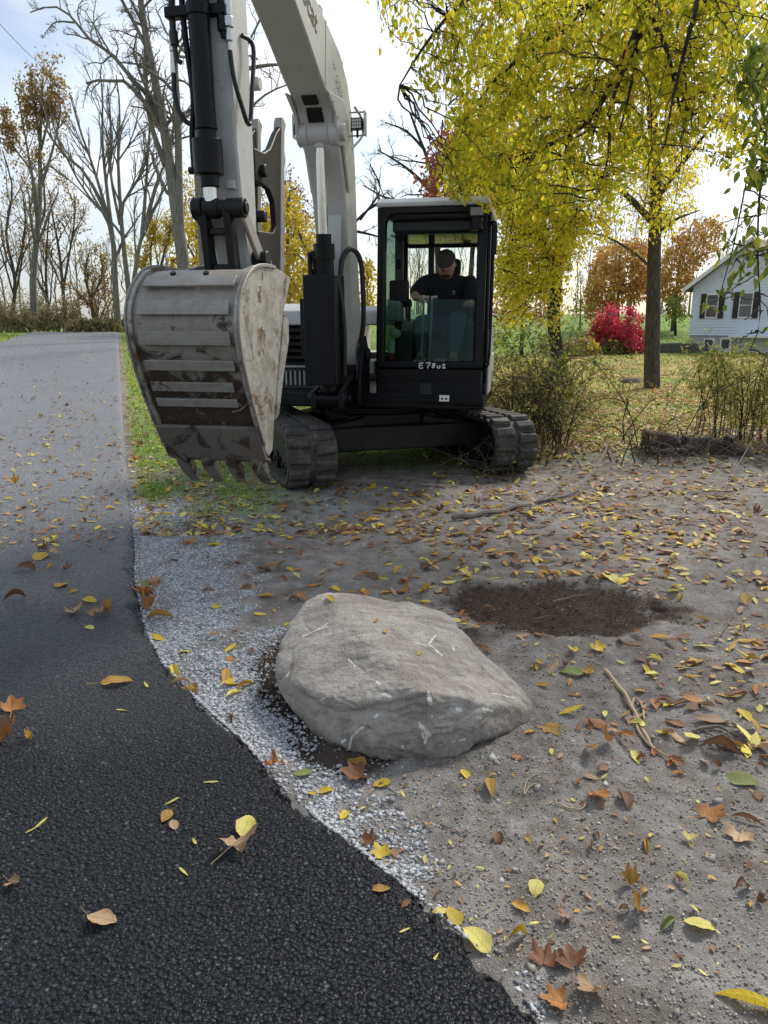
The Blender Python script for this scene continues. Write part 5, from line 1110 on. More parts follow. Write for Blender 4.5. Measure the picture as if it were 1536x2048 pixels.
NAMED = [
 (27, 1448, 'maple', 'orange', 66, 'orange lobed leaf on the black asphalt near the left edge, left of the boulder'), (6, 1512, 'maple', 'orange', 80, 'orange leaf cut by the left edge of the picture on the asphalt'),
 (237, 1392, 'oval', 'gold', 62, 'golden curled leaf lying alone on the asphalt left of the gravel bend'), (468, 1738, 'crumple', 'tan', 100, 'largest curled tan leaf on the black asphalt in the foreground'),
 (494, 1686, 'oval', 'lemon', 56, 'pale yellow leaf with a long stalk just above the largest tan leaf'), (336, 1666, 'oval', 'gold', 34, 'small gold leaf beside a smaller tan one on the foreground asphalt'),
 (350, 1682, 'oval', 'tan', 28, 'small tan leaf touching a small gold one on the foreground asphalt'), (208, 1876, 'oval', 'tan', 56, 'rounded tan leaf lowest on the asphalt towards the bottom left'),
 (26, 1801, 'maple', 'tan', 40, 'little crumpled tan leaf near the bottom left edge of the asphalt'), (64, 1506, 'maple', 'gold', 32, 'tiny orange leaf scrap right of the leaf cut by the picture edge'),
 (762, 1813, 'oval', 'gold', 34, 'small gold leaf on the asphalt close to its curved edge'), (812, 1843, 'oval', 'rust', 24, 'small rust leaf scrap on the asphalt near the yellow pair'),
 (148, 1243, 'maple', 'tan', 62, 'pale tan leaf at the left of the leaf cluster on the driveway'), (182, 1222, 'oval', 'yellow', 40, 'yellow leaf at the top of the leaf cluster on the driveway'),
 (190, 1252, 'maple', 'tan', 54, 'tan lobed leaf at the right of the leaf cluster on the driveway'), (182, 1278, 'oval', 'lemon', 24, 'small lemon leaf just below the leaf cluster on the driveway'),
 (84, 1131, 'oval', 'yellow', 46, 'wide yellow green leaf with a brown leaf behind it on the driveway'), (84, 1116, 'maple', 'brown', 34, 'brown leaf standing behind the wide yellow green leaf on the driveway'),
 (124, 1189, 'oval', 'gold', 36, 'gold folded leaf on the driveway above the leaf cluster'), (32, 1219, 'curl', 'brown', 50, 'dark brown rolled leaf on the driveway near the left edge'), (54, 1158, 'curl', 'brown', 52, 'long brown rolled leaf below the wide yellow green leaf'),
 (298, 1192, 'maple', 'orange', 62, 'orange leaf on top of the leaf heap at the asphalt edge'), (312, 1168, 'maple', 'tan', 56, 'tan leaf at the back of the leaf heap at the asphalt edge'), (296, 1218, 'maple', 'orange', 56, 'crumpled orange leaf at the front of the leaf heap at the asphalt edge'),
 (286, 1172, 'oval', 'green', 40, 'green leaf at the left of the leaf heap at the asphalt edge'), (318, 1240, 'long', 'gold', 66, 'long ochre leaf lying across the asphalt edge below the leaf heap'), (314, 1279, 'oval', 'yellow', 40, 'bright yellow leaf on the gravel edge below the ochre leaf'),
 (350, 1349, 'long', 'yellow', 66, 'long bright yellow leaf on the gravel at the bend of the asphalt edge'), (362, 1386, 'curl', 'tan', 44, 'rolled tan leaf below the long yellow leaf at the asphalt bend'), (392, 1386, 'maple', 'gold', 50, 'gold and green leaf right of the rolled tan leaf at the bend'),
 (452, 1357, 'long', 'gold', 62, 'long ochre leaf in the middle of the gravel strip'), (462, 1372, 'oval', 'yellow', 44, 'yellow leaf just under the long ochre leaf on the gravel'), (490, 1378, 'curl', 'gold', 44, 'rolled gold leaf right of the yellow leaf on the gravel'),
 (518, 1396, 'curl', 'brown', 44, 'upright crumpled brown leaf between gravel and boulder'), (462, 1442, 'curl', 'rust', 32, 'small round rust leaf on the gravel left of the boulder'), (560, 1546, 'maple', 'orange', 76, 'orange leaf lying across gravel and asphalt below the boulder'),
 (606, 1549, 'oval', 'green', 40, 'olive green leaf on the gravel below the boulder'), (650, 1588, 'oval', 'yellow', 36, 'yellow leaf on the gravel just below the olive green one'), (624, 1592, 'oval', 'yellow', 18, 'tiny round yellow leaf beside a larger one on the gravel'),
 (688, 1634, 'oval', 'yellow', 34, 'yellow brown spotted leaf on the narrow end of the gravel'), (766, 1717, 'maple', 'yellow', 62, 'crinkled yellow leaf on the last gravel by the asphalt edge'), (738, 1690, 'maple', 'rust', 44, 'rust leaf left above the crinkled yellow leaf at the asphalt edge'),
 (724, 1554, 'maple', 'rust', 92, 'large brown lobed leaf leaning at the foot of the boulder'), (764, 1570, 'oval', 'yellow', 42, 'bright yellow leaf touching the large brown leaf below the boulder'), (714, 1524, 'oval', 'gold', 44, 'gold leaf tucked under the front of the boulder'),
 (1072, 1787, 'oval', 'lemon', 44, 'pale yellow leaf alone on the soil above the asphalt corner'), (1040, 1823, 'oval', 'gold', 40, 'gold leaf left below the pale yellow leaf on the soil'), (908, 1839, 'oval', 'yellow', 48, 'right one of a yellow leaf pair on the asphalt edge'),
 (880, 1827, 'oval', 'lemon', 34, 'left one of a yellow leaf pair on the asphalt edge'), (952, 1886, 'oval', 'lemon', 70, 'large lemon yellow leaf hanging over the asphalt edge'), (1034, 1882, 'curl', 'yellow', 50, 'folded yellow leaf upright on the soil right of the lemon leaf'),
 (1086, 1932, 'maple', 'rust', 84, 'brown star shaped leaf at the left of the leaf heap in the bottom corner'), (1142, 1944, 'maple', 'rust', 80, 'brown leaf in the middle of the leaf heap in the bottom corner'), (1184, 1986, 'maple', 'tan', 84, 'tan leaf at the right of the leaf heap in the bottom corner'),
 (1122, 2014, 'maple', 'orange', 76, 'orange leaf at the foot of the heap by the bottom edge'), (1130, 1836, 'maple', 'tan', 44, 'small tan leaf on the soil right of the gold leaf'), (1292, 1700, 'curl', 'gold', 46, 'stalked ochre leaf on the bare soil in the lower right'),
 (1412, 1634, 'maple', 'orange', 80, 'large flat orange leaf on the soil towards the right edge'), (1480, 1672, 'maple', 'tan', 72, 'dull tan leaf below the large flat orange leaf'), (1492, 1646, 'curl', 'brown', 56, 'rolled brown leaf right of the large flat orange leaf'),
 (1192, 1590, 'maple', 'orange', 66, 'orange star leaf on the soil right of the boulder foot'), (1246, 1606, 'curl', 'brown', 70, 'rolled dark brown leaf touching the orange star leaf'), (996, 1680, 'curl', 'brown', 46, 'rolled brown leaf alone on the soil below the boulder'),
 (982, 1580, 'long', 'gold', 68, 'thin ochre leaf on the soil below the boulder tip'), (930, 1549, 'oval', 'yellow', 34, 'small yellow leaf on the soil left of the thin ochre leaf'), (1216, 1488, 'maple', 'orange', 54, 'bright orange leaf on the soil beside the bunch of roots'),
 (1096, 1456, 'maple', 'gold', 66, 'ochre leaf at the right tip of the boulder'), (1060, 1468, 'oval', 'gold', 26, 'small ochre leaf just under the right tip of the boulder'), (1030, 1516, 'maple', 'orange', 34, 'small orange leaf in the shade below the boulder'),
 (1334, 1851, 'curl', 'green', 56, 'rolled green and brown leaf on the soil at the lower right'), (1402, 1856, 'oval', 'lemon', 60, 'lemon leaf with a long stalk at the lower right'), (1504, 2020, 'long', 'yellow', 120, 'biggest yellow leaf in the bottom right corner'),
 (1482, 1564, 'oval', 'green', 62, 'dark green leaf on the soil by the right edge'), (1222, 1160, 'oval', 'lemon', 50, 'pale lemon leaf at the back rim of the dug hole'), (1246, 1166, 'oval', 'yellow', 34, 'yellow leaf right of the pale lemon one at the back rim of the hole'),
 (1326, 1204, 'maple', 'tan', 54, 'tan leaf at the right rim of the dug hole'), (1360, 1200, 'curl', 'gold', 40, 'rolled ochre leaf just right of the tan leaf at the hole'), (1140, 1351, 'oval', 'green', 52, 'pale green leaf on the soil between boulder and root bunch'),
 (1172, 1345, 'maple', 'gold', 46, 'ochre leaf right behind the pale green leaf'), (1084, 1376, 'oval', 'gold', 36, 'small ochre leaf right of the upper boulder edge'), (1202, 1300, 'maple', 'yellow', 56, 'yellow brown crumpled leaf below the dug hole'),
 (1390, 1330, 'oval', 'gold', 54, 'rounded ochre leaf far right of the boulder'), (1420, 1448, 'oval', 'tan', 66, 'pale tan leaf above the twig pile at the right'), (1350, 1448, 'oval', 'rust', 40, 'rust leaf left of the pale tan leaf above the twig pile'),
 (1440, 1504, 'curl', 'brown', 74, 'long brown folded leaf on the twig pile at the right'), (1466, 1500, 'curl', 'gold', 50, 'upright ochre leaf on the twig pile at the right'), (1504, 1325, 'curl', 'gold', 28, 'small gold seed like leaf near the right edge'),
 (808, 1190, 'maple', 'gold', 44, 'ochre leaf lying just behind the top of the boulder'), (848, 1142, 'maple', 'brown', 60, 'crumpled brown leaf behind the boulder, left of the hole'), (590, 1205, 'curl', 'orange', 36, 'orange rolled leaf left of the top of the boulder'),
 (400, 974, 'oval', 'yellow', 36, 'brightest yellow leaf on the grass below the bucket teeth'), (580, 1143, 'oval', 'yellow', 30, 'yellow leaf between gravel and boulder on grey soil'), (545, 1140, 'curl', 'tan', 44, 'rolled tan leaf left of the yellow leaf on grey soil'),
 (418, 1076, 'maple', 'rust', 36, 'rust leaf standing on the gravel above the heap'), (430, 1216, 'oval', 'yellow', 26, 'yellow leaf in the middle of the upper gravel'), (370, 1305, 'oval', 'yellow', 28, 'round yellow leaf on the gravel above the bend'),
 (1080, 1275, 'maple', 'orange', 32, 'orange leaf with green weeds in front of the hole'), (975, 1222, 'curl', 'tan', 34, 'tan leaf on the left rim of the dug hole'), (1155, 880, 'oval', 'yellow', 26, 'yellow leaf caught in front of the brambles'),
]
for q_, (px, py, kd, cl, sz, lb) in enumerate(NAMED): leaf_px(px, py, 'crumple' if kd == 'maple' and q_ % 2 and 'star' not in lb and 'flat' not in lb else kd, cl, sz, lb, tilt=0.10)
for (px, py, sz, cl, lb) in [(660, 1200, 26, 'yellow', 'yellow leaf lying on the back edge of the boulder top'), (753, 1243, 14, 'gold', 'small gold leaf in the middle of the boulder top'), (770, 1265, 16, 'gold', 'ochre scrap of leaf on the boulder top below the small gold leaf'), (838, 1309, 12, 'yellow', 'tiny yellow scrap on the right half of the boulder top')]:
    h_, n_ = hit_boulder(px, py)
    if h_ is not None:
        if n_.z < 0: n_ = -n_
        put_leaf(h_ + n_ * 0.002, 'oval', cl, sz * h_.length / F_PX, lb, nrm=n_, tilt=0.0)
for (px, py, lb) in [(87, 1678, 'pale ash key lying above another at the left on the asphalt'), (72, 1692, 'pale ash key lying below another at the left on the asphalt'), (424, 1594, 'pale ash key on the asphalt, the one nearest the gravel bend'), (391, 1716, 'pale ash key standing on edge left of the largest tan leaf'), (370, 1779, 'pale ash key left below the largest tan leaf'), (811, 1897, 'pale ash key on the asphalt right of centre near the bottom'), (870, 1956, 'tiny tan scrap lowest on the asphalt'), (294, 1395, 'pale ash key right of the golden curled leaf'), (246, 1447, 'pale ash key between the golden leaf and the orange lobed leaf'), (347, 1635, 'pale ash key above the small gold leaf on the asphalt')]:
    leaf_px(px, py, 'seed', 'lemon', 30, lb, name='ash_key', cat='seed', tilt=0.1)

# many more leaves that nothing tells apart
def scatter(n, seed, sampler, kinds, cols, smin, smax, label, group):
    rg = np.random.default_rng(seed); x, y = sampler(rg, n); z = surf_z(x, y)
    for k in range(len(x)):
        kd = rl.choice(kinds); cl = rl.choice(cols); sz = rl.uniform(smin, smax) * (1.25 if kd in ('maple', 'crumple') else 1)
        word = {'oval': 'oval', 'curl': 'rolled', 'long': 'narrow', 'maple': 'lobed', 'crumple': 'crumpled'}[kd]
        put_leaf((x[k], y[k], z[k]), kd, cl, sz, label % (cl, word), group, tilt=0.15)
def samp_soil(rg, n):
    y = 3.2 + 4.6 * rg.uniform(0, 1, n * 12) ** 0.75; x = rg.uniform(-0.30, 0.56, n * 12) * y; s = road_sd(x, y); dk = zones(x, y, s)[2]
    inb = np.array([((a_ - 0.1) / 0.62) ** 2 + ((b_ - 2.7) / 0.5) ** 2 < 1 for a_, b_ in zip(x, y)])
    w = 0.15 + 0.85 * sstep(-0.05, 0.2, x / y) * sstep(3.2, 5, y) ; k = (s > 0.15) & (dk < 0.35) & ~inb & (rg.uniform(0, 1, len(x)) < w); return x[k][:n], y[k][:n]
scatter(92, 21, samp_soil, ['oval', 'oval', 'curl', 'crumple', 'crumple', 'long'], ['yellow', 'gold', 'brown', 'brown', 'tan', 'rust', 'lemon'], 0.05, 0.085, 'small %s %s leaf among those strewn over the bare soil behind the boulder', 'leaves strewn on the soil')
def samp_near(rg, n):
    y = rg.uniform(1.5, 3.2, n * 10); x = rg.uniform(0.25, 0.62, n * 10) * y; s = road_sd(x, y); inb = (((x - 0.1) / 0.62) ** 2 + ((y - 2.65) / 0.48) ** 2) < 1.1
    k = (s > 0.2) & ~inb; return x[k][:n], y[k][:n]
scatter(36, 22, samp_near, ['oval', 'curl', 'curl', 'crumple', 'crumple', 'long'], ['gold', 'brown', 'tan', 'brown', 'lemon', 'rust'], 0.03, 0.06, 'small withered %s %s leaf scattered on the soil right of the boulder', 'withered leaves by the boulder')
def samp_road(rg, n):
    y = 3.4 * (16 / 3.4) ** rg.uniform(0, 1, n * 6); x = rg.uniform(-0.62, -0.30, n * 6) * y; s = road_sd(x, y); k = s < -0.12; return x[k][:n], y[k][:n]
scatter(52, 23, samp_road, ['curl', 'crumple', 'crumple', 'oval', 'long'], ['brown', 'brown', 'rust', 'tan', 'yellow', 'lemon', 'gold'], 0.05, 0.085, 'small %s %s leaf among those strewn up the grey driveway', 'leaves strewn on the driveway')
def samp_edge(rg, n):
    y = rg.uniform(3.5, 14, n * 4); ex_ = np.interp(y, EDGE[:, 1], EDGE[:, 0]); x = ex_ + np.abs(rg.normal(0, 0.14, n * 4)) + 0.02; return x[:n], y[:n]
scatter(20, 24, samp_edge, ['curl', 'crumple', 'crumple', 'oval', 'long'], ['rust', 'tan', 'gold', 'brown', 'yellow', 'orange'], 0.06, 0.10, '%s %s leaf in the line blown along the right edge of the driveway', 'leaves along the driveway edge')
# and the litter nobody could count
def litter(name, label, n, sampler, smin, smax, cols, seed):
    rg = np.random.default_rng(seed); x, y = sampler(rg, n); n = len(x); z = surf_z(x, y)
    V = []; Fq = []; Fm = []; nv = 0
    tv = {k: [(v, np.array([q if len(q) == 4 else q + (q[-1],) for q in f])) for v, f in LEAF_GEO[k][:3]] for k in ('oval', 'curl', 'long')}
    simple = np.array([(-0.5, 0, 0.02), (-0.15, 0.24, 0.06), (0.2, 0.2, 0.10), (0.5, 0, 0.03), (0.2, -0.2, 0.09), (-0.15, -0.24, 0.07)]); sf = np.array([(0, 1, 2, 3), (0, 3, 4, 5)])
    s = rg.uniform(smin, smax, n); az = rg.uniform(0, 2 * np.pi, n); t1 = rg.normal(0, 0.2, n); t2 = rg.normal(0, 0.2, n); w = rg.uniform(0.5, 1.1, n)
    Q = np.repeat(simple[None], n, 0) * np.stack([np.ones(n), w, rg.uniform(-1.5, 3, n)], -1)[:, None]
    Z = Q[..., 2] + Q[..., 0] * t1[:, None] + Q[..., 1] * t2[:, None]; Z -= Z.min(1, keepdims=True)
    X = Q[..., 0] * np.cos(az)[:, None] - Q[..., 1] * np.sin(az)[:, None]; Y = Q[..., 0] * np.sin(az)[:, None] + Q[..., 1] * np.cos(az)[:, None]
    W = np.stack([x[:, None] + X * s[:, None], y[:, None] + Y * s[:, None], z[:, None] + 0.004 + Z * s[:, None]], -1).reshape(-1, 3)
    F = (sf[None] + (np.arange(n) * 6)[:, None, None]).reshape(-1, 4)
    mi = np.repeat(rg.integers(0, len(cols), n), 2)
    o = obj(name, W, F, [LML[c] for c in cols]); o.data.polygons.foreach_set('material_index', mi.astype(np.int32)); return tag(o, label, 'leaves', kind='stuff')
LML = {k: leaf_mat('litter_' + k, *LEAF_COL[k], veins=False) for k in LM}
ALLC = ['brown', 'brown', 'tan', 'rust', 'gold', 'yellow', 'lemon', 'orange']
def lit_soil(rg, n):
    y = 2.2 + 6.4 * rg.uniform(0, 1, n * 8) ** 0.8; x = rg.uniform(-0.28, 0.58, n * 8) * y; s = road_sd(x, y); dk = zones(x, y, s)[2]; cl = fbm(np.stack([x, y], -1) * 2.2, 91, 3)
    w = (0.25 + 0.75 * sstep(-0.08, 0.15, x / y)) * (0.25 + 0.75 * sstep(0.3, 0.55, cl)) * (0.6 + 0.4 * sstep(3.0, 5.0, y)) * (1 - 0.45 * sstep(6.0, 7.0, y)); k = (s > 0.1) & (dk < 0.3) & (rg.uniform(0, 1, len(x)) < w) & ~((((x - 0.1) / 0.62) ** 2 + ((y - 2.7) / 0.5) ** 2) < 1); return x[k][:n], y[k][:n]
litter('soil_leaf_litter', 'small leaf bits and litter over the bare soil', 2700, lit_soil, 0.022, 0.105, ALLC, 31)
def lit_near(rg, n):
    y = 1.4 * (3.6 / 1.4) ** rg.uniform(0, 1, n * 6); x = rg.uniform(-0.05, 0.6, n * 6) * y; s = road_sd(x, y); k = (s > 0.04) & ~((((x - 0.1) / 0.6) ** 2 + ((y - 2.68) / 0.48) ** 2) < 1) & (zones(x, y, s)[2] < 0.5); return x[k][:n], y[k][:n]
litter('near_leaf_litter', 'tiny leaf scraps and straw bits on the near soil', 420, lit_near, 0.006, 0.030, ['tan', 'tan', 'lemon', 'brown', 'rust', 'gold'], 36)
def lit_road(rg, n):
    y = 4.5 * (40 / 4.5) ** rg.uniform(0, 1, n * 4); x = rg.uniform(-0.62, -0.30, n * 4) * y; s = road_sd(x, y); k = (s < -0.05); return x[k][:n], y[k][:n]
litter('driveway_leaf_litter', 'leaf bits scattered far up the driveway', 1300, lit_road, 0.03, 0.085, ALLC, 32)
def lit_verge(rg, n):
    y = 5.0 + 22 * rg.uniform(0, 1, n * 4) ** 1.6; ex_ = np.interp(y, EDGE[:, 1], EDGE[:, 0]); x = ex_ + rg.uniform(0.02, 1.9, n * 4) ** 1.3; k = road_sd(x, y) > 0.02; return x[k][:n], y[k][:n]
litter('verge_leaf_litter', 'fallen leaves on the grass verge beside the driveway', 3200, lit_verge, 0.04, 0.09, ['tan', 'tan', 'lemon', 'gold', 'rust', 'brown', 'yellow'], 33)
def lit_lawn(rg, n):
    y = 7.8 * (34 / 7.8) ** rg.uniform(0, 1, n * 5); x = rg.uniform(0.05, 0.56, n * 5) * y; cl = fbm(np.stack([x, y], -1) * 0.8, 95, 3); k = rg.uniform(0, 1, len(x)) < sstep(0.3, 0.55, cl); return x[k][:n], y[k][:n]
litter('lawn_leaf_litter', 'orange and tan leaves carpeting the lawn behind the excavator', 15000, lit_lawn, 0.06, 0.12, ['tan', 'tan', 'gold', 'lemon', 'orange', 'tan', 'rust'], 34)
def lit_left(rg, n):
    y = rg.uniform(18, 42, n * 3); x = LEFT_A * y + LEFT_B - rg.uniform(0, 5, n * 3) ** 1.2; return x[:n], y[:n]
litter('far_lawn_leaf_litter', 'fallen leaves on the lawn left of the driveway', 700, lit_left, 0.06, 0.12, ['tan', 'gold', 'rust', 'yellow'], 35)

# ------------------------------------------------------------------ sticks, roots, log
M_BARKG = paint('grey_bark', (0.17, 0.145, 0.12), 0.9, 0, (0.07, 0.055, 0.045), 0.6, 20)
M_STRAW = paint('dry_straw', (0.42, 0.33, 0.21), 0.9, 0, (0.2, 0.15, 0.09), 0.5, 30)
def stick(pxs, r0, r1, label, mat=M_BARKG, lift=0.01, name='stick', forks=()):
    mb = MB()
    def path(pp):
        q = []
        for a_ in pp:
            g_ = on_ground(a_[0], a_[1]); q.append((g_[0], g_[1], float(surf_z(g_[0], g_[1])[0]) + lift + (a_[2] if len(a_) > 2 else 0)))
        return catmull(q, 5)
    p = path(pxs); p[:, 2] += np.sin(np.arange(len(p)) * 1.3) * r0 * 0.4; mb.tube(p, [r0, r1], 6)
    for fk in forks: mb.tube(path(fk), [r0 * 0.6, r1 * 0.6], 5)
    o = mb.build(name, mat, smooth=True); return tag(o, label, 'twig' if r0 < 0.008 else 'stick')
stick([(905, 1042), (960, 1036), (1020, 1022), (1075, 1010), (1110, 1000)], 0.022, 0.010, 'long thick stick lying on the soil behind the dug hole', lift=0.02, forks=[[(1075, 1010), (1120, 985, 0.06), (1150, 955, 0.15)], [(1090, 1005), (1150, 1000, 0.05), (1200, 960, 0.18), (1215, 930, 0.25)]])
stick([(1210, 1342), (1245, 1390), (1268, 1425), (1290, 1470), (1310, 1500)], 0.010, 0.006, 'bunch of bent roots on the soil right of the boulder', M_STRAW, forks=[[(1250, 1440), (1285, 1432), (1290, 1412)], [(1268, 1425), (1276, 1460), (1300, 1490), (1330, 1510)], [(1262, 1415), (1270, 1400), (1284, 1415), (1288, 1440)]])
stick([(1385, 1470), (1430, 1462), (1480, 1478), (1530, 1490)], 0.007, 0.004, 'loose pile of thin twigs by the right edge of the picture', forks=[[(1400, 1490), (1450, 1475), (1500, 1465)], [(1390, 1455), (1440, 1485), (1490, 1500)], [(1410, 1480), (1440, 1500), (1500, 1515)]])
stick([(1075, 1570), (1060, 1575), (1048, 1590), (1055, 1565), (1085, 1545)], 0.0022, 0.0015, 'hair thin curled root on the soil below the boulder tip', M_STRAW, 0.006)
stick([(1110, 1605), (1140, 1618), (1165, 1612), (1172, 1600)], 0.003, 0.002, 'thin yellow root left of the orange star leaf', M_STRAW, 0.006)
stick([(880, 1655), (900, 1662), (925, 1672)], 0.003, 0.002, 'short grey twig on the soil below the boulder', M_BARKG, 0.006)
stick([(1105, 1210), (1140, 1200), (1180, 1192)], 0.005, 0.003, 'thin twig lying in the dug hole', M_BARKG, 0.012, forks=[[(1070, 1240), (1100, 1233), (1135, 1238)]])
stick([(1430, 1290), (1460, 1240), (1500, 1150), (1520, 1090)], 0.005, 0.003, 'faint bent twig at the right of the soil patch', M_BARKG, 0.012)
stick([(1440, 1000), (1490, 930, 0.15), (1530, 880, 0.3)], 0.005, 0.003, 'thin dead stem leaning up at the right edge', M_BARKG, 0.01)
# rotten log in front of the weeds
def log():
    a0, a1 = np.array([2.78, 7.95, 0.13]), np.array([3.85, 7.80, 0.07]); n, m = 40, 22
    d = (a1 - a0) / np.linalg.norm(a1 - a0); u_ = np.array([0, 0, 1.0]); s_ = np.cross(d, u_); s_ /= np.linalg.norm(s_); V = []
    for i in range(n):
        t_ = i / (n - 1); c = a0 + (a1 - a0) * t_
        for k in range(m):
            a_ = 2 * math.pi * k / m; dr = s_ * math.cos(a_) + u_ * math.sin(a_)
            r_ = 0.18 * (1 - 0.3 * t_) * (0.45 + 1.1 * float(fbm(np.array([t_ * 5, math.cos(a_) * 1.6, math.sin(a_) * 1.6]), 81, 4))) 
            V.append(c + dr * r_)
    F = [(i * m + k, i * m + (k + 1) % m, (i + 1) * m + (k + 1) % m, (i + 1) * m + k) for i in range(n - 1) for k in range(m)] + [tuple(range(m))[::-1], tuple((n - 1) * m + k for k in range(m))]
    lg = empty('rotten_log', (3.4, 7.85, 0.05), 'dark rotten log lying at the edge of the soil under the weeds', 'log')
    o = obj('log_body', V, F, paint('rotten_bark', (0.060, 0.040, 0.028), 0.95, 0, (0.13, 0.10, 0.07), 0.6, 14), lg, smooth=True)
    mb = MB()
    sb = paint('stub_bark', (0.035, 0.026, 0.020), 0.95, amt=0.4)
    for (x, y, z, r_, h_) in ((3.55, 7.78, 0.20, 0.07, 0.08), (3.1, 7.8, 0.22, 0.05, 0.06)):
        mb = MB(); mb.cyl((x, y, z - 0.08), (x + 0.04, y - 0.06, z + h_), r_, r_ * 0.7, 9); mb.build('branch_stub', sb, lg, 0.01)
    rg = random.Random(5); mb = MB()
    for k in range(70):
        x = rg.uniform(2.65, 4.2); y = rg.uniform(7.45, 7.8); p0 = Vector((x, y, 0.02 + rg.random() * 0.1)); p1 = p0 + Vector((rg.uniform(-0.3, 0.3), rg.uniform(-0.1, 0.15), rg.uniform(0.05, 0.30))); p2 = p1 + Vector((rg.uniform(-0.25, 0.25), 0, rg.uniform(-0.2, 0.1)))
        mb.tube([p0, p1, p2], [0.005, 0.003], 5, 3)
    tag(mb.build('rootlets', M_BARKG, lg), kind='stuff')
log()
# ------------------------------------------------------------------ trees and brush
def bark_mat(name, a, b_, scale=7.0):
    m, t, b = newmat(name); P = pos(t)
    mpn = N(t, 'ShaderNodeMapping'); mpn.inputs['Scale'].default_value = (scale, scale, scale * 0.22); t.links.new(P, mpn.inputs['Vector'])
    n1 = noise(t, mpn.outputs[0], 2.2, 6, 0.65, 0.5); n2 = noise(t, P, 1.4, 3)
    c = ramp(t, n1, [(0.35, a), (0.65, b_)]); c = mixc(t, math_(t, 'MULTIPLY', n2, 0.5), c, tuple(0.55 * q for q in a))
    t.links.new(c, b.inputs['Base Color']); b.inputs['Roughness'].default_value = 0.92; b.inputs['Specular IOR Level'].default_value = 0.2
    bump(t, b, n1, 0.8, 0.03); return m
M_BK_GREY = bark_mat('ash_bark', (0.16, 0.145, 0.125), (0.33, 0.305, 0.27)); M_BK_DARK = bark_mat('dark_bark', (0.030, 0.026, 0.022), (0.085, 0.072, 0.058)); M_BK_BROWN = bark_mat('brown_bark', (0.085, 0.066, 0.048), (0.20, 0.165, 0.125), 10)
M_TWIG = bark_mat('twig_bark', (0.17, 0.15, 0.13), (0.32, 0.285, 0.25)); M_TWIGD = bark_mat('dark_twig_bark', (0.035, 0.028, 0.02), (0.085, 0.07, 0.052))

def px_poly(pts, Y, n=12):
    """a limb traced where it stands: (px, py[, depth offset])"""
    P = np.array([at(q[0], q[1], Y + (q[2] if len(q) > 2 else 0)) for q in pts]); C_ = catmull(P, 8)
    s = np.concatenate([[0], np.cumsum(np.linalg.norm(np.diff(C_, axis=0), axis=1))]); u = np.linspace(0, s[-1], n)
    return np.stack([np.interp(u, s, C_[:, k]) for k in range(3)], -1)
def spawn(rg, P, Rr, k, t0, t1, ratio, ang, up, wig, npts, rf, rmin=0.004, maxlen=None, out=None):
    M, n, _ = P.shape; L_ = np.linalg.norm(np.diff(P, axis=1), axis=2).sum(1)
    i = np.repeat(np.arange(M), k); t_ = rg.uniform(t0, t1, len(i)); x = t_ * (n - 1); j = np.minimum(x.astype(int), n - 2); fr = (x - j)[:, None]
    p = P[i, j] * (1 - fr) + P[i, j + 1] * fr; tg = P[i, j + 1] - P[i, j]; tg /= np.linalg.norm(tg, axis=1)[:, None] + 1e-9
    r_ = Rr[i, j] * (1 - fr[:, 0]) + Rr[i, j + 1] * fr[:, 0]
    v = rg.normal(0, 1, (len(i), 3)); v -= (v * tg).sum(1)[:, None] * tg; v /= np.linalg.norm(v, axis=1)[:, None] + 1e-9
    a_ = ang * rg.uniform(0.65, 1.35, len(i))[:, None]; d = tg * np.cos(a_) + v * np.sin(a_); d[:, 2] += up; d /= np.linalg.norm(d, axis=1)[:, None]
    ln = L_[i] * ratio * rg.uniform(0.55, 1.25, len(i)) * (1.15 - 0.6 * t_)
    if maxlen: ln = np.minimum(ln, maxlen * rg.uniform(0.6, 1.1, len(i)))
    Q = [p]; st = ln / (npts - 1)
    for s in range(npts - 1):
        d = d + rg.normal(0, wig, d.shape); d[:, 2] += up * 0.25; d /= np.linalg.norm(d, axis=1)[:, None]; Q.append(Q[-1] + d * st[:, None])
    Q = np.stack(Q, 1); r0 = np.maximum(np.minimum(r_ * rf, ln * 0.03), rmin)
    Rn = r0[:, None] * np.linspace(1, 0.35, npts)[None] + 0; return Q, np.maximum(Rn, rmin * 0.6)
LEAF6 = np.array([(-0.5, 0, 0), (-0.18, 0.26, 0.06), (0.18, 0.21, 0.07), (0.5, 0, -0.02), (0.18, -0.21, 0.07), (-0.18, -0.26, 0.06)])
LEAF6F = np.array([(0, 1, 2, 3), (0, 3, 4, 5)])
def leaf_frames(rg, p, size, hang=0.5, flat=0.3):
    """positions -> rotation matrices and sizes; hang pulls the leaf axis down"""
    n = len(p); a_ = rg.normal(0, 1, (n, 3)); a_[:, 2] -= hang * 2; a_ /= np.linalg.norm(a_, axis=1)[:, None]
    z = rg.normal(0, 1, (n, 3)); z[:, 2] += flat * 3; z -= (z * a_).sum(1)[:, None] * a_; z /= np.linalg.norm(z, axis=1)[:, None] + 1e-9
    return np.stack([a_, np.cross(z, a_), z], -1), rg.uniform(size[0], size[1], n)
def leaves_geo(p, Rm, s, wide=1.0):
    T = LEAF6 * np.array([1, wide, 1]); V = np.einsum('nij,kj->nki', Rm, T) * s[:, None, None] + p[:, None]
    return V.reshape(-1, 3), (LEAF6F[None] + (np.arange(len(p)) * 6)[:, None, None]).reshape(-1, 4)
def on_twigs(rg, P, k, t0=0.25, jit=0.03):
    M, n, _ = P.shape; i = np.repeat(np.arange(M), k); x = rg.uniform(t0, 1, len(i)) * (n - 1); j = np.minimum(x.astype(int), n - 2); fr = (x - j)[:, None]
    return P[i, j] * (1 - fr) + P[i, j + 1] * fr + rg.normal(0, jit, (len(i), 3))
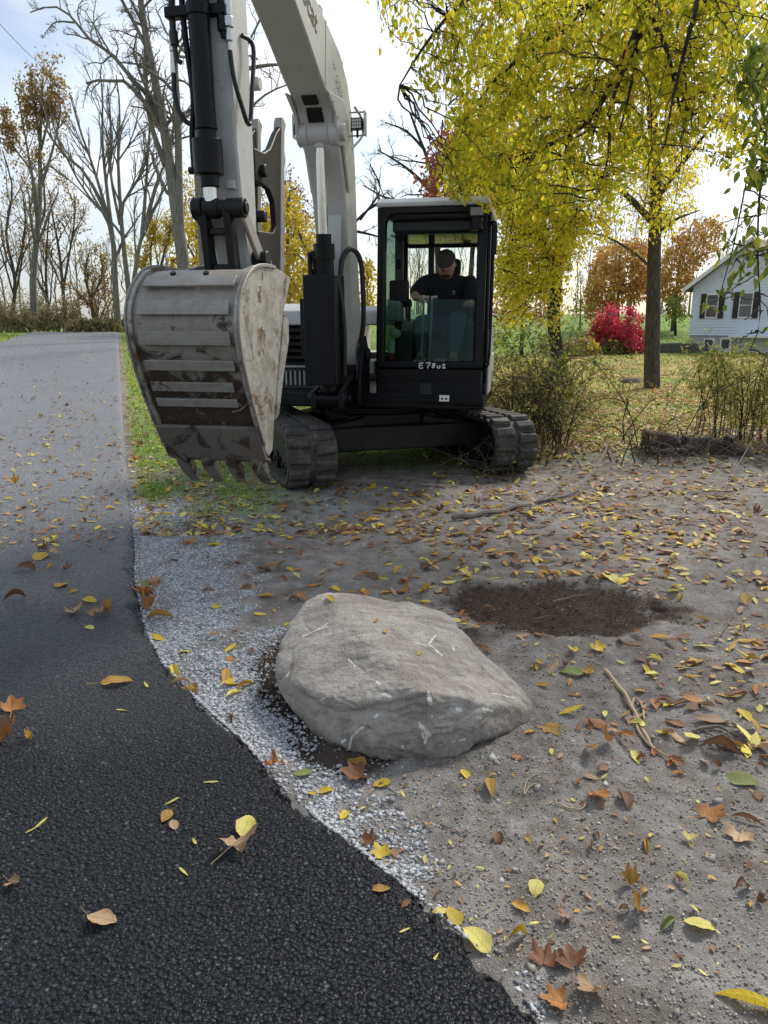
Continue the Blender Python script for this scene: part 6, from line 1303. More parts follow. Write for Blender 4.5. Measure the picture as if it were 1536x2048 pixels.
def merge(*vf):
    V = []; F = []; n = 0
    for v, f in vf: V.append(v); F.append(f + n); n += len(v)
    return np.concatenate(V), np.concatenate(F)

# ---- bare trees: traced stems, grown branches and twigs
def bare_tree(name, label, Y, stems, seed, n1, n2, n3, mats=(M_BK_GREY, M_TWIG), up=0.12, ratio=(0.42, 0.42, 0.5), leaves=None, group=None, base=None, ang=0.6, wig=0.10, t0=0.3):
    rg = np.random.default_rng(seed)
    P0 = np.stack([px_poly(s[0], Y) for s in stems]); R0 = np.stack([np.linspace(s[1], s[2], 12) * Y / F_PX / 2 for s in stems])
    b = P0[0, 0] if base is None else base
    root = empty(name, tuple(b), label, 'tree', group)
    v, f = tubes(P0, R0, 8); obj('trunk', v, f, mats[0], root, True)
    P1, R1 = spawn(rg, P0, R0, n1, t0, 0.98, ratio[0], ang, up, wig, 9, 0.6)
    v, f = tubes(P1, R1, 6); tag(obj('branches', v, f, mats[0], root, True), kind='stuff')
    P2, R2 = spawn(rg, P1, R1, n2, 0.2, 1.0, ratio[1], ang * 1.05, up * 0.8, wig * 1.2, 7, 0.65, 0.006)
    P3, R3 = spawn(rg, P2, R2, n3, 0.15, 1.0, ratio[2], ang * 1.1, up * 0.6, wig * 1.5, 5, 0.7, 0.006)
    v, f = merge(tubes(P2, R2, 4), tubes(P3, R3, 3)); tag(obj('twigs', v, f, mats[1], root), kind='stuff')
    if leaves:
        p = on_twigs(rg, P3, leaves['k'], 0.2, leaves.get('jit', 0.05))
        keep = np.ones(len(p), bool)
        if 'zmin' in leaves: keep &= p[:, 2] > leaves['zmin'] + rg.normal(0, 0.8, len(p))
        p = p[keep]; Rm, s = leaf_frames(rg, p, leaves['size'], 0.4)
        v, f = leaves_geo(p, Rm, s, leaves.get('wide', 1.0)); tag(obj('foliage', v, f, leaves['mat'], root), kind='stuff')
    return root
LF_RUST = leafy_mat('rusty_leaves', [(0, (0.30, 0.18, 0.06)), (0.5, (0.42, 0.27, 0.09)), (1, (0.52, 0.38, 0.13))], 0.45, vein=0.1)
LF_GOLD = leafy_mat('golden_leaves', [(0, (0.44, 0.30, 0.03)), (0.4, (0.62, 0.45, 0.04)), (0.8, (0.72, 0.56, 0.06)), (1, (0.48, 0.44, 0.07))], 0.5, vein=0.1)
LF_MAROON = leafy_mat('maroon_leaves', [(0, (0.18, 0.05, 0.035)), (0.5, (0.30, 0.09, 0.055)), (1, (0.40, 0.17, 0.08))], 0.45, vein=0.1)
LF_ORANGE = leafy_mat('orange_oak_leaves', [(0, (0.36, 0.15, 0.04)), (0.5, (0.52, 0.27, 0.06)), (1, (0.60, 0.40, 0.10))], 0.48, vein=0.1)
LF_YELLOW = leafy_mat('yellow_mulberry_leaves', [(0, (0.28, 0.33, 0.026)), (0.25, (0.52, 0.53, 0.032)), (0.6, (0.72, 0.66, 0.04)), (0.85, (0.86, 0.72, 0.05)), (1, (0.82, 0.52, 0.055))], 0.65, vein=0.06)
LF_LEMON = leafy_mat('lemon_maple_leaves', [(0, (0.48, 0.48, 0.03)), (0.3, (0.70, 0.65, 0.038)), (0.65, (0.85, 0.72, 0.045)), (0.88, (0.86, 0.68, 0.055)), (1, (0.84, 0.52, 0.06))], 0.66, vein=0.04)
LF_GREEN = leafy_mat('green_leaves', [(0, (0.10, 0.14, 0.025)), (0.5, (0.20, 0.25, 0.035)), (0.85, (0.36, 0.38, 0.05)), (1, (0.56, 0.50, 0.06))], 0.5, vein=0.1)
LF_BRAMBLE = leafy_mat('bramble_leaves', [(0, (0.12, 0.16, 0.035)), (0.4, (0.22, 0.25, 0.05)), (0.7, (0.34, 0.33, 0.07)), (0.88, (0.30, 0.14, 0.06)), (1, (0.52, 0.45, 0.12))], 0.45, vein=0.1)
LF_RED = leafy_mat('crimson_leaves', [(0, (0.45, 0.025, 0.06)), (0.5, (0.68, 0.05, 0.11)), (1, (0.78, 0.12, 0.16))], 0.4, vein=0.06)
LF_BROWNG = leafy_mat('brown_green_brush', [(0, (0.22, 0.20, 0.085)), (0.4, (0.36, 0.31, 0.13)), (0.75, (0.46, 0.38, 0.17)), (1, (0.36, 0.38, 0.13))], 0.52, vein=0.08)

bare_tree('ash_tree', 'bare fan shaped tree with three grey stems at the end of the driveway', 40, [
    ([(236, 652), (230, 560), (226, 480), (205, 410), (165, 340), (118, 300), (80, 235)], 13, 3), ([(228, 500), (212, 420), (185, 330), (160, 260), (140, 190)], 8, 2), ([(226, 480), (214, 380), (205, 290), (205, 200), (200, 140)], 8, 2),
    ([(262, 620), (248, 500), (240, 400), (236, 300), (240, 220), (232, 150)], 11, 2), ([(248, 500), (243, 420), (262, 380), (290, 330), (300, 250), (305, 160)], 7, 2), ([(258, 640), (268, 560), (284, 470), (312, 410), (335, 365), (350, 330)], 11, 2), ([(284, 470), (290, 400), (296, 310), (300, 230)], 8, 2), ([(290, 450), (312, 370), (338, 310), (352, 260)], 7, 2), ([(240, 450), (222, 350), (222, 250), (215, 170)], 6, 2)],
    7, 8, 6, 4, up=0.14, ratio=(0.40, 0.42, 0.5), ang=0.45)
bare_tree('walnut_tree', 'tall bare tree with a long limb arching left behind the bucket', 30, [
    ([(372, 640), (368, 540), (352, 420), (335, 300), (318, 200), (300, 110), (284, 30), (280, -60)], 27, 9), ([(362, 490), (358, 380), (356, 250), (350, 120), (345, -40)], 17, 7), ([(330, 330), (300, 240), (292, 150), (290, 40)], 11, 4),
    ([(311, 200), (270, 165), (225, 110), (175, 75), (145, 35), (105, 12), (60, 25)], 9, 2), ([(150, 45), (110, 45), (85, 75)], 4, 1), ([(322, 250), (292, 170), (288, 60), (250, -20)], 9, 4), ([(300, 110), (260, 30), (225, -30)], 8, 4)],
    8, 10, 7, 4, up=0.05, ratio=(0.30, 0.45, 0.55), wig=0.25, ang=0.75)
bare_tree('bare_tree', 'bare mottled trunk close behind the excavator arm', 26, [([(418, 640), (410, 540), (404, 440), (396, 340), (392, 200), (396, 60)], 24, 9), ([(400, 400), (430, 300), (450, 200), (480, 120), (520, 40)], 9, 3), ([(396, 340), (470, 250), (530, 190), (600, 160)], 8, 2), ([(480, 140), (540, 130), (590, 130)], 9, 3)], 9, 8, 5, 3, up=0.02, ratio=(0.35, 0.45, 0.5), wig=0.22, ang=0.8)
bare_tree('oak_tree', 'slim tree with rust brown leaves on its crown at the far left', 41, [
    ([(70, 652), (66, 560), (74, 470), (80, 390), (80, 300), (82, 230), (85, 160)], 15, 3), ([(74, 440), (62, 340), (48, 260), (35, 190)], 6, 2), ([(80, 380), (105, 300), (120, 230), (118, 180)], 6, 2), ([(82, 300), (70, 220), (62, 160)], 5, 2), ([(82, 300), (98, 230), (105, 165)], 5, 2), ([(62, 340), (20, 280), (5, 220)], 4, 2)],
    11, 8, 6, 4, up=0.12, leaves=dict(k=4, size=(0.10, 0.20), mat=LF_RUST, zmin=8.5, jit=0.15), ratio=(0.33, 0.45, 0.5))
for (nm, lb, Y, st, sd_, zz) in [
    ('hedgerow_tree', 'thin brown leaved tree at the very left of the tree line', 43, [([(22, 655), (30, 560), (12, 470), (25, 380), (5, 300)], 8, 2), ([(30, 560), (50, 460), (45, 380)], 5, 2), ([(5, 655), (-10, 540), (-20, 400)], 8, 2)], 31, 0.0),
    ('hedgerow_tree', 'double stemmed brown tree right of the rust crowned tree', 43, [([(130, 655), (126, 580), (118, 500), (105, 430), (98, 380)], 8, 2), ([(126, 580), (140, 500), (150, 430), (148, 390)], 5, 2), ([(100, 655), (92, 560), (95, 470), (100, 420)], 7, 2)], 32, 0.0),
    ('hedgerow_tree', 'low crooked brown tree left of the grey stemmed ash', 42, [([(190, 655), (182, 600), (170, 550), (180, 500)], 7, 2), ([(205, 655), (180, 610), (150, 580), (140, 560)], 5, 2), ([(182, 600), (205, 550), (200, 510)], 5, 2)], 33, 0.0),
    ('hedgerow_tree', 'yellow brown tree behind the tall bare trunk', 44, [([(300, 655), (310, 580), (330, 500), (345, 450)], 8, 2), ([(330, 655), (350, 560), (380, 480), (385, 420)], 8, 2), ([(310, 580), (300, 510), (310, 460)], 5, 2)], 34, 0.0)]:
    bare_tree(nm, lb, Y, st, sd_, 8, 6, 4, up=0.10, leaves=dict(k=2 if sd_ != 34 else 7, size=(0.09, 0.18), mat=LF_RUST if sd_ != 34 else LF_GOLD, jit=0.15), ratio=(0.45, 0.5, 0.55), mats=(M_BK_BROWN, M_TWIG), group='trees of the far hedgerow', t0=0.15)
bare_tree('gnarled_tree', 'bare gnarled tree between the boom and the yellow foliage', 38, [
    ([(880, 660), (876, 520), (872, 420), (862, 340), (840, 280), (820, 225)], 16, 4), ([(874, 460), (868, 380), (880, 300), (885, 240)], 9, 3), ([(868, 390), (830, 350), (790, 320), (755, 300)], 8, 2), ([(850, 300), (812, 262), (770, 245)], 6, 2), ([(872, 420), (910, 350), (925, 300)], 7, 2), ([(872, 450), (820, 410), (770, 395), (725, 370)], 8, 2)],
    12, 8, 6, 4, up=0.03, ratio=(0.36, 0.48, 0.5), wig=0.2, ang=0.75, mats=(M_BK_DARK, M_TWIG))
bare_tree('gnarled_tree', 'low bare tree with heavy side limbs just left of the cab', 33, [([(640, 660), (640, 560), (690, 470), (735, 420), (775, 395)], 11, 3), ([(700, 460), (745, 470), (775, 480)], 6, 2), ([(640, 560), (600, 470), (590, 420)], 6, 2), ([(720, 440), (760, 380), (740, 330)], 5, 2)], 13, 7, 5, 4, up=0.03, wig=0.2, mats=(M_BK_DARK, M_TWIG))

# ---- leafy crowns: limbs traced, branches and twigs reaching into the crown's volume
def reach(rg, nodes, rad, targets, npts=7, sag=0.12, rscale=0.012, rmax=0.6, rmin=0.003):
    out = []; ro = []
    d2 = ((targets[:, None] - nodes[None]) ** 2).sum(2) ** 0.5
    d2 = d2 + 0.5 * np.maximum(0, targets[:, None, 2] - nodes[None, :, 2] - 0.0) * (sag > 0)
    j = d2.argmin(1)
    a_ = nodes[j]; ln = np.linalg.norm(targets - a_, axis=1)
    mid = (a_ + targets) / 2 + rg.normal(0, 0.10, targets.shape) * ln[:, None]; mid[:, 2] += sag * ln
    t_ = np.linspace(0, 1, npts)[None, :, None]
    P = a_[:, None] * (1 - t_) ** 2 + 2 * mid[:, None] * t_ * (1 - t_) + targets[:, None] * t_ ** 2
    P[:, 1:-1] += rg.normal(0, 0.02, P[:, 1:-1].shape) * ln[:, None, None]
    r0 = np.minimum(np.maximum(ln * rscale, rmin), rad[j] * rmax + rmin)
    return P, np.maximum(r0[:, None] * np.linspace(1, 0.3, npts)[None], rmin * 0.6)
def in_poly(poly, x, y):
    c = np.zeros(len(x), bool); n = len(poly)
    for i in range(n):
        (x0, y0), (x1, y1) = poly[i], poly[(i + 1) % n]
        m = ((y0 > y) != (y1 > y)) & (x < (x1 - x0) * (y - y0) / (y1 - y0 + 1e-9) + x0); c ^= m
    return c
def crown_pts(rg, poly, Y0, Y1, n, clump=0.0, cs=1.1, seed=0):
    poly = [tuple(p) for p in poly]; xs = [p[0] for p in poly]; ys = [p[1] for p in poly]; out = []
    while sum(len(o) for o in out) < n:
        x = rg.uniform(min(xs), max(xs), 4 * n); y = rg.uniform(min(ys), max(ys), 4 * n); Y = rg.uniform(Y0, Y1, 4 * n); k = in_poly(poly, x, y)
        P = np.array([at(a_, b_, c_) for a_, b_, c_ in zip(x[k], y[k], Y[k])])
        if clump and len(P): P = P[fbm(P * cs, 200 + seed, 3) > clump - 0.08 * rg.uniform(0, 1, len(P))]
        if len(P): out.append(P)
        if len(out) > 30: break
    return np.concatenate(out)[:n]
def leafy_tree(name, label, limbs, crowns, seed, mats, base, lsize, hang=0.4, wide=1.0, group=None, cat='tree', trunk_name='trunk', own_leaves=0, sag=0.12, jit=0.05, tw_r=0.004, withes=None):
    """limbs: list of (points array, r0, r1). crowns: dicts poly,Y,n2,n3,k,mat"""
    rg = np.random.default_rng(seed); root = empty(name, tuple(base), label, cat, group)
    P0 = []; R0 = []
    for (pp, r0, r1) in limbs:
        C_ = catmull(np.array(pp), 8); s = np.concatenate([[0], np.cumsum(np.linalg.norm(np.diff(C_, axis=0), axis=1))]); u = np.linspace(0, s[-1], 16)
        P0.append(np.stack([np.interp(u, s, C_[:, k]) for k in range(3)], -1)); R0.append(np.linspace(r0, r1, 16))
    P0 = np.array(P0); R0 = np.array(R0); nt_ = 1
    v, f = tubes(P0[:1], R0[:1], 12); obj(trunk_name, v, f, mats[0], root, True)
    for q in range(1, len(P0)): v, f = tubes(P0[q:q + 1], R0[q:q + 1], 8); obj('limb', v, f, mats[0], root, True)
    nodes = P0[:, 3:].reshape(-1, 3); rad = R0[:, 3:].reshape(-1); tw = []; allp = []; allR = []; alls = []; mats_l = []
    br = []
    for c in crowns:
        T2 = crown_pts(rg, c['poly'], c['Y'][0], c['Y'][1], c['n2']); P2, R2 = reach(rg, nodes, rad, T2, 8, sag, 0.010, rmin=tw_r * 1.4)
        br.append(tubes(P2, R2, 5)); nn = np.concatenate([nodes, P2[:, 2:].reshape(-1, 3)]); nr_ = np.concatenate([rad, R2[:, 2:].reshape(-1)])
        T3 = crown_pts(rg, c['poly'], c['Y'][0], c['Y'][1], c['n3'], c.get('clump', 0), c.get('cs', 1.1), seed); P3, R3 = reach(rg, nn, nr_, T3, 6, sag * 0.7, 0.008, rmin=tw_r)
        tw.append(tubes(P3, R3, 3)); p = on_twigs(rg, P3, c['k'], c.get('t0', 0.4), c.get('jit', jit)); Rm, s = leaf_frames(rg, p, c.get('size', lsize), c.get('hang', hang))
        allp.append(p); allR.append(Rm); alls.append(s); mats_l.append(c['mat'])
    v, f = merge(*br); tag(obj('branches', v, f, mats[0], root, True), kind='stuff')
    if withes:
        n_ = withes['n']; i_ = rg.choice([1, 2, 4, 5, 6, 7], n_); j_ = rg.integers(4, 12, n_); b_ = P0[i_, j_]; ln = rg.uniform(0.5, 1.5, n_); az = rg.uniform(0, 2 * np.pi, n_); t_ = np.linspace(0, 1, 9)
        W_ = b_[:, None] + np.stack([np.cos(az)[:, None] * 0.45 * ln[:, None] * np.sin(t_ * 1.7)[None] - 0.15 * ln[:, None] * t_, np.sin(az)[:, None] * 0.45 * ln[:, None] * np.sin(t_ * 1.7)[None], ln[:, None] * (0.10 * t_ - 0.85 * t_ ** 2)], -1); W_[:, 1:] += np.cumsum(rg.normal(0, 0.012, W_[:, 1:].shape), 1)
        Rw = rg.uniform(0.004, 0.009, n_)[:, None] * np.linspace(1, 0.3, 9)[None]; W2, R2w = spawn(rg, W_, Rw, 4, 0.2, 0.95, 0.35, 0.6, -0.15, 0.12, 6, 0.6, 0.003); tw += [tubes(W_, Rw, 5), tubes(W2, R2w, 3)]
    v, f = merge(*tw); tag(obj('twigs', v, f, mats[1], root), kind='stuff')
    per = own_leaves
    for c, p, Rm, s, m in zip(crowns, allp, allR, alls, mats_l):
        if per and c.get('own', 0):
            dirv = p - np.array([0, 0, CAM_H]); fz = dirv[:, 1] * math.cos(PITCH) - dirv[:, 2] * math.sin(PITCH); px = CX + F_PX * dirv[:, 0] / fz; py = CY - F_PX * (dirv[:, 1] * math.sin(PITCH) + dirv[:, 2] * math.cos(PITCH)) / fz
            vis = (px > 5) & (px < 1531) & (py > 5) & (py < 2040) & (fz > 0); sc = np.where(vis, s / fz, 0); top = np.argsort(-sc)[:c['own']]
            me = make_mesh('leaf', LEAF6 * np.array([1, wide, 1]), LEAF6F, c['omat'])
            for i in top:
                o = bpy.data.objects.new('leaf', me); COL.objects.link(o); o.parent = root
                Mx = Matrix([[*(Rm[i][0] * s[i]), p[i][0]], [*(Rm[i][1] * s[i]), p[i][1]], [*(Rm[i][2] * s[i]), p[i][2]], [0, 0, 0, 1]]); o.matrix_local = Matrix.Translation(-Vector(base)) @ Mx
            keep = np.ones(len(p), bool); keep[top] = False; p, Rm, s = p[keep], Rm[keep], s[keep]
        v, f = leaves_geo(p, Rm, s, wide); tag(obj('foliage', v, f, m, root), kind='stuff')
    return root
def single_leaf_mat(name, stops, trans):
    m, t, b = newmat(name); oi = N(t, 'ShaderNodeObjectInfo'); c = ramp(t, oi.outputs['Random'], stops); n1 = noise(t, objco(t), 3, 4); c = mixc(t, math_(t, 'MULTIPLY', n1, 0.3), c, tuple(0.4 * q for q in stops[1][1]))
    t.links.new(c, b.inputs['Base Color']); b.inputs['Roughness'].default_value = 0.55; b.inputs['Specular IOR Level'].default_value = 0.3
    tr = N(t, 'ShaderNodeBsdfTranslucent'); t.links.new(c, tr.inputs[0]); mx = N(t, 'ShaderNodeMixShader'); mx.inputs[0].default_value = trans
    out = t.nodes['Material Output']; t.links.new(b.outputs[0], mx.inputs[1]); t.links.new(tr.outputs[0], mx.inputs[2]); t.links.new(mx.outputs[0], out.inputs[0]); return m
LO_YEL = single_leaf_mat('single_yellow_leaf', [(0, (0.20, 0.26, 0.02)), (0.4, (0.38, 0.40, 0.025)), (1, (0.62, 0.52, 0.04))], 0.52)
LO_GRN = single_leaf_mat('single_green_leaf', [(0, (0.11, 0.16, 0.03)), (0.6, (0.22, 0.28, 0.04)), (1, (0.52, 0.48, 0.05))], 0.55)
def A(px, py, Y): return at(px, py, Y)
# the near mulberry: its trunk stands right of the picture, its limbs hang over the top
tb = np.array([5.0, 7.0, float(ground_z(5.0, 7.0))])
leafy_tree('mulberry_tree', 'yellow green tree whose drooping branches hang over the top right', [
    ([tb, (4.95, 7.0, 1.6), (4.8, 7.05, 3.2), (4.5, 7.1, 4.6), (4.2, 7.2, 6.0)], 0.17, 0.08),
    ([(4.7, 7.05, 3.9), A(1420, -150, 7.1), A(1330, -90, 7.1), A(1288, -10, 7.0), A(1282, 70, 6.9), A(1262, 170, 6.8), A(1240, 260, 6.8)], 0.06, 0.008),
    ([A(1330, -90, 7.1), A(1260, -60, 7.3), A(1180, 10, 7.5), A(1090, 80, 7.6), A(1000, 150, 7.7), A(930, 240, 7.8)], 0.045, 0.008),
    ([A(1300, -60, 7.0), A(1180, -90, 7.0), A(1040, -60, 7.0), A(920, 10, 7.0), A(850, 90, 7.0), A(800, 170, 7.0)], 0.04, 0.006),
    ([A(1284, 40, 6.9), A(1230, 150, 6.9), A(1180, 240, 7.2), A(1100, 290, 7.6), A(1010, 340, 7.9), A(900, 370, 8.0)], 0.028, 0.006),
    ([A(1286, 10, 6.9), A(1330, 90, 6.7), A(1352, 180, 6.7), A(1370, 260, 6.7)], 0.026, 0.006),
    ([A(1420, -150, 7.1), A(1400, -20, 6.4), A(1372, 90, 6.3), A(1345, 200, 6.3), A(1330, 290, 6.3)], 0.035, 0.006),
    ([A(1282, 70, 6.9), A(1225, 200, 6.7), A(1215, 320, 6.7), A(1190, 400, 6.8)], 0.022, 0.005),
    ([(4.8, 7.05, 3.2), A(1640, 60, 5.6), A(1545, 180, 5.0), A(1500, 330, 4.9), A(1470, 480, 4.9), A(1440, 590, 4.9)], 0.016, 0.003),
    ([A(1545, 180, 5.0), A(1525, 330, 4.7), A(1515, 480, 4.6), A(1520, 640, 4.6), A(1500, 700, 4.6)], 0.009, 0.003)],
    [dict(poly=[(905, -60), (1480, -60), (1490, 120), (1430, 260), (1330, 330), (1240, 400), (1120, 430), (985, 420), (870, 370), (900, 270), (890, 140)], Y=(6.3, 8.6), n2=110, n3=1450, k=10, mat=LF_YELLOW, own=190, omat=LO_YEL, clump=0.40),
     dict(poly=[(735, -40), (960, -60), (930, 140), (890, 240), (860, 190), (830, 110), (760, 40)], Y=(6.4, 7.4), n2=18, n3=90, k=6, mat=LF_YELLOW, clump=0.36, hang=1.2),
     dict(poly=[(1440, 100), (1560, 60), (1560, 720), (1480, 720), (1400, 640), (1385, 590), (1450, 540), (1420, 470), (1500, 380)], Y=(4.3, 5.2), n2=24, n3=115, k=4, mat=LF_GREEN, own=110, omat=LO_GRN, clump=0.46, size=(0.05, 0.085)),
     dict(poly=[(1340, -60), (1560, -60), (1560, 300), (1450, 360), (1400, 260)], Y=(5.6, 7.8), n2=30, n3=220, k=7, mat=LF_YELLOW, clump=0.42)],
    51, (M_BK_DARK, M_TWIGD), tb, (0.035, 0.085), 0.75, 0.85, own_leaves=1, sag=0.10, withes=dict(n=45))
# the tree whose trunk rises from the lawn
t2 = np.array([5.95, 16.8, float(ground_z(5.95, 16.8)) - 0.05])
leafy_tree('maple_tree', 'tree with a straight dark trunk on the lawn and a golden yellow crown', [
    ([t2 + np.array([0, 0, 0.0]), A(1304, 700, 16.8), A(1307, 600, 16.8), A(1309, 480, 16.8), A(1312, 350, 16.8), A(1300, 180, 16.8), A(1290, 20, 16.8)], 0.18, 0.07),
    ([A(1308, 540, 16.8), A(1260, 500, 16.6), A(1200, 470, 16.2), A(1130, 470, 15.8), A(1070, 520, 15.4)], 0.03, 0.010), ([A(1310, 450, 16.8), A(1240, 380, 16.2), A(1150, 340, 15.6), A(1060, 400, 15)], 0.075, 0.015), ([A(1311, 400, 16.8), A(1370, 320, 16.4), A(1420, 260, 16), A(1460, 250, 15.8)], 0.07, 0.015),
    ([A(1312, 350, 16.8), A(1230, 240, 16), A(1130, 180, 15.4), A(1040, 160, 15)], 0.07, 0.015), ([A(1309, 470, 16.8), A(1350, 440, 16.6), A(1400, 420, 16.4)], 0.05, 0.012)],
    [dict(poly=[(1040, -60), (1480, -60), (1500, 180), (1430, 330), (1370, 450), (1330, 500), (1270, 470), (1190, 490), (1130, 560), (1060, 600), (1000, 540), (1040, 430), (950, 420), (900, 320), (960, 200)], Y=(13.5, 18.5), n2=130, n3=2300, k=9, mat=LF_LEMON, clump=0.43, cs=0.6)],
    52, (bark_mat('furrowed_bark', (0.050, 0.042, 0.034), (0.17, 0.148, 0.122), 14), M_TWIGD), t2, (0.05, 0.11), 0.6, 0.9, jit=0.08, tw_r=0.006)
t3 = np.array([3.75, 15.5, float(ground_z(3.75, 15.5)) - 0.05])
leafy_tree('maple_tree', 'yellow tree with a leaning trunk right beside the cab', [
    ([t3, A(1108, 660, 15.5), A(1112, 580, 15.5), A(1120, 480, 15.5), A(1130, 380, 15.5), A(1140, 250, 15.5)], 0.15, 0.06), ([A(1116, 520, 15.5), A(1070, 470, 15), A(1030, 480, 14.5), A(1005, 540, 14.2)], 0.045, 0.01), ([A(1113, 560, 15.5), A(1080, 560, 15.2), A(1050, 610, 15)], 0.03, 0.01)],
    [dict(poly=[(985, 400), (1120, 370), (1190, 440), (1150, 520), (1130, 600), (1125, 690), (1085, 660), (1060, 640), (1020, 690), (985, 640)], Y=(13.5, 16.0), n2=40, n3=620, k=9, mat=LF_LEMON, clump=0.45, cs=0.9), dict(poly=[(985, 400), (1120, 370), (1190, 440), (1150, 520), (1130, 600), (1000, 600)], Y=(13.5, 16.0), n2=20, n3=180, k=8, mat=LF_YELLOW, clump=0.45, cs=0.9)],
    53, (M_BK_DARK, M_TWIGD), t3, (0.055, 0.095), 0.5, 0.9, jit=0.07, tw_r=0.005)
def simple_tree(name, label, base_px, Y, trunk_w, poly, dY, n2, n3, k, mat, seed, size, group=None, wide=1.0, clump=0.42, cs=0.5, bark=M_BK_BROWN, lean=0):
    g_ = A(base_px[0], 660, Y); b_ = np.array([g_[0], Y, float(ground_z(g_[0], Y)) - 0.1]); ys = [p[1] for p in poly]; cx = sum(p[0] for p in poly) / len(poly); top = min(ys); cy_ = (min(ys) + max(ys)) / 2
    r_ = trunk_w * Y / F_PX / 2
    limbs = [([b_, (b_ + A((base_px[0] + cx) / 2, cy_, Y)) / 2, A((base_px[0] + cx) / 2, cy_, Y), A(cx, (cy_ + top) / 2, Y), A(cx + 5, top + 10, Y)], r_, r_ * 0.25)]
    rg = random.Random(seed)
    for q in range(5):
        p = poly[(q * 3 + 1) % len(poly)]; m_ = A(cx + (base_px[0] - cx) * 0.3, cy_ + rg.uniform(-10, 30), Y); e_ = A(cx + (p[0] - cx) * 0.8, cy_ + (p[1] - cy_) * 0.8, Y + rg.uniform(-dY, dY) * 0.6); limbs.append(([m_, (m_ + e_) / 2 + np.array([0, 0, 0.3]), e_], r_ * 0.5, r_ * 0.12))
    return leafy_tree(name, label, limbs, [dict(poly=poly, Y=(Y - dY, Y + dY), n2=n2, n3=n3, k=k, mat=mat, clump=clump, cs=cs, jit=0.16)], seed, (bark, M_TWIG), b_, size, 0.4, wide, group, tw_r=0.008)
simple_tree('gold_tree', 'golden leaved tree seen between the arm and the boom', (575, 650), 34, 12, [(515, 640), (508, 520), (520, 440), (545, 395), (575, 370), (605, 410), (630, 470), (640, 560), (640, 640)], 3, 50, 420, 12, LF_GOLD, 61, (0.14, 0.24))
simple_tree('gold_tree', 'golden leaved tree low behind the excavator arm and link', (395, 650), 36, 10, [(320, 640), (330, 520), (345, 470), (365, 420), (395, 400), (440, 440), (470, 520), (480, 640)], 3, 40, 300, 11, LF_GOLD, 62, (0.14, 0.24))
simple_tree('gold_tree', 'small pale gold tree between the boom and the cab', (735, 650), 36, 6, [(715, 640), (720, 540), (735, 510), (750, 540), (755, 640)], 2, 16, 90, 8, LF_GOLD, 63, (0.13, 0.22))
simple_tree('pink_tree', 'thin rust pink tree above the golden tree by the arm', (600, 650), 40, 6, [(515, 440), (520, 350), (560, 330), (610, 370), (640, 420), (630, 470), (570, 460)], 3, 30, 130, 4, LF_MAROON, 64, (0.12, 0.2), bark=M_BK_GREY)
simple_tree('red_oak_tree', 'dark red oak above and behind the cab roof', (930, 650), 30, 14, [(835, 420), (845, 330), (865, 270), (930, 245), (1010, 260), (1090, 250), (1120, 330), (1100, 440), (1060, 520), (1000, 440), (920, 400)], 4, 70, 620, 10, LF_MAROON, 65, (0.13, 0.22), bark=M_BK_DARK, clump=0.38)
simple_tree('red_oak_tree', 'maroon tree low between the cab and the leaning yellow tree', (1045, 650), 32, 8, [(985, 650), (990, 520), (1030, 470), (1080, 500), (1110, 560), (1100, 640)], 3, 30, 170, 9, LF_MAROON, 66, (0.12, 0.22), bark=M_BK_DARK)
simple_tree('orange_oak_tree', 'orange oak on the rise left of the straight dark trunk', (1235, 650), 44, 9, [(1165, 640), (1175, 560), (1190, 510), (1230, 480), (1290, 480), (1310, 540), (1300, 600), (1250, 610)], 3, 60, 520, 11, LF_ORANGE, 67, (0.14, 0.25), clump=0.36)
simple_tree('orange_oak_tree', 'orange and rust oak right of the straight dark trunk', (1345, 640), 46, 9, [(1310, 600), (1315, 520), (1340, 470), (1400, 440), (1450, 440), (1440, 500), (1390, 540), (1370, 600)], 3, 50, 380, 9, LF_ORANGE, 68, (0.14, 0.25), clump=0.38)
simple_tree('apple_tree', 'small round green tree beside the house corner', (1352, 650), 42, 6, [(1328, 640), (1330, 600), (1350, 585), (1368, 596), (1372, 640)], 1.5, 24, 130, 7, LF_GREEN, 69, (0.10, 0.18), bark=M_BK_DARK)
simple_tree('bare_sapling', 'pale grey sapling on the rise left of the red bush', (1160, 640), 46, 4, [(1140, 640), (1140, 570), (1160, 540), (1185, 560), (1185, 640)], 2, 30, 60, 2, LF_BROWNG, 70, (0.10, 0.18), bark=M_BK_GREY)

